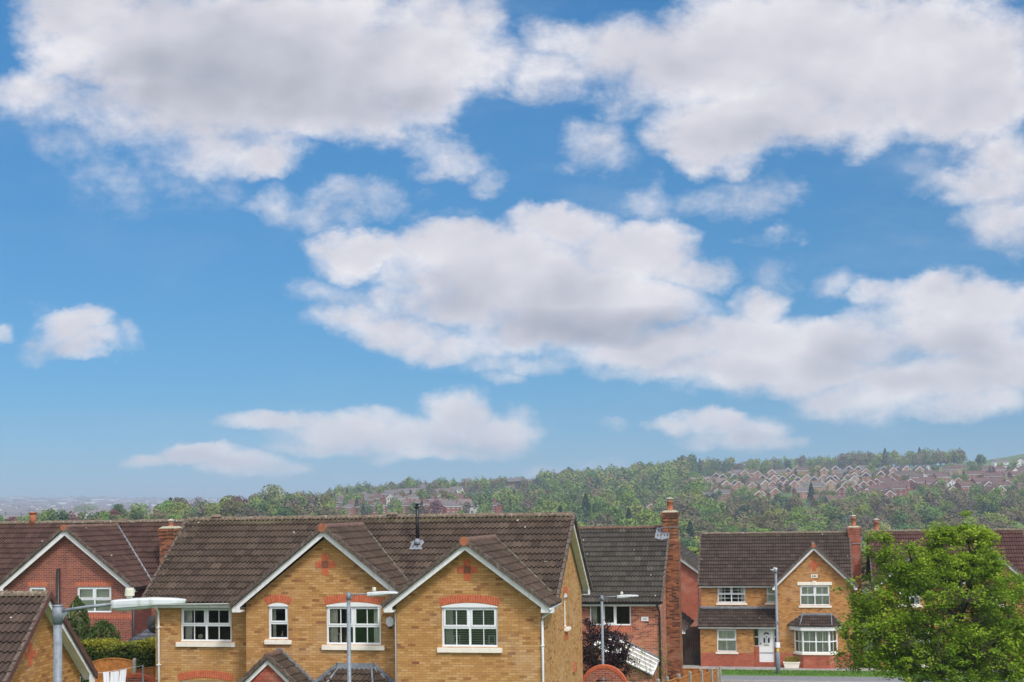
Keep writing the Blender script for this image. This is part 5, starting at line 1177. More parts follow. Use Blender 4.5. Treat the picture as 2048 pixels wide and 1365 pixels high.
def conifers():
    rng = np.random.default_rng(4)
    for lab, nm, px, yt, w, Y, n, ratio in (('slim upright conifer before the red brick house window', 'upright_conifer', 155, 1201, 26, 54, 5200, 1.0), ('rounded dark green conifer bush before the red brick wall', 'conifer_bush', 206, 1247, 33, 53.2, 4200, .55)):
        p = at(px, yt, Y); zb = gz(p.x, p.y); H = thing(nm, lab, 'conifer' if nm[0] == 'u' else 'bush', (p.x, p.y, zb)); h = p.z-zb; R = w*Y/FPX
        t = rng.random(n); a = rng.random(n)*2*pi; prof = np.interp(t, [0, .1, .5, .8, .93, 1], [.75, .95, 1, .80, .5, .05] if nm[0] == 'u' else [.8, 1, 1, .95, .7, .15])
        lump = 1+.13*np.sin(a*5+t*9)+.08*np.sin(a*11-t*23); r = R*prof*lump*(1-.35*rng.random(n)**2)
        P = np.stack([np.cos(a)*r, np.sin(a)*r, .05+t*h*(1+rng.normal(0, .012, n))], 1)
        V, F = leaf_quads(P, .13, rng, .0, .45); 
        # fronds stand upright
        Vr = V.reshape(-1, 4, 3); c = Vr.mean(1, keepdims=True); d = Vr-c; d[..., 2] *= 1.7; V = (c+d).reshape(-1, 3)
        u = np.clip(.5*rng.random(n)+.5*lump*.6+.12*t-.05, 0, 1); obj('foliage', mix_mesh('foliage', (V, F, u), None, [M['conifer']]), H)
        mb = MB(); mb.tube([(0, 0, -.3), (0, 0, h*.85)], [.09, .02], 8); mb.build('trunk', M['bark'], H)
    # spiky cordyline
    p = at(139, 1238, 52); zb = gz(p.x, p.y); H = thing('cordyline', 'spiky plant with pale sword leaves behind the garage roof', 'plant', (p.x, p.y, zb)); h = p.z-zb; mb = MB(); mb.tube([(0, 0, -.2), (0, 0, h)], [.07, .05], 8); mb.build('stem', M['bark'], H)
    mb = MB(); r_ = random.Random(2)
    for i in range(70):
        a = r_.random()*2*pi; e = r_.uniform(-.3, 1.3); L = r_.uniform(.45, .75); d = Vector((cos(a)*cos(e), sin(a)*cos(e), sin(e))); s = Vector((-sin(a), cos(a), 0))*.018; p0 = Vector((0, 0, h)); p1 = p0+d*L*.6; p2 = p0+d*L+Vector((0, 0, -.12*cos(e)))
        u = r_.random(); mb.face([p0-s, p0+s, p1+s, p1-s], [(u, u)]*4); mb.face([p1-s, p1+s, p2], [(u, u)]*3)
    mb.build('sword_leaf', M['cordy'], H)['kind'] = 'stuff'
M['cordy'] = leafmat('cordyline_leaf', [(0, (.12, .16, .06)), (1, (.42, .44, .22))], .2)
conifers()
def hedge():
    rng = np.random.default_rng(6); A = at(158, 1292, 50.4); B = at(330, 1295, 49.6); zb = -.4; W = (B-A).to_2d().length; D = 1.1; n = 15000
    H = thing('garden_hedge', 'clipped hedge with yellow new growth on top behind the arched fence panel', 'hedge', (A.x, A.y, gz(A.x, A.y)), atan2(B.y-A.y, B.x-A.x)); h = A.z-gz(A.x, A.y)+.02
    k = rng.random(n); x = rng.uniform(0, W, n); y = np.where(k < .45, rng.uniform(-.05, .15, n), rng.uniform(0, D, n)); z = np.where(k < .45, h*np.sqrt(rng.random(n)), h+rng.normal(0, .05, n))
    bump = .07*np.sin(x*3.1)+.05*np.sin(x*7.7+1); z = z+bump*(z/h); y = y+np.where(k < .45, .1*np.sin(x*4.3)*np.sin(z*3.3), 0)
    P = np.stack([x, y, z], 1); V, F = leaf_quads(P, .10, rng, .2, .6); u = np.clip((z-h+.45)/.55, 0, 1)*.62+.38*rng.random(n)
    obj('foliage', mix_mesh('foliage', (V, F, u), None, [M['hedge']]), H); mb = MB(); mb.box((.1, .22, -.3), (W-.1, D-.1, h-.15)); mb.build('branches', M['hedgecore'], H)
M['hedgecore'] = plain('hedge_twigs', (.035, .04, .015), .95, var=.4)
hedge()

# ---------------------------------------------------------------- gardens
def fence_panel(A, B, ztA, ztB, zb, arch=0.0, board=.10, mat='fence', cap=True, label='', name='timber_fence', group='timber fence panels', rails=True):
    """close boarded timber panel between A and B with a flat, sloping or arched top"""
    A, B = Vector((A[0], A[1], 0)), Vector((B[0], B[1], 0)); L = (B-A).length; H = thing(name, label, 'fence', (A.x, A.y, zb), atan2(B.y-A.y, B.x-A.x), group)
    n = max(4, round(L/board)); w = L/n; mb = MB()
    def top(t): return ztA+(ztB-ztA)*t-zb+arch*(1-(2*t-1)**2)
    for i in range(n):
        a, b = i*w+.004, (i+1)*w+.012; y = .0 if i % 2 else .010
        mb.prism([(a, 0), (b, 0), (b, top((i+1)/n)-.03), (a, top(i/n)-.03)], y, y+.012)
    mb.build('boards', M[mat], H)
    if cap:
        c = MB(); k = 12
        for i in range(k):
            t0, t1 = i/k, (i+1)/k; c.prism([(L*t0, top(t0)-.035), (L*t1, top(t1)-.035), (L*t1, top(t1)), (L*t0, top(t0))], -.02, .045)
        c.build('capping_rail', M[mat], H)
    return H
def conc_post(x, y, zb, zt, label, group='concrete fence posts', rz=0.0):
    mb = MB(); h = zt-zb; mb.box((-.055, -.055, -.2), (.055, .055, h-.05)); mb.loft([[(-.055, -.055, h-.05), (.055, -.055, h-.05), (.055, .055, h-.05), (-.055, .055, h-.05)], [(-.035, -.035, h), (.035, -.035, h), (.035, .035, h), (-.035, .035, h)]], smooth=False)
    o = mb.build('concrete_post', M['post']); o.location = (x, y, zb); o.rotation_euler = (0, 0, rz); return tag(o, label, 'post', group)
def left_garden():
    a, b = at(183, 1324, 48), at(265, 1322, 48); fence_panel(a, b, a.z, b.z, gz(a.x, a.y)-.1, arch=.12, label='arch topped orange timber fence panel below the yellow hedge')
    p = at(269, 1318, 48); conc_post(p.x, p.y, gz(p.x, p.y)-.1, p.z+.02, 'concrete post between the two orange fence panels left of the big house')
    a, b = at(273, 1340, 48.3), at(326, 1336, 48.3); fence_panel(a, b, a.z, b.z, gz(a.x, a.y)-.1, arch=.06, label='lower orange timber fence panel beside the big buff house wall')
    # washing
    a, b = at(196, 1346, 45), at(262, 1338, 45); ln = thing('clothes_line', 'thin washing line strung low before the orange fence panel', 'clothes line', (a.x-.6, a.y, gz(a.x, a.y)))
    g0 = gz(a.x, a.y); mb = MB(); P = [Vector((0, 0, a.z-g0-.02)), Vector((.9, 0, a.z-g0+.02)), Vector((b.x-a.x+1.0, 0, b.z-g0+.10))]; mb.tube(P, .006, 5); mb.build('line', M['upvc'], ln)
    mb = MB(); mb.tube([(0, 0, 0), (0, 0, a.z-g0)], .025, 8); mb.build('line_post', M['zinc'], ln); mb = MB(); mb.tube([(b.x-a.x+1.0, 0, 0), (b.x-a.x+1.0, 0, b.z-g0+.12)], .025, 8); mb.build('line_post', M['zinc'], ln)
    for i, (x0, x1, y0, y1, lab) in enumerate(((206, 218, 1345, 1343, 'narrow white cloth pegged at the left of the washing line'), (220, 237, 1344, 1342, 'wide white cloth pegged in the middle of the washing line'), (239, 252, 1341, 1338, 'white cloth pegged highest at the right of the washing line'))):
        A, B = at(x0, y0, 44.9), at(x1, y1, 44.9); n = 10; m_ = 8; V = []; F = []
        for j in range(m_+1):
            for k in range(n+1):
                t = k/n; s = j/m_; q = A.lerp(B, t); V.append((q.x+.02*sin(s*3+i), q.y-.04*sin(t*13+i)*s-.02*sin(t*29+s*3)*s, q.z-s*.62-.012*abs(sin(t*pi*3))*(1-s)))
        for j in range(m_):
            for k in range(n): F.append((j*(n+1)+k, j*(n+1)+k+1, (j+1)*(n+1)+k+1, (j+1)*(n+1)+k))
        o = obj('hanging_cloth', np_mesh('hanging_cloth', V, F, None, [M['cloth']], smooth=True)); tag(o, lab, 'laundry', 'white washing on the line')
    # low tiled roof with satellite dish
    ex = at(249, 1289, 51.5)
    H = thing('lean_to_extension', 'single storey extension with blue grey tiles between the red and buff houses', 'extension', (ex.x, ex.y, 0), -radians(12))
    z0, z1 = ex.z, 4.42; V = Vector((.80, .15, .58)).normalized(); mb = MB(); U = Vector((.20, -.98, 0)).normalized()
    tile_slope(mb, (0, 0, z0), (1, 0, 0), (0, .85, .53), 5, 3.0, 13, lambda s: (s*.62, 5), cover=.24); mb.mat = 1; mb.face([(.02, 0, z0-.03), (5, 0, z0-.03), (5, 2.55, z0+1.56), (1.86, 2.55, z0+1.56)]); mb.build('roof', [M['t_slate'], M['black']], H)
    mb = MB(); mb.box((.3, .25, -.3), (5, 2.6, z0-.1)); mb.build('wall', M['red'], H)
    p = at(311, 1249, 47.5); D = thing('satellite_dish', 'dark grey satellite dish on the left wall of the big buff house', 'satellite dish', tuple(p), radians(200))
    n = 18; rings = []
    for j in range(5):
        r = .33*j/4+.002; rings.append([(cos(2*pi*k/n)*r*.85, -.10*(r/.33)**2, sin(2*pi*k/n)*r) for k in range(n)])
    mb = MB(); mb.loft(rings, cap=False); mb.build('reflector', M['dish'], D); mb = MB(); mb.tube([(0, 0, -.25), (0, -.35, -.12)], .012, 6); mb.tube([(0, -.34, -.12), (0, -.42, -.10)], .03, 8); mb.build('feed_arm', M['upvc'], D)
    mb = MB(); mb.tube([(0, .02, 0), (0, .12, -.05), (.15, .28, -.05)], .018, 6); mb.build('wall_bracket', M['zinc'], D)
M['dish'] = plain('dish_grey', (.045, .05, .055), .5)
left_garden()
def ornaments():
    """small things standing on the inner window boards of the big house"""
    HM = main_house.matrix_world if False else Matrix.Translation((.775, 39.6, 0)) @ Matrix.Rotation(-radians(12), 4, 'Z')
    def put(name, label, cat, x, y, z, mb, mats, rz=0.0):
        o = mb.build(name, mats); q = HM @ Vector((x, y, z)); o.location = q; o.rotation_euler = (0, 0, -radians(12)+rz); tag(o, label, cat)
    for x, y, z, lab, cap_ in ((-6.62, .98, 3.93, 'small pale picture frame at the left of the double window', 0), (-5.30, .98, 3.93, 'small pale picture frame at the right of the double window', 0), (-2.62, .30, 3.96, 'white picture frame behind the blind, left side', 0), (-1.55, .30, 3.96, 'white picture frame behind the blind, right side', 0)):
        mb = MB(); a, h = .10, .26
        mb.box((-a, 0, 0), (-a+.03, .02, h)); mb.box((a-.03, 0, 0), (a, .02, h)); mb.box((-a+.03, 0, 0), (a-.03, .02, .03)); mb.box((-a+.03, 0, h-.03), (a-.03, .02, h)); mb.mat = 1; mb.face([(-a+.03, .012, .03), (a-.03, .012, .03), (a-.03, .012, h-.03), (-a+.03, .012, h-.03)]); put('picture_frame', lab, 'picture frame', x, y, z, mb, [M['upvc'], M['dark']], .2)
    for x, y, z, lab in ((-6.30, .98, 3.93, 'small pink and white figurine in the double window'), (-8.40, .98, 4.08, 'small figurine standing in the narrow window'), (-5.62, .98, 3.93, 'little pink figurine near the right picture frame')):
        mb = MB(); mb.tube([(0, 0, 0), (0, 0, .05), (0, 0, .09), (0, 0, .12)], [.045, .05, .028, .02], 10); mb.tube([(0, 0, .11), (0, 0, .14), (0, 0, .17), (0, 0, .185)], [.018, .034, .03, .008], 10); put('figurine', lab, 'figurine', x, y, z, mb, [M['pinkp']])
    mb = MB(); mb.tube([(0, 0, 0), (0, 0, .06), (0, 0, .14), (0, 0, .16)], [.05, .085, .07, .04], 12); put('table_lamp', 'cream bedside lamp inside the left double window', 'lamp', -11.5, 1.75, 3.9, mb, [M['cream']])
M['pinkp'] = plain('pink_china', (.60, .36, .38), .4)
ornaments()
def moon_gate(label, pL, pT, pR, Y, yaw, zb, inner=.62, gate=True):
    """round arched brick gateway: a ring of brick on edge over a brick wall, timber and iron gate inside"""
    L, T_, R = at(*pL, Y), at(*pT, Y), at(*pR, Y); xc = (L.x+R.x)/2; h = T_.z-zb; w = (R.x-L.x)/2; rise = T_.z-(L.z+R.z)/2
    r = max(w, (w*w+rise*rise)/(2*rise)) if rise > .02 else w
    H = thing('brick_archway', label, 'archway', (xc, Y, zb), yaw); zc = h-r; ri = r*inner; n = 44; mb = MB(); t = .15
    for i in range(n):
        a0, a1 = pi*i/n+.006, pi*(i+1)/n-.006; q = [(cos(a)*rr, zc+sin(a)*rr) for a, rr in ((a0, r-.11), (a1, r-.11), (a1, r), (a0, r))]; mb.prism(q, -t-.02, t+.02)
    mb.build('arch_bricks', M['archbrick'], H)
    m2 = MB(); k = 24
    for i in range(k):
        a0, a1 = pi*i/k, pi*(i+1)/k; q = [(cos(a)*rr, zc+sin(a)*rr) for a, rr in ((a0, ri), (a1, ri), (a1, r-.111), (a0, r-.111))]; m2.prism(q, -t, t)
    for s in (-1, 1): m2.prism([(s*ri, 0), (s*(r-.0), 0), (s*(r-.0), zc-.003), (s*ri, zc-.003)], -t, t)
    m2.build('wall', M['red_dark'] if not gate else M['red'], H)
    if gate:
        g = MB(); bw = 2*ri/10
        for i in range(10):
            x = -ri+bw*i; z = zc+sqrt(max(.01, ri*ri-(abs(x+bw/2))**2))-.03; g.box((x+.004, -.02, .05), (x+bw-.004, .02, min(z, zc+ri*.62)))
        gt = g.build('timber_gate', M['fence'], H); m = MB(); m.tube([(-ri*.7, -.05, zc+ri*.72), (ri*.7, -.05, zc+ri*.78)], .018, 6); ns = 40
        for s in (-1, 1):
            sp = [(s*(.28+.012*q_*cos(q_*.45)), -.05, zc+ri*.30+.012*q_*sin(q_*.45)) for q_ in range(18)]; m.tube(sp, .014, 5)
        m.build('iron_scroll', M['iron'], gt)
moon_gate('round brick archway with timber gate beside the purple plum tree', (1160, 1376), (1208, 1330), (1256, 1376), 47.2, -radians(8), .2, .48)
moon_gate('round topped brick arch wall left of the big buff house', (233, 1362), (272, 1347.5), (311, 1362), 45.6, -radians(5), .1, .5)
def right_garden():
    # receding stepped fence with concrete posts
    seg = [((1299, 1375), (1314, 1365), 52.2), ((1317, 1369), (1332, 1360), 54.0), ((1335, 1363.8), (1356, 1355), 55.8), ((1359.5, 1358), (1378, 1349.5), 57.4), ((1380.5, 1353.5), (1401, 1346.5), 59.2), ((1403, 1351), (1421, 1342.5), 61.2), ((1424, 1346), (1438, 1338.6), 63.2)]
    words = ['nearest', 'second nearest', 'third nearest', 'middle', 'third farthest', 'second farthest', 'farthest']
    for i, (a, b, Y) in enumerate(seg):
        A = at(*a, Y); B = at(*b, Y+1.75); z = (A.z+at(*b, Y+1.75).z)/2; fence_panel(A, B, A.z, B.z, min(gz(A.x, A.y), A.z-1.7), label=f'{words[i]} panel of the receding orange fence on the street side', group='orange panels of the receding fence')
        conc_post(B.x+.05, B.y+.08, gz(B.x, B.y)-.1, B.z+.13, f'concrete post at the far end of the {words[i]} receding fence panel', rz=.9)
    # cross fence behind
    ps = [(1329, 1337), (1346.5, 1331), (1401, 1338.5), (1419, 1336), (1436, 1335)]
    for k, (x, y) in enumerate(ps):
        p = at(x, y, 64.5); conc_post(p.x, p.y, -1.6, p.z, f'{["first", "second", "third", "fourth", "last"][k]} concrete post from the tall chimney in the cross fence')
    for k, (x0, x1, y0, y1, lb) in enumerate(((1331, 1345, 1337.5, 1337.5, 'short orange fence panel close to the foot of the tall chimney'), (1348, 1400, 1336.5, 1337.5, 'long low orange fence panel between the concrete posts below the chimney'), (1403, 1435, 1338, 1339, 'end panel of the low cross fence beside the lawn'))):
        A, B = at(x0, y0, 64.6), at(x1, y1, 64.6); fence_panel(A, B, A.z, B.z, -1.6, label=lb, board=.12)
    # lean-to with white sheet roof against the mixed brick house
    H = thing('lean_to', 'lean-to with white ribbed sheet roof against the mixed brick house', 'lean-to', (2.92, 60.0, -1.3), -radians(12)); zo = 1.3
    A, B, C_, D_ = Vector((.9, -.06, 2.46+zo)), Vector((3.42, -.06, 1.22+zo)), Vector((3.42, -2.7, .95+zo)), Vector((.9, -2.7, 2.19+zo))
    mb = MB(); N = (B-A).cross(D_-A).normalized(); N = N if N.z > 0 else -N; mb.face([A, B, C_, D_]); mb.face([A-N*.03, D_-N*.03, C_-N*.03, B-N*.03]); mb.build('sheet_roof', M['poly'], H)
    for i in range(5):
        t = i/4; p, q = A.lerp(D_, t), B.lerp(C_, t); mb = MB(); mb.tube([p+N*.03, q+N*.03], .035, 4, smooth=False); mb.build('glazing_bar', M['upvc'], H)
    mb = MB(); 
    for i in range(14):
        t = i/14; p = A.lerp(B, t+1/28); mb.box((p.x-.095, -.03, p.z+.02), (p.x+.095, -.004, p.z+.17))
    mb.build('stepped_flashing', M['lead'], H)
    mb = MB(); mb.tube([B+N*.0, C_+N*.0], .055, 8); mb.tube([D_+Vector((0, -.03, 0)), C_+Vector((0, -.03, 0))], .05, 8); mb.build('white_gutter', M['upvc'], H)
    mb = MB(); mb.prism([(-2.6, -.5), (-.05, -.5), (-.05, 1.12+zo), (-2.6, .86+zo)], 3.30, 3.42, 'yz'); mb.prism([(.95, -.5), (3.3, -.5), (3.3, .90+zo), (.95, 2.05+zo)], -2.62, -2.5, 'xz'); mb.build('dwarf_wall', M['multi'], H)
    for x in (2.2, 3.1):
        mb = MB(); mb.box((x-.35, -2.66, 0+zo-.3), (x-.28, -2.63, .62+zo)); mb.box((x+.28, -2.66, zo-.3), (x+.35, -2.63, .62+zo)); mb.box((x-.28, -2.66, .55+zo), (x+.28, -2.63, .62+zo)); mb.box((x-.02, -2.66, zo-.3), (x+.02, -2.63, .55+zo)); w = mb.build('window', M['upvc'], H); g = MB(); g.face([(x-.28, -2.64, zo-.3), (x+.28, -2.64, zo-.3), (x+.28, -2.64, .55+zo), (x-.28, -2.64, .55+zo)]); g.build('glass', M['glass'], w)
    # climbing shrub over it
    rng = np.random.default_rng(8); p = at(1290, 1330, 55.5); H2 = thing('climbing_shrub', 'thin leafy climber straggling up over the white lean-to roof', 'shrub', (p.x, p.y, gz(p.x, p.y)))
    b = MB(); tips = []
    for i in range(16):
        x = rng.uniform(-.9, .9); L = limb(b, (x*.5, 0, 0), (x, rng.uniform(-.3, .3), rng.uniform(2.3, 3.55)), .015, .005, rng, 7, .05); tips += L[2:]
    b.build('stems', M['bark'], H2); T = np.array([tuple(t) for t in tips]); idx = np.repeat(np.arange(len(T)), 16); P = T[idx]+rng.normal(0, .10, (len(idx), 3)); V, F = leaf_quads(P, .055, rng, .3); obj('leaves', mix_mesh('leaves', (V, F, rng.random(len(P))*.6), None, [M['maple']]), H2)['kind'] = 'stuff'
    # stone trough planter
    q = HR @ Vector((5.5, -.35, -.03)); H3 = thing('planter', 'cream stone trough with small plants under the bay window', 'planter', tuple(q), -radians(12)); mb = MB(); mb.loft([[(-.42, -.16, 0), (.42, -.16, 0), (.42, .16, 0), (-.42, .16, 0)], [(-.48, -.20, .30), (.48, -.20, .30), (.48, .20, .30), (-.48, .20, .30)]], smooth=False); mb.box((-.50, -.22, .30), (.50, .22, .36)); mb.build('trough', M['cream'], H3)
    P = np.stack([rng.uniform(-.4, .4, 500), rng.uniform(-.15, .15, 500), .36+rng.random(500)**2*.35], 1); V, F = leaf_quads(P, .06, rng, .2); obj('plant', mix_mesh('plant', (V, F, rng.random(500)), None, [M['maple']]), H3)
    # silver car half hidden at the right edge
    q = at(2046, 1345, 73); H4 = thing('parked_car', 'silver hatchback parked on the road at the lower right corner', 'car', (q.x, q.y, -2.1), -radians(12)); 
    prof = [(0, .25), (0, .62), (.10, .80), (.75, .92), (1.35, 1.38), (2.6, 1.42), (3.45, 1.05), (3.9, .95), (4.0, .6), (4.0, .25)]
    mb = MB(); mb.prism(prof, .06, 1.64); mb.build('body', M['silver'], H4); mb = MB(); mb.prism([(.92, .95), (1.42, 1.31), (2.55, 1.35), (3.25, 1.02)], .05, 1.65); mb.build('side_windows', M['blackglass'], H4)
    for x in (.75, 3.15):
        for y in (.02, 1.48):
            mb = MB(); n = 18; mb.loft([[(x+cos(2*pi*k/n)*r, y+d_, .31+sin(2*pi*k/n)*r) for k in range(n)] for r, d_ in ((.26, 0), (.31, .02), (.31, .18), (.26, .2))], smooth=False); w = mb.build('wheel', M['black'], H4); mb = MB(); mb.loft([[(x+cos(2*pi*k/n)*.19, y+d_, .31+sin(2*pi*k/n)*.19) for k in range(n)] for d_ in ((-.012, .05) if y < 1 else (.15, .212))], smooth=False); mb.build('rim', M['zinc'], w)
    mb = MB(); mb.box((-.02, .15, .62), (.05, .5, .74)); mb.build('headlight', M['upvc'], H4); mb = MB(); mb.box((-.02, 1.2, .62), (.05, 1.55, .74)); mb.build('headlight', M['upvc'], H4)
M['silver'] = plain('silver_paint', (.55, .56, .58), .3, .6, var=.03)
right_garden()
#__END_GARDENS__

# ================================================================ the far hillside
HILL = {}
def farmat(name, c, rough=.9, var=.18, scale=.6):
    HILL[name] = plain('far_'+name, c, rough, var=var, scale=scale); return HILL[name]
farmat('wall_orange', (.31, .145, .080)); farmat('wall_red', (.26, .085, .055)); farmat('wall_tan', (.36, .235, .14)); farmat('wall_white', (.72, .72, .70)); farmat('timber_dark', (.045, .035, .03)); farmat('panel_dark', (.07, .055, .05))
farmat('roof_brown', (.10, .072, .060)); farmat('roof_grey', (.125, .112, .108)); farmat('roof_red', (.115, .068, .056)); farmat('roof_pale', (.17, .135, .12)); farmat('trim', (.72, .71, .70)); farmat('glass', (.05, .055, .06), .2); farmat('cons', (.68, .72, .72))
def far_parts(kind, wall, roof, w, dp, eh, rh):
    """meshes of one far house; origin at the middle of its front at ground level, front towards -y"""
    P = []; h = w/2
    def mesh(mb, name, mats):
        o = mb.build(name, mats); me = o.data; bpy.data.objects.remove(o); P.append((name, me, None)); return len(P)-1
    mb = MB(); mb.box((-h, 0, -3), (h, dp, eh), '+z')
    if kind in 'gdwt': gable_poly(mb, -h, h, 0, eh, rh-.12, 0); gable_poly(mb, -h, h, 0, eh, rh-.12, dp)
    elif kind == 's': mb.face([(-h, 0, eh), (-h, dp, eh), (-h, dp/2, rh-.1)]); mb.face([(h, 0, eh), (h, dp, eh), (h, dp/2, rh-.1)])
    mesh(mb, 'wall', [wall]); r = MB(); o = .35
    if kind in 'gdwt':
        for s in (-1, 1): q = [(s*(h+o), eh-o*(rh-eh)/h), (0, rh), (0, rh+.22), (s*(h+o), eh-o*(rh-eh)/h+.22)]; r.prism(q, -o, dp+o)
    elif kind == 's':
        for s in (-1, 1): m0 = dp/2; q = [(m0+s*(m0+o), eh-o*(rh-eh)/m0), (m0, rh), (m0, rh+.22), (m0+s*(m0+o), eh-o*(rh-eh)/m0+.22)]; r.prism(q, -h-o, h+o, 'yz')
    else:
        i = min(h, dp/2)*.95; r.loft([[(-h-o, -o, eh-.1), (h+o, -o, eh-.1), (h+o, dp+o, eh-.1), (-h-o, dp+o, eh-.1)], [(-h+i, dp/2-.05, rh), (h-i, dp/2-.05, rh), (h-i, dp/2+.05, rh), (-h+i, dp/2+.05, rh)]], smooth=False)
    mesh(r, 'roof', [roof])
    if kind in 'gdwt':
        b = MB()
        for s in (-1, 1): q = [(s*(h+o), eh-o*(rh-eh)/h-.02), (0, rh-.02), (0, rh-.48), (s*(h+o), eh-o*(rh-eh)/h-.48)]; b.prism(q, -o-.03, -o-.002)
        mesh(b, 'bargeboard', [HILL['trim']])
        if kind == 'd': b = MB(); b.prism([(-h+.3, eh-.35), (h-.3, eh-.35), (0, rh-.5)], -.06, -.003); mesh(b, 'gable_cladding', [HILL['panel_dark']])
        if kind == 't':
            b = MB()
            for x in (-.3, .0, .3): b.box((x*w-.09, -.05, 2.7), (x*w+.09, -.003, eh+(rh-eh)*(1-abs(x)*2)-.4))
            b.box((-h, -.055, 2.6), (h, -.052, 2.8)); mesh(b, 'timber_framing', [HILL['timber_dark']])
    else: b = MB(); b.box((-h-.3, -o-.03, eh-.42), (h+.3, -o-.002, eh-.2)); mesh(b, 'fascia', [HILL['trim']])
    xs = (-.25, .25) if w < 7 else (-.3, 0, .3)
    for z in (.9, 3.3):
        if z == 3.3 and eh < 4: continue
        for x in xs:
            m = MB(); a = .62 if w < 9 else .8; cx = x*w; m.box((cx-a, -.05, z), (cx+a, -.004, z+1.25)); m.mat = 1
            for q in (-1, 1): m.face([(cx+q*a*.5-a*.38, -.056, z+.15), (cx+q*a*.5+a*.38, -.056, z+.15), (cx+q*a*.5+a*.38, -.056, z+1.1), (cx+q*a*.5-a*.38, -.056, z+1.1)])
            mesh(m, 'window', [HILL['trim'], HILL['glass']])
    c = MB(); c.box((h*.45-.35, dp*.5-.35, rh-1.2), (h*.45+.35, dp*.5+.35, rh+.9)); mesh(c, 'chimney', [wall if wall is not HILL['wall_white'] else HILL['wall_red']])
    return P
_PROTO = {}
WALLC = {'o': ('orange brick', 'wall_orange'), 'r': ('red brick', 'wall_red'), 'y': ('tan brick', 'wall_tan'), 'w': ('white walled', 'wall_white')}
ROOFC = {'b': ('brown roofed', 'roof_brown'), 'g': ('grey roofed', 'roof_grey'), 'r': ('red roofed', 'roof_red'), 'p': ('pale roofed', 'roof_pale')}
KINDN = {'g': 'gable-fronted house', 'd': 'dark-clad gable house', 's': 'side-on house', 'h': 'hip-roofed house', 'w': 'gable-fronted house', 't': 'timber-framed gable house'}
DIM = {'g': (5.9, 7.5, 4.7, 7.1), 'd': (5.9, 7.5, 4.7, 7.1), 's': (8.2, 6.8, 4.6, 6.9), 'h': (8.0, 7.4, 4.7, 6.8), 'w': (5.8, 7.5, 4.6, 7.0), 't': (5.9, 7.4, 4.7, 7.2), 'S': (11.5, 7, 4.7, 6.8)}
def far_house(kind, wc, rc, px, py, label, group, yaw=None, k=1.0, dim=None):
    p = hit(px, py)
    if p is None: p = Vector(at(px, py, 1150))
    key = (kind, wc, rc)
    if key not in _PROTO: _PROTO[key] = far_parts('s' if kind == 'S' else kind, HILL[WALLC[wc][1]], HILL[ROOFC[rc][1]], *DIM[kind])
    yaw = yaw if yaw is not None else RNG.uniform(-.5, .25); H = thing('hillside_house', label, 'house', tuple(p), yaw, group); H.scale = (k, k, k*RNG.uniform(.94, 1.05))
    for nm, me, _ in _PROTO[key]: o = bpy.data.objects.new(nm, me); col.objects.link(o); o.parent = H
    return H, p
ORD = ['first', 'second', 'third', 'fourth', 'fifth', 'sixth', 'seventh', 'eighth', 'ninth', 'tenth', 'eleventh', 'twelfth', 'thirteenth', 'fourteenth', 'fifteenth', 'sixteenth', 'seventeenth', 'eighteenth', 'nineteenth', 'twentieth', 'twenty-first', 'twenty-second', 'twenty-third', 'twenty-fourth', 'twenty-fifth', 'twenty-sixth', 'twenty-seventh', 'twenty-eighth', 'twenty-ninth', 'thirtieth']
def z5(x, y): return 1340+x/5.389, 880+y/5.39
def z6(x, y): return 1680+x/5.565, 880+y/5.565
def z3(x, y): return 700+x/5.12, 920+y/5.12
def z2(x, y): return 360+x/5.12, 920+y/5.12
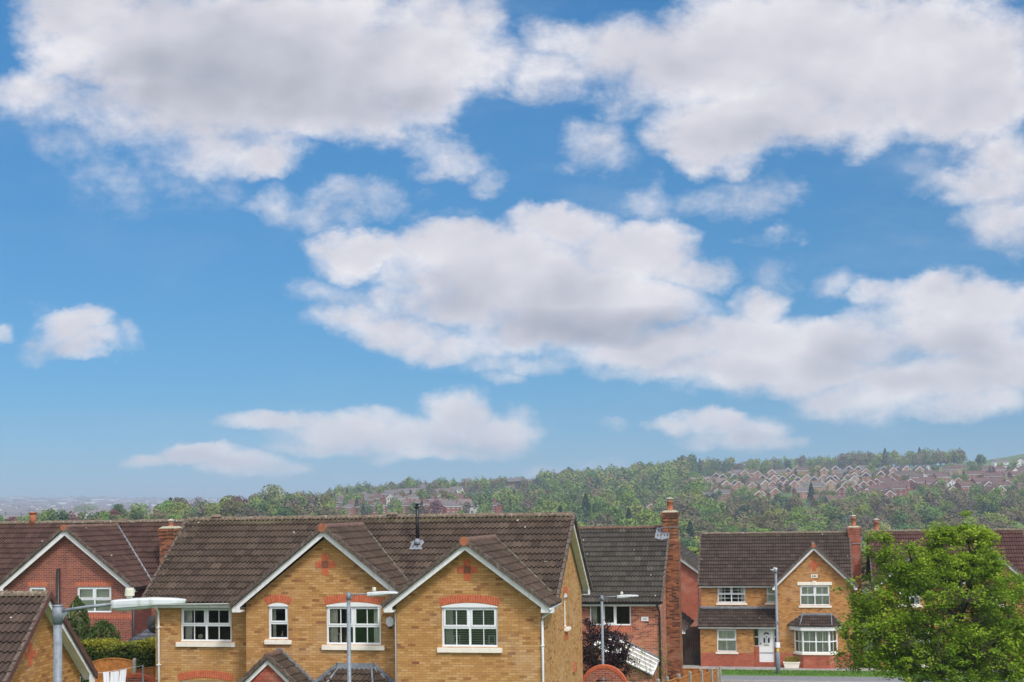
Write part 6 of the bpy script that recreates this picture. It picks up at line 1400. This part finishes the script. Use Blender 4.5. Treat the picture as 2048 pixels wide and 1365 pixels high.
# rows: (row phrase, converter, [(kind, wall, roof, x, y of its foot)])
ROWS = [
 ('top row of the orange estate', z5, 'dob570 470,dob500 465,gob645 440,sog735 430,gob805 430,sob870 425,gob945 432,gob1098 430,sog1195 425,dog1275 405,gob1365 390,sob1430 400,goo'.replace('goo', 'gob')+'1600 378,gob1665 400,dob1785 385,sog1850 420,dob1930 390,dob2030 385'),
 ('second row of the orange estate', z5, 'dob700 480,god410 515,sop540 520,dob845 485,dog1000 490,dog1045 510,dob1170 480,gob1125 505,dob1215 500,dob1330 475,dog1380 500,gyb1480 490,dog1555 515,gyb1660 490,dob1730 505,dog1775 500,gob1915 490,gyb1990 500'),
 ('third row of the orange estate', z5, 'gob610 560,dob705 545,gob745 560,srr915 520,gob890 570,gyp1030 565,gob1110 560,gob1190 560,gob1260 545,gob1340 565,gyg1420 545,Syg1530 590,gyg1640 570,gyb1730 560,gyb1895 560,gyb1960 545'),
 ('lowest row of the orange estate', z5, 'Swb290 560,Shp170 590,sog215 600,gob200 690,gob340 690,sog400 700,gob510 645,sog560 660,gob980 665,sop1060 640,gob1140 660,gor960 700,sog1440 640,srr1650 735,srr1790 740'),
 ('white street beside the wood', z5, 'swp250 540,swp300 520,swp355 510,swp400 545,swg330 610,swg310 590,gwp430 500'),
 ('top row of the red estate', z6, 'dob110 395,sog240 385,gob290 430,dob490 400,gob595 420,dob650 400,gob740 410,gob890 410,twb980 390,Syb1230 400,syb1340 390,srr1650 400,srr1790 400,wwr1955 425,srr2035 420'),
 ('second row of the red estate', z6, 'gyb80 500,gob160 480,dog290 480,dob455 475,gob590 470,Srb730 470,swb850 500,wwb930 490,srb1030 460,sob1120 490,srr1150 495,Srr1500 460,Srr1710 490,srr1900 460,srr1990 475'),
 ('third row of the red estate', z6, 'gyb50 545,gyb130 545,grr265 590,trr345 580,trr410 565,srr500 545,trr575 540,grr790 560,srr870 550,srr960 540,sor1050 570,gor1110 580,twr1255 575,gor1320 560,twr1400 590,srr1590 570,grr1660 600,srr1760 560,gor1870 590,srr1950 565'),
 ('lowest row of the red estate', z6, 'grr25 660,trr75 650,trr130 640,trr185 610,grr300 680,grr235 700,srr390 660,srr450 640,Srr620 600,Srr610 640,grr560 700,srr340 710,grr205 730,srr680 620,gor1260 650,srr1430 620,Srr1760 600,gor1720 680,gor1790 660'),
 ('upper row below the middle crest', z3, 'sog760 350,grb885 360,sog940 360,srg1000 420,sow1005 400,swg1080 375,sop1140 345,swp1240 355,swp1330 345,sog1190 275,syg1620 370,swp1340 335'),
 ('middle row below the middle crest', z3, 'Srg190 430,Srg310 430,Srg420 430,Srg560 410,Srg590 395,grg400 425,Swg840 420,sog990 410,Srr1110 450,hog1000 390,srg920 400,hog1500 420,Srg640 380'),
 ('lower row below the middle crest', z3, 'hrg60 450,hrg40 490,Srg160 480,wwg415 470,hrg500 490,hrg640 480,hrr820 490,hrr740 550,hrg540 550,hrg300 560,srg170 520,hrg1180 520,srg1340 500,srg1490 480,hrg1110 540,srr1080 480,sop890 560,swp1320 490,hrr600 560,hog680 560,Srg1000 565,hrg150 570,hrr50 560'),
 ('row beyond the buff house ridge', z3, 'soy1690 560,gyr1750 550,wwg1895 545,swp1200 570,hrg1060 575,hrr1420 570'),
 ('suburb left of the middle crest', z2, 'wwp1370 520,hrg1360 530,hrg1500 510,hrg1505 530,hrg1640 480,hrg1650 520,hrg1800 470,hrg1810 440,hrg1920 450,hrg1540 570,hog1700 570,hrg1880 570,hrg1730 505,hrr1980 480,hrg1440 570,hrr1590 520,srr1780 540,hrg2010 440'),
]
DROP = set()
def hill_houses():
    for phrase, cv, txt in ROWS:
        lst = []
        for t in txt.split(','):
            a, y = t.split(' '); k, w_, r_ = a[0], a[1], a[2]; x = float(a[3:]); y = float(y)
            if w_ not in WALLC: w_ = 'o'
            if r_ not in ROOFC: r_ = 'g'
            lst.append((k, w_, r_, *cv(x, y)))
        lst.sort(key=lambda q: q[3])
        for i, (k, w_, r_, x, y) in enumerate(lst):
            kn = 'long terraced house' if k == 'S' else KINDN[k]
            o = ORD[i] if i < len(ORD) else 'last'
            rn = ROOFC[r_][0].split()[0]
            far_house(k, w_, r_, x, y, f'{rn}-roofed {WALLC[w_][0].replace(" brick", "").replace(" walled", "")} {kn.replace("long terraced house", "terrace")}, {o} from left, {phrase}', 'houses in the '+phrase, k=RNG.uniform(.92, 1.05))
hill_houses()
def singles():
    far_house('S', 'w', 'g', *z6(1800, 312), 'long white house with grey roof on the green field below the skyline', None, yaw=.1, k=1.0)
    far_house('w', 'w', 'r', *z6(2010, 305), 'white gabled house with dark roof at the far right of the green field', None, yaw=-.2)
    far_house('S', 'w', 'g', 274, 1050, 'white bungalow with grey roof beyond the left house chimney', None, yaw=-.35, k=.85); far_house('h', 'o', 'g', 253, 1052, 'grey hip-roofed bungalow beside the white bungalow at left', None, k=.75)
    far_house('h', 'r', 'r', 1110, 1030, 'red hip-roofed house in trees above the big buff house gable', None); far_house('w', 'w', 'g', 1073, 1028, 'white gabled house among the trees near the middle of the valley', None, k=.9)
    far_house('h', 'r', 'r', 1284, 1062, 'red hip-roofed house low in the wood left of the tall chimney', None, k=.8); far_house('g', 'o', 'r', 1302, 1030, 'small red gabled house in the wood left of the tall chimney', None, k=.8); far_house('s', 'r', 'r', 1240, 1010, 'red roofed house buried in the middle wood', None, k=.7)
    for i, (x, y, w_) in enumerate(((1366, 1056, 'white'), (1381, 1056, 'white'), (1393, 1055, 'cream'), (1406, 1056, 'white'), (1432, 1055, 'grey'), (1449, 1055, 'white'))):
        p = hit(x, y, 200) or at(x, y, 420)
        H = thing('garden_room', f'{w_} garden room, {ORD[i]} from the tall chimney in the low row of gardens', 'conservatory', tuple(p), RNG.uniform(-.4, .2), 'garden rooms in the low row of gardens'); m = MB(); m.box((-1.6, 0, -1.5), (1.6, 3, 2.1)); m.build('walls', HILL['cons' if w_ != 'grey' else 'roof_grey'], H)
        m = MB(); m.loft([[(-1.8, -.2, 2.1), (1.8, -.2, 2.1), (1.8, 3.2, 2.1), (-1.8, 3.2, 2.1)], [(-.4, 1.2, 3.2), (.4, 1.2, 3.2), (.4, 1.8, 3.2), (-.4, 1.8, 3.2)]], smooth=False); m.build('roof', HILL['cons' if i != 2 else 'wall_tan'], H); m = MB()
        for k in range(3): m.box((-1.3+k*.95, -.03, .5), (-.6+k*.95, -.003, 1.9))
        m.build('window', HILL['glass'], H)
    for i, (x, y) in enumerate(((1600, 955), (1490, 1032), (1398, 1047))):
        pass
    # office building on the middle skyline
    p = hit(1028, 979) or at(1028, 979, 1000); H = thing('office_building', 'large grey roofed office block with glass end on the middle skyline', 'building', tuple(p), -.15); h = 8.5
    m = MB(); m.box((-9, 0, -3), (5, 9, h*.62)); m.build('wall', HILL['wall_tan'], H); m = MB(); m.box((1.5, -1, -3), (7.5, 8, h*.70)); m.build('glass_end', HILL['glass'], H); m = MB(); m.loft([[(-15, -2, h*.60), (9, -2, h*.72), (9, 11, h*.72), (-15, 11, h*.60)], [(-8, 3, h*.95), (5, 3, h*1.02), (5, 5, h*1.02), (-8, 5, h*.95)]], smooth=False); m.build('roof', HILL['roof_grey'], H)
    m = MB(); m.box((-14, -3, -3), (-2, 0, h*.30)); m.build('low_wing', HILL['roof_pale'], H)
    # towers on the skylines
    for lab, nm, cat_, x, yt, yb, w, Y, sp in (('grey church tower on the crest above the orange estate', 'church_tower', 'tower', 1436, 918, 935, 2.2, 1330, 0), ('square church tower on the far left skyline', 'church_tower', 'tower', 75.5, 1000, 1006, 5.0, 5500, 0), ('pointed church spire in the hazy town at far left', 'church_spire', 'spire', 33, 1026, 1036, 5, 2600, 1), ('thin mast on the skyline above the left trees', 'radio_mast', 'mast', 435.5, 996, 1003, .9, 3000, 0), ('small square tower above the left trees', 'water_tower', 'tower', 514, 993, 998, 6, 3000, 0), ('slender spire on the hazy skyline beyond the white bungalow', 'church_spire', 'spire', 300.5, 1003, 1013, 3.2, 2600, 1)):
        a = at(x, yt, Y); g0 = gz(a.x, a.y); H = thing(nm, lab, cat_, (a.x, a.y, g0)); h = max(a.z-g0, 4); m = MB(); m.box((-w/2, -w/2, -2), (w/2, w/2, h*(.55 if sp else .93))); m.build('shaft', HILL['roof_grey'], H); m = MB()
        if sp: m.loft([[(-w*.7, -w*.7, h*.55), (w*.7, -w*.7, h*.55), (w*.7, w*.7, h*.55), (-w*.7, w*.7, h*.55)], [(-.1, -.1, h), (.1, -.1, h), (.1, .1, h), (-.1, .1, h)]], smooth=False)
        else: m.box((-w*.56, -w*.56, h*.93), (w*.56, w*.56, h))
        m.build('top', HILL['roof_grey'], H)
singles()
TREEC = {
 'fresh green': [(0, (.085, .145, .028)), (.5, (.15, .235, .042)), (1, (.24, .33, .07))],
 'mid green': [(0, (.055, .10, .030)), (.5, (.09, .155, .042)), (1, (.145, .21, .065))],
 'yellow green': [(0, (.15, .19, .035)), (.5, (.215, .26, .05)), (1, (.29, .32, .07))],
 'olive brown': [(0, (.11, .10, .04)), (.5, (.165, .15, .06)), (1, (.23, .205, .09))],
 'grey brown': [(0, (.11, .09, .062)), (.5, (.155, .13, .09)), (1, (.21, .18, .13))],
 'copper red': [(0, (.12, .045, .05)), (.5, (.16, .06, .065)), (1, (.22, .09, .085))],
 'dark evergreen': [(0, (.030, .055, .032)), (.5, (.045, .078, .042)), (1, (.07, .11, .055))],
}
LM = {k: leafmat('far_leaf_'+k.replace(' ', '_'), v, .15, .7, .7, 12.0) for k, v in TREEC.items()}
def tree_geo(shape, seed, nq):
    """unit tree: 1 high, crown of small leaf tufts over several lobes; returns V, F, u, material index"""
    rng = np.random.default_rng(seed)
    if shape == 'cone':
        t = rng.random(nq)**.8; a = rng.random(nq)*2*pi; r = .24*(1-t)**.8*(1+.2*np.sin(a*5+t*30))*(1-.3*rng.random(nq)); P = np.stack([np.cos(a)*r, np.sin(a)*r, .08+t*.92], 1); u = rng.random(nq); size = .075
    else:
        rx = {'round': .42, 'wide': .58, 'tall': .29, 'bare': .42}[shape]; zc = .52; rz = .47; L = [(0, 0, zc, rx*.78, rx*.78, rz*.85)]
        for i in range(11):
            a = rng.random()*2*pi; e = rng.uniform(-.7, 1.2); L.append((cos(a)*cos(e)*rx*.62, sin(a)*cos(e)*rx*.62, zc+sin(e)*rz*.62, rx*rng.uniform(.28, .45), rx*rng.uniform(.28, .45), rz*rng.uniform(.26, .42)))
        k = rng.choice(12, nq, p=np.array([.22]+[.78/11]*11)); Ld = np.array(L)[k]; d = rng.normal(0, 1, (nq, 3)); d /= np.linalg.norm(d, axis=1)[:, None]; rr = rng.uniform(.80, 1.04, nq) if shape != 'bare' else rng.uniform(.3, 1.05, nq)
        P = Ld[:, :3]+d*Ld[:, 3:]*rr[:, None]; UP = d+np.array([0, 0, .45]); UP /= np.linalg.norm(UP, axis=1)[:, None]; u = np.clip(.5*rng.random(12)[k]+.5*rng.random(nq), 0, 1); size = (.066 if nq > 500 else .105) if shape != 'bare' else .05
    V, F = leaf_quads(P, size, rng, .15 if shape == 'cone' else .62, .8, up=(0, 0, 1) if shape == 'cone' else UP); MI = np.zeros(len(F), int); mb = MB()
    mb.tube([(0, 0, -.12), (0, 0, .25), (.01, 0, .55)], [.030, .024, .012], 6, cap=False, smooth=False)
    for i in range(7):
        a = rng.random()*2*pi; e = rng.uniform(.4, 1.2); z0 = rng.uniform(.2, .45); q = .36; mb.tube([(0, 0, z0), (cos(a)*cos(e)*q*.5, sin(a)*cos(e)*q*.5, z0+sin(e)*q*.6), (cos(a)*cos(e)*q, sin(a)*cos(e)*q, z0+sin(e)*q)], [.012, .008, .004], 3, cap=False, smooth=False)
    V2 = np.array(mb.v); F2 = np.array(mb.f)+len(V); V = np.concatenate([V, V2]); F = np.concatenate([F, F2]); MI = np.concatenate([MI, np.ones(len(F2), int)]); u = np.concatenate([u, np.full(len(F2), .5)])
    return V, F, u, MI
GEO = {(s, k): tree_geo(s, 100+i*7+k, {'bare': 620, 'cone': 700}.get(s, 1300)) for i, s in enumerate(('round', 'wide', 'tall', 'bare', 'cone')) for k in range(2)}
LOWGEO = {(s, 0): tree_geo(s, 300+i, 420) for i, s in enumerate(('round', 'wide', 'tall', 'bare', 'cone'))}
_TM = {}
def tree_mesh(shape, k, colr):
    key = (shape, k, colr)
    if key not in _TM:
        V, F, u, MI = GEO[(shape, k)]; _TM[key] = np_mesh('tree', V, F, np.stack([np.repeat(u, 4)]*2, 1), [LM[colr], M['bark']], MI)
    return _TM[key]
def roofline(x): return np.interp(x, [0, 20, 60, 365, 366, 1140, 1141, 1325, 1326, 1362, 1363, 1404, 1405, 1735, 1736, 2036, 2037, 2100], [1062, 1046, 1046, 1046, 1036, 1026, 1054, 1053, 1030, 1030, 1105, 1128, 1068, 1064, 1066, 1058, 1130, 1180])
TREES = []   # (x, y, z, height, shape, colour, zone phrase, pixel size)
def add_tree(p, h, shape, colr, zone):
    a = proj((p[0], p[1], p[2]+h)); 
    hid = a[1] > roofline(a[0])-1 or a[0] < -40 or a[0] > 2090      # behind the near roofs: part of the woodland mass only
    if a[1] > roofline(a[0])+45: return
    TREES.append((p[0], p[1], p[2], h, shape, colr, zone, 0 if hid else h/p[1], a[0]))
def zone(name, n, xr, dr, hr, cols, shapes, seed, ok=None, sizepow=1):
    rng = random.Random(seed); k = 0; tries = 0; placed = []
    while k < n and tries < n*40:
        tries += 1; x = rng.uniform(*xr); d = rng.uniform(*dr); X = (x-1024)/2700*d; h = rng.uniform(*hr)
        if ok and not ok(x, d): continue
        if any((X-a)**2+((d-b)*.6)**2 < (h*.36+c*.26)**2*.36 for a, b, c in placed): continue
        placed.append((X, d, h)); z = gz(X, d); c = rng.choices([q for q, _ in cols], [w for _, w in cols])[0]; s = rng.choices([q for q, _ in shapes], [w for _, w in shapes])[0]
        if c == 'dark evergreen': s = rng.choice(['cone', 'round'])
        if c == 'grey brown' and rng.random() < .5: s = 'bare'
        add_tree((X, d, z), h*(.8 if s == 'wide' else 1), s, c, name); k += 1
MIX = [('fresh green', 5), ('mid green', 5), ('yellow green', 1.2), ('olive brown', 3.5), ('grey brown', 2.5), ('dark evergreen', 1), ('copper red', .25)]
MIXG = [('fresh green', 6), ('mid green', 5), ('yellow green', 2), ('olive brown', 2), ('grey brown', 1.2), ('dark evergreen', 1.4), ('copper red', .2)]
MIXB = [('fresh green', 2.5), ('mid green', 2), ('olive brown', 5), ('grey brown', 4), ('yellow green', .8), ('dark evergreen', .3)]
SH = [('round', 5), ('wide', 3), ('tall', 2)]
zone('on the crest above the orange estate', 85, (1340, 1700), (1190, 1330), (10, 17), MIX, SH, 1); zone('on the crest above the red estate', 80, (1690, 1925), (1150, 1290), (11, 18), MIXB+[('dark evergreen', 1)], SH, 2)
zone('in the upper part of the middle wood', 190, (1085, 1400), (830, 1180), (11, 19), MIXG, SH, 3, lambda x, d: x < 1330+(d-830)*.22); zone('in the lower part of the middle wood', 190, (1060, 1400), (380, 830), (9, 16), MIXG, SH, 4)
zone('in the wood below the orange estate', 200, (1330, 1700), (400, 650), (8, 13), MIXB+[('fresh green', 3)], SH, 5, lambda x, d: d < 560+.30*(1700-x) or d < 640); zone('in the brown wood below the red estate', 210, (1690, 2085), (400, 650), (9, 13.5), MIXB, SH, 6)
zone('in the hedge line at the foot of the orange estate', 60, (1335, 1700), (640, 745), (6, 9), MIXG+[('olive brown', 4)], SH, 15); zone('in the hedge line at the foot of the red estate', 80, (1690, 2085), (640, 750), (6, 9.5), MIXB+[('fresh green', 3)], SH, 16)
zone('between the houses of the orange estate', 95, (1380, 1700), (760, 1080), (5, 8.5), MIXG, [('round', 4), ('wide', 2)], 7); zone('between the houses of the red estate', 60, (1690, 2048), (760, 1080), (5, 9), MIXG, [('round', 4), ('wide', 2)], 8)
zone('along the crest left of the middle wood', 120, (640, 1100), (960, 1080), (9, 14), MIX, SH, 9); zone('between the houses below the middle crest', 70, (650, 1090), (560, 900), (6, 11), MIXG+[('grey brown', 2)], SH, 10)
zone('right of the roofs on the middle slope', 70, (960, 1100), (620, 960), (9, 13), MIX, SH, 12)
zone('in the tree belt beyond the left roofs', 110, (330, 660), (430, 780), (9, 13), MIX, SH, 11, lambda x, d: d < 520+(x-330)*.8+60); zone('beyond the roof of the red brick house', 100, (-30, 360), (380, 520), (7, 11), MIXG+[('olive brown', 3), ('copper red', 1)], SH, 13)
for (x, y, w, sh_, c, z_) in ((172, 1047, 50, 'wide', 'yellow green', 'above the red house ridge'), (263, 1042, 26, 'round', 'copper red', 'left of the white bungalow'), (228, 1035, 17, 'tall', 'dark evergreen', 'left of the copper red tree'), (545, 1036, 82, 'wide', 'yellow green', 'low behind the buff house ridge'), (598, 1034, 60, 'wide', 'grey brown', 'beside the yellow green tree behind the ridge'), (714, 1030, 17, 'cone', 'dark evergreen', 'before the terraced town'), (750, 1016, 26, 'wide', 'fresh green', 'among the hip roofs'), (843, 1012, 22, 'tall', 'fresh green', 'before the white terrace'), (885, 1026, 42, 'round', 'olive brown', 'in the middle of the town'), (938, 1014, 26, 'round', 'mid green', 'right of the red terrace'), (1163, 1058, 40, 'wide', 'copper red', 'just above the dark roof ridge'), (1150, 995, 44, 'wide', 'dark evergreen', 'in the upper middle wood'), (1185, 990, 40, 'round', 'mid green', 'in the upper middle wood by the dark tree'), (1962, 937, 26, 'round', 'mid green', 'alone on the green field'), (1510, 1066, 24, 'wide', 'yellow green', 'peeping over the right house ridge'), (1623, 1010, 22, 'cone', 'dark evergreen', 'among houses of the orange estate'), (1958, 1000, 26, 'round', 'fresh green', 'among houses of the red estate'), (1385, 970, 34, 'wide', 'fresh green', 'at the top left of the orange estate'), (385, 1100, 1, 'round', 'fresh green', '')):
    if w < 5: continue
    p = hit(x, y, 200)
    if p is None: p = at(x, y, 500)
    h = w*p.y/2700/{'wide': 1.15, 'round': .85, 'tall': .58, 'cone': .50}[sh_]; a = proj((p.x, p.y, p.z+h)); TREES.append((p.x, p.y, p.z, h, sh_, c, z_, 9, a[0]))
for (x, yt, w, d, sh_, c, z_) in ((1386, 1078, 34, 128, 'tall', 'fresh green', 'peeping out between the tall chimney and the right house'), (1747, 1092, 40, 118, 'round', 'olive brown', 'in the gap right of the red house chimney'), (1735, 1180, 60, 112, 'round', 'mid green', 'low in the gap right of the red house chimney'), (1392, 1150, 30, 140, 'round', 'mid green', 'low behind the half hidden red house')):
    p = at(x, yt, d); g0 = gz(p.x, p.y); TREES.append((p.x, p.y, g0, p.z-g0, sh_, c, z_, 9, x))
def plant_trees():
    TREES.sort(key=lambda t: -t[7]); rng = random.Random(5); SHN = {'round': 'rounded', 'wide': 'broad', 'tall': 'tall', 'bare': 'half bare', 'cone': 'pointed'}
    for i, (x, y, z, h, s, c, zn, _, ax) in enumerate(TREES[:300]):
        o = obj('tree', tree_mesh(s, rng.randrange(2), c)); o.name = {'cone': 'conifer_tree', 'bare': 'budding_tree'}.get(s, 'leafy_tree'); o.location = (x, y, z); o.rotation_euler = (0, 0, rng.random()*6.28); o.scale = (h*rng.uniform(.9, 1.1), h*rng.uniform(.9, 1.1), h)
        lab = f'{SHN[s]} {c} tree {zn}'; tag(o, lab, 'tree', lab.replace(' tree ', ' trees ', 1))
    rest = TREES[300:]; Vs, Fs, us, ms = [], [], [], []; b = 0; cl = list(TREEC)
    for (x, y, z, h, s, c, zn, _, ax) in rest:
        V, F, u, MI = LOWGEO[(s, 0)]; a = rng.random()*6.28; R = np.array([[cos(a), -sin(a), 0], [sin(a), cos(a), 0], [0, 0, 1]]); Vs.append((V*h) @ R.T+np.array([x, y, z])); Fs.append(F+b); b += len(V); us.append(u); ms.append(np.where(MI == 1, len(cl), cl.index(c)))
    V, F, u, MI = map(np.concatenate, (Vs, Fs, us, ms)); me = np_mesh('woodland', V, F, np.stack([np.repeat(u, 4)]*2, 1), [LM[c] for c in cl]+[M['bark']], MI); tag(obj('woodland', me), 'mixed green and brown spring woodland filling the far hillside', 'woodland', kind='stuff')
    print('TREES', len(TREES))
plant_trees()
def distant():
    """the hazy plain kilometres away: countless tree clumps and specks of building"""
    rng = np.random.default_rng(21); n = 2600; d = rng.uniform(1300, 6400, n); x = rng.uniform(-80, 760, n); X = (x-1024)/2700*d; Z = ground(X, d); s = rng.uniform(.7, 1.5, n)*(9+d*.0012)
    oc = np.array([(0, 0, 1), (.6, 0, .5), (0, .6, .5), (-.6, 0, .5), (0, -.6, .5), (.6, 0, 0), (0, .6, 0), (-.6, 0, 0), (0, -.6, 0)], float); fc = np.array([(0, 1, 2, 2), (0, 2, 3, 3), (0, 3, 4, 4), (0, 4, 1, 1), (1, 5, 6, 2), (2, 6, 7, 3), (3, 7, 8, 4), (4, 8, 5, 1)])
    sc_ = np.stack([s*rng.uniform(.8, 2.4, n), s, s*rng.uniform(.5, 1, n)], 1); V = (oc[None]*sc_[:, None, :]+rng.normal(0, .08, (n, 9, 3))*s[:, None, None]+np.stack([X, d, Z-1], 1)[:, None, :]).reshape(-1, 3)
    F = (fc[None]+9*np.arange(n)[:, None, None]).reshape(-1, 4)
    me = bpy.data.meshes.new('distant_woods'); me.from_pydata(V.tolist(), [], [tuple(dict.fromkeys(f)) for f in F.tolist()]); me.materials.append(plain('distant_leaf', (.045, .062, .03), .9, var=.4, scale=.01)); tag(obj('distant_woods', me), 'hazy woods and hedges of the far plain', 'woods', kind='stuff')
    n = 2000; d = rng.uniform(1200, 5200, n); x = rng.uniform(-60, 640, n); m = MB()
    for i in range(n):
        X0 = (x[i]-1024)/2700*d[i]; z0 = gz(X0, d[i]); w, h = rng.uniform(6, 20)*(1+d[i]/6000), rng.uniform(6, 13)*(1+d[i]/9000); m.mat = int(rng.choice([0, 1, 3, 3, 3])); m.box((X0-w/2, d[i], z0-3), (X0+w/2, d[i]+8, z0+h), '+z'); m.mat = 2 if m.mat else 1; m.face([(X0-w/2-.3, d[i]-.3, z0+h), (X0+w/2+.3, d[i]-.3, z0+h), (X0+w/2, d[i]+4, z0+h+2.8), (X0-w/2, d[i]+4, z0+h+2.8)]); m.face([(X0+w/2+.3, d[i]+8.3, z0+h), (X0-w/2-.3, d[i]+8.3, z0+h), (X0-w/2, d[i]+4, z0+h+2.8), (X0+w/2, d[i]+4, z0+h+2.8)])
    tag(m.build('distant_town', [HILL['wall_red'], HILL['roof_grey'], HILL['roof_pale'], HILL['wall_white']]), 'countless small roofs of the hazy town at far left', 'town', kind='stuff')
distant()

# ---------------------------------------------------------------- air
def haze():
    mb = MB(); mb.box((-6700, -6700, -19), (6700, 6700, 84)); o = mb.build('haze', []); tag(o, kind='stuff'); o['label'] = 'thin blue haze lying over the whole valley'; o['category'] = 'haze'
    mt, g = newmat('haze'); v = g.n('ShaderNodeVolumePrincipled'); v.inputs['Color'].default_value = (.66, .82, 1, 1); v.inputs['Density'].default_value = 2.8e-4; v.inputs['Anisotropy'].default_value = .1
    g.n('ShaderNodeOutputMaterial', None, Volume=v); o.data.materials.append(mt)
haze()
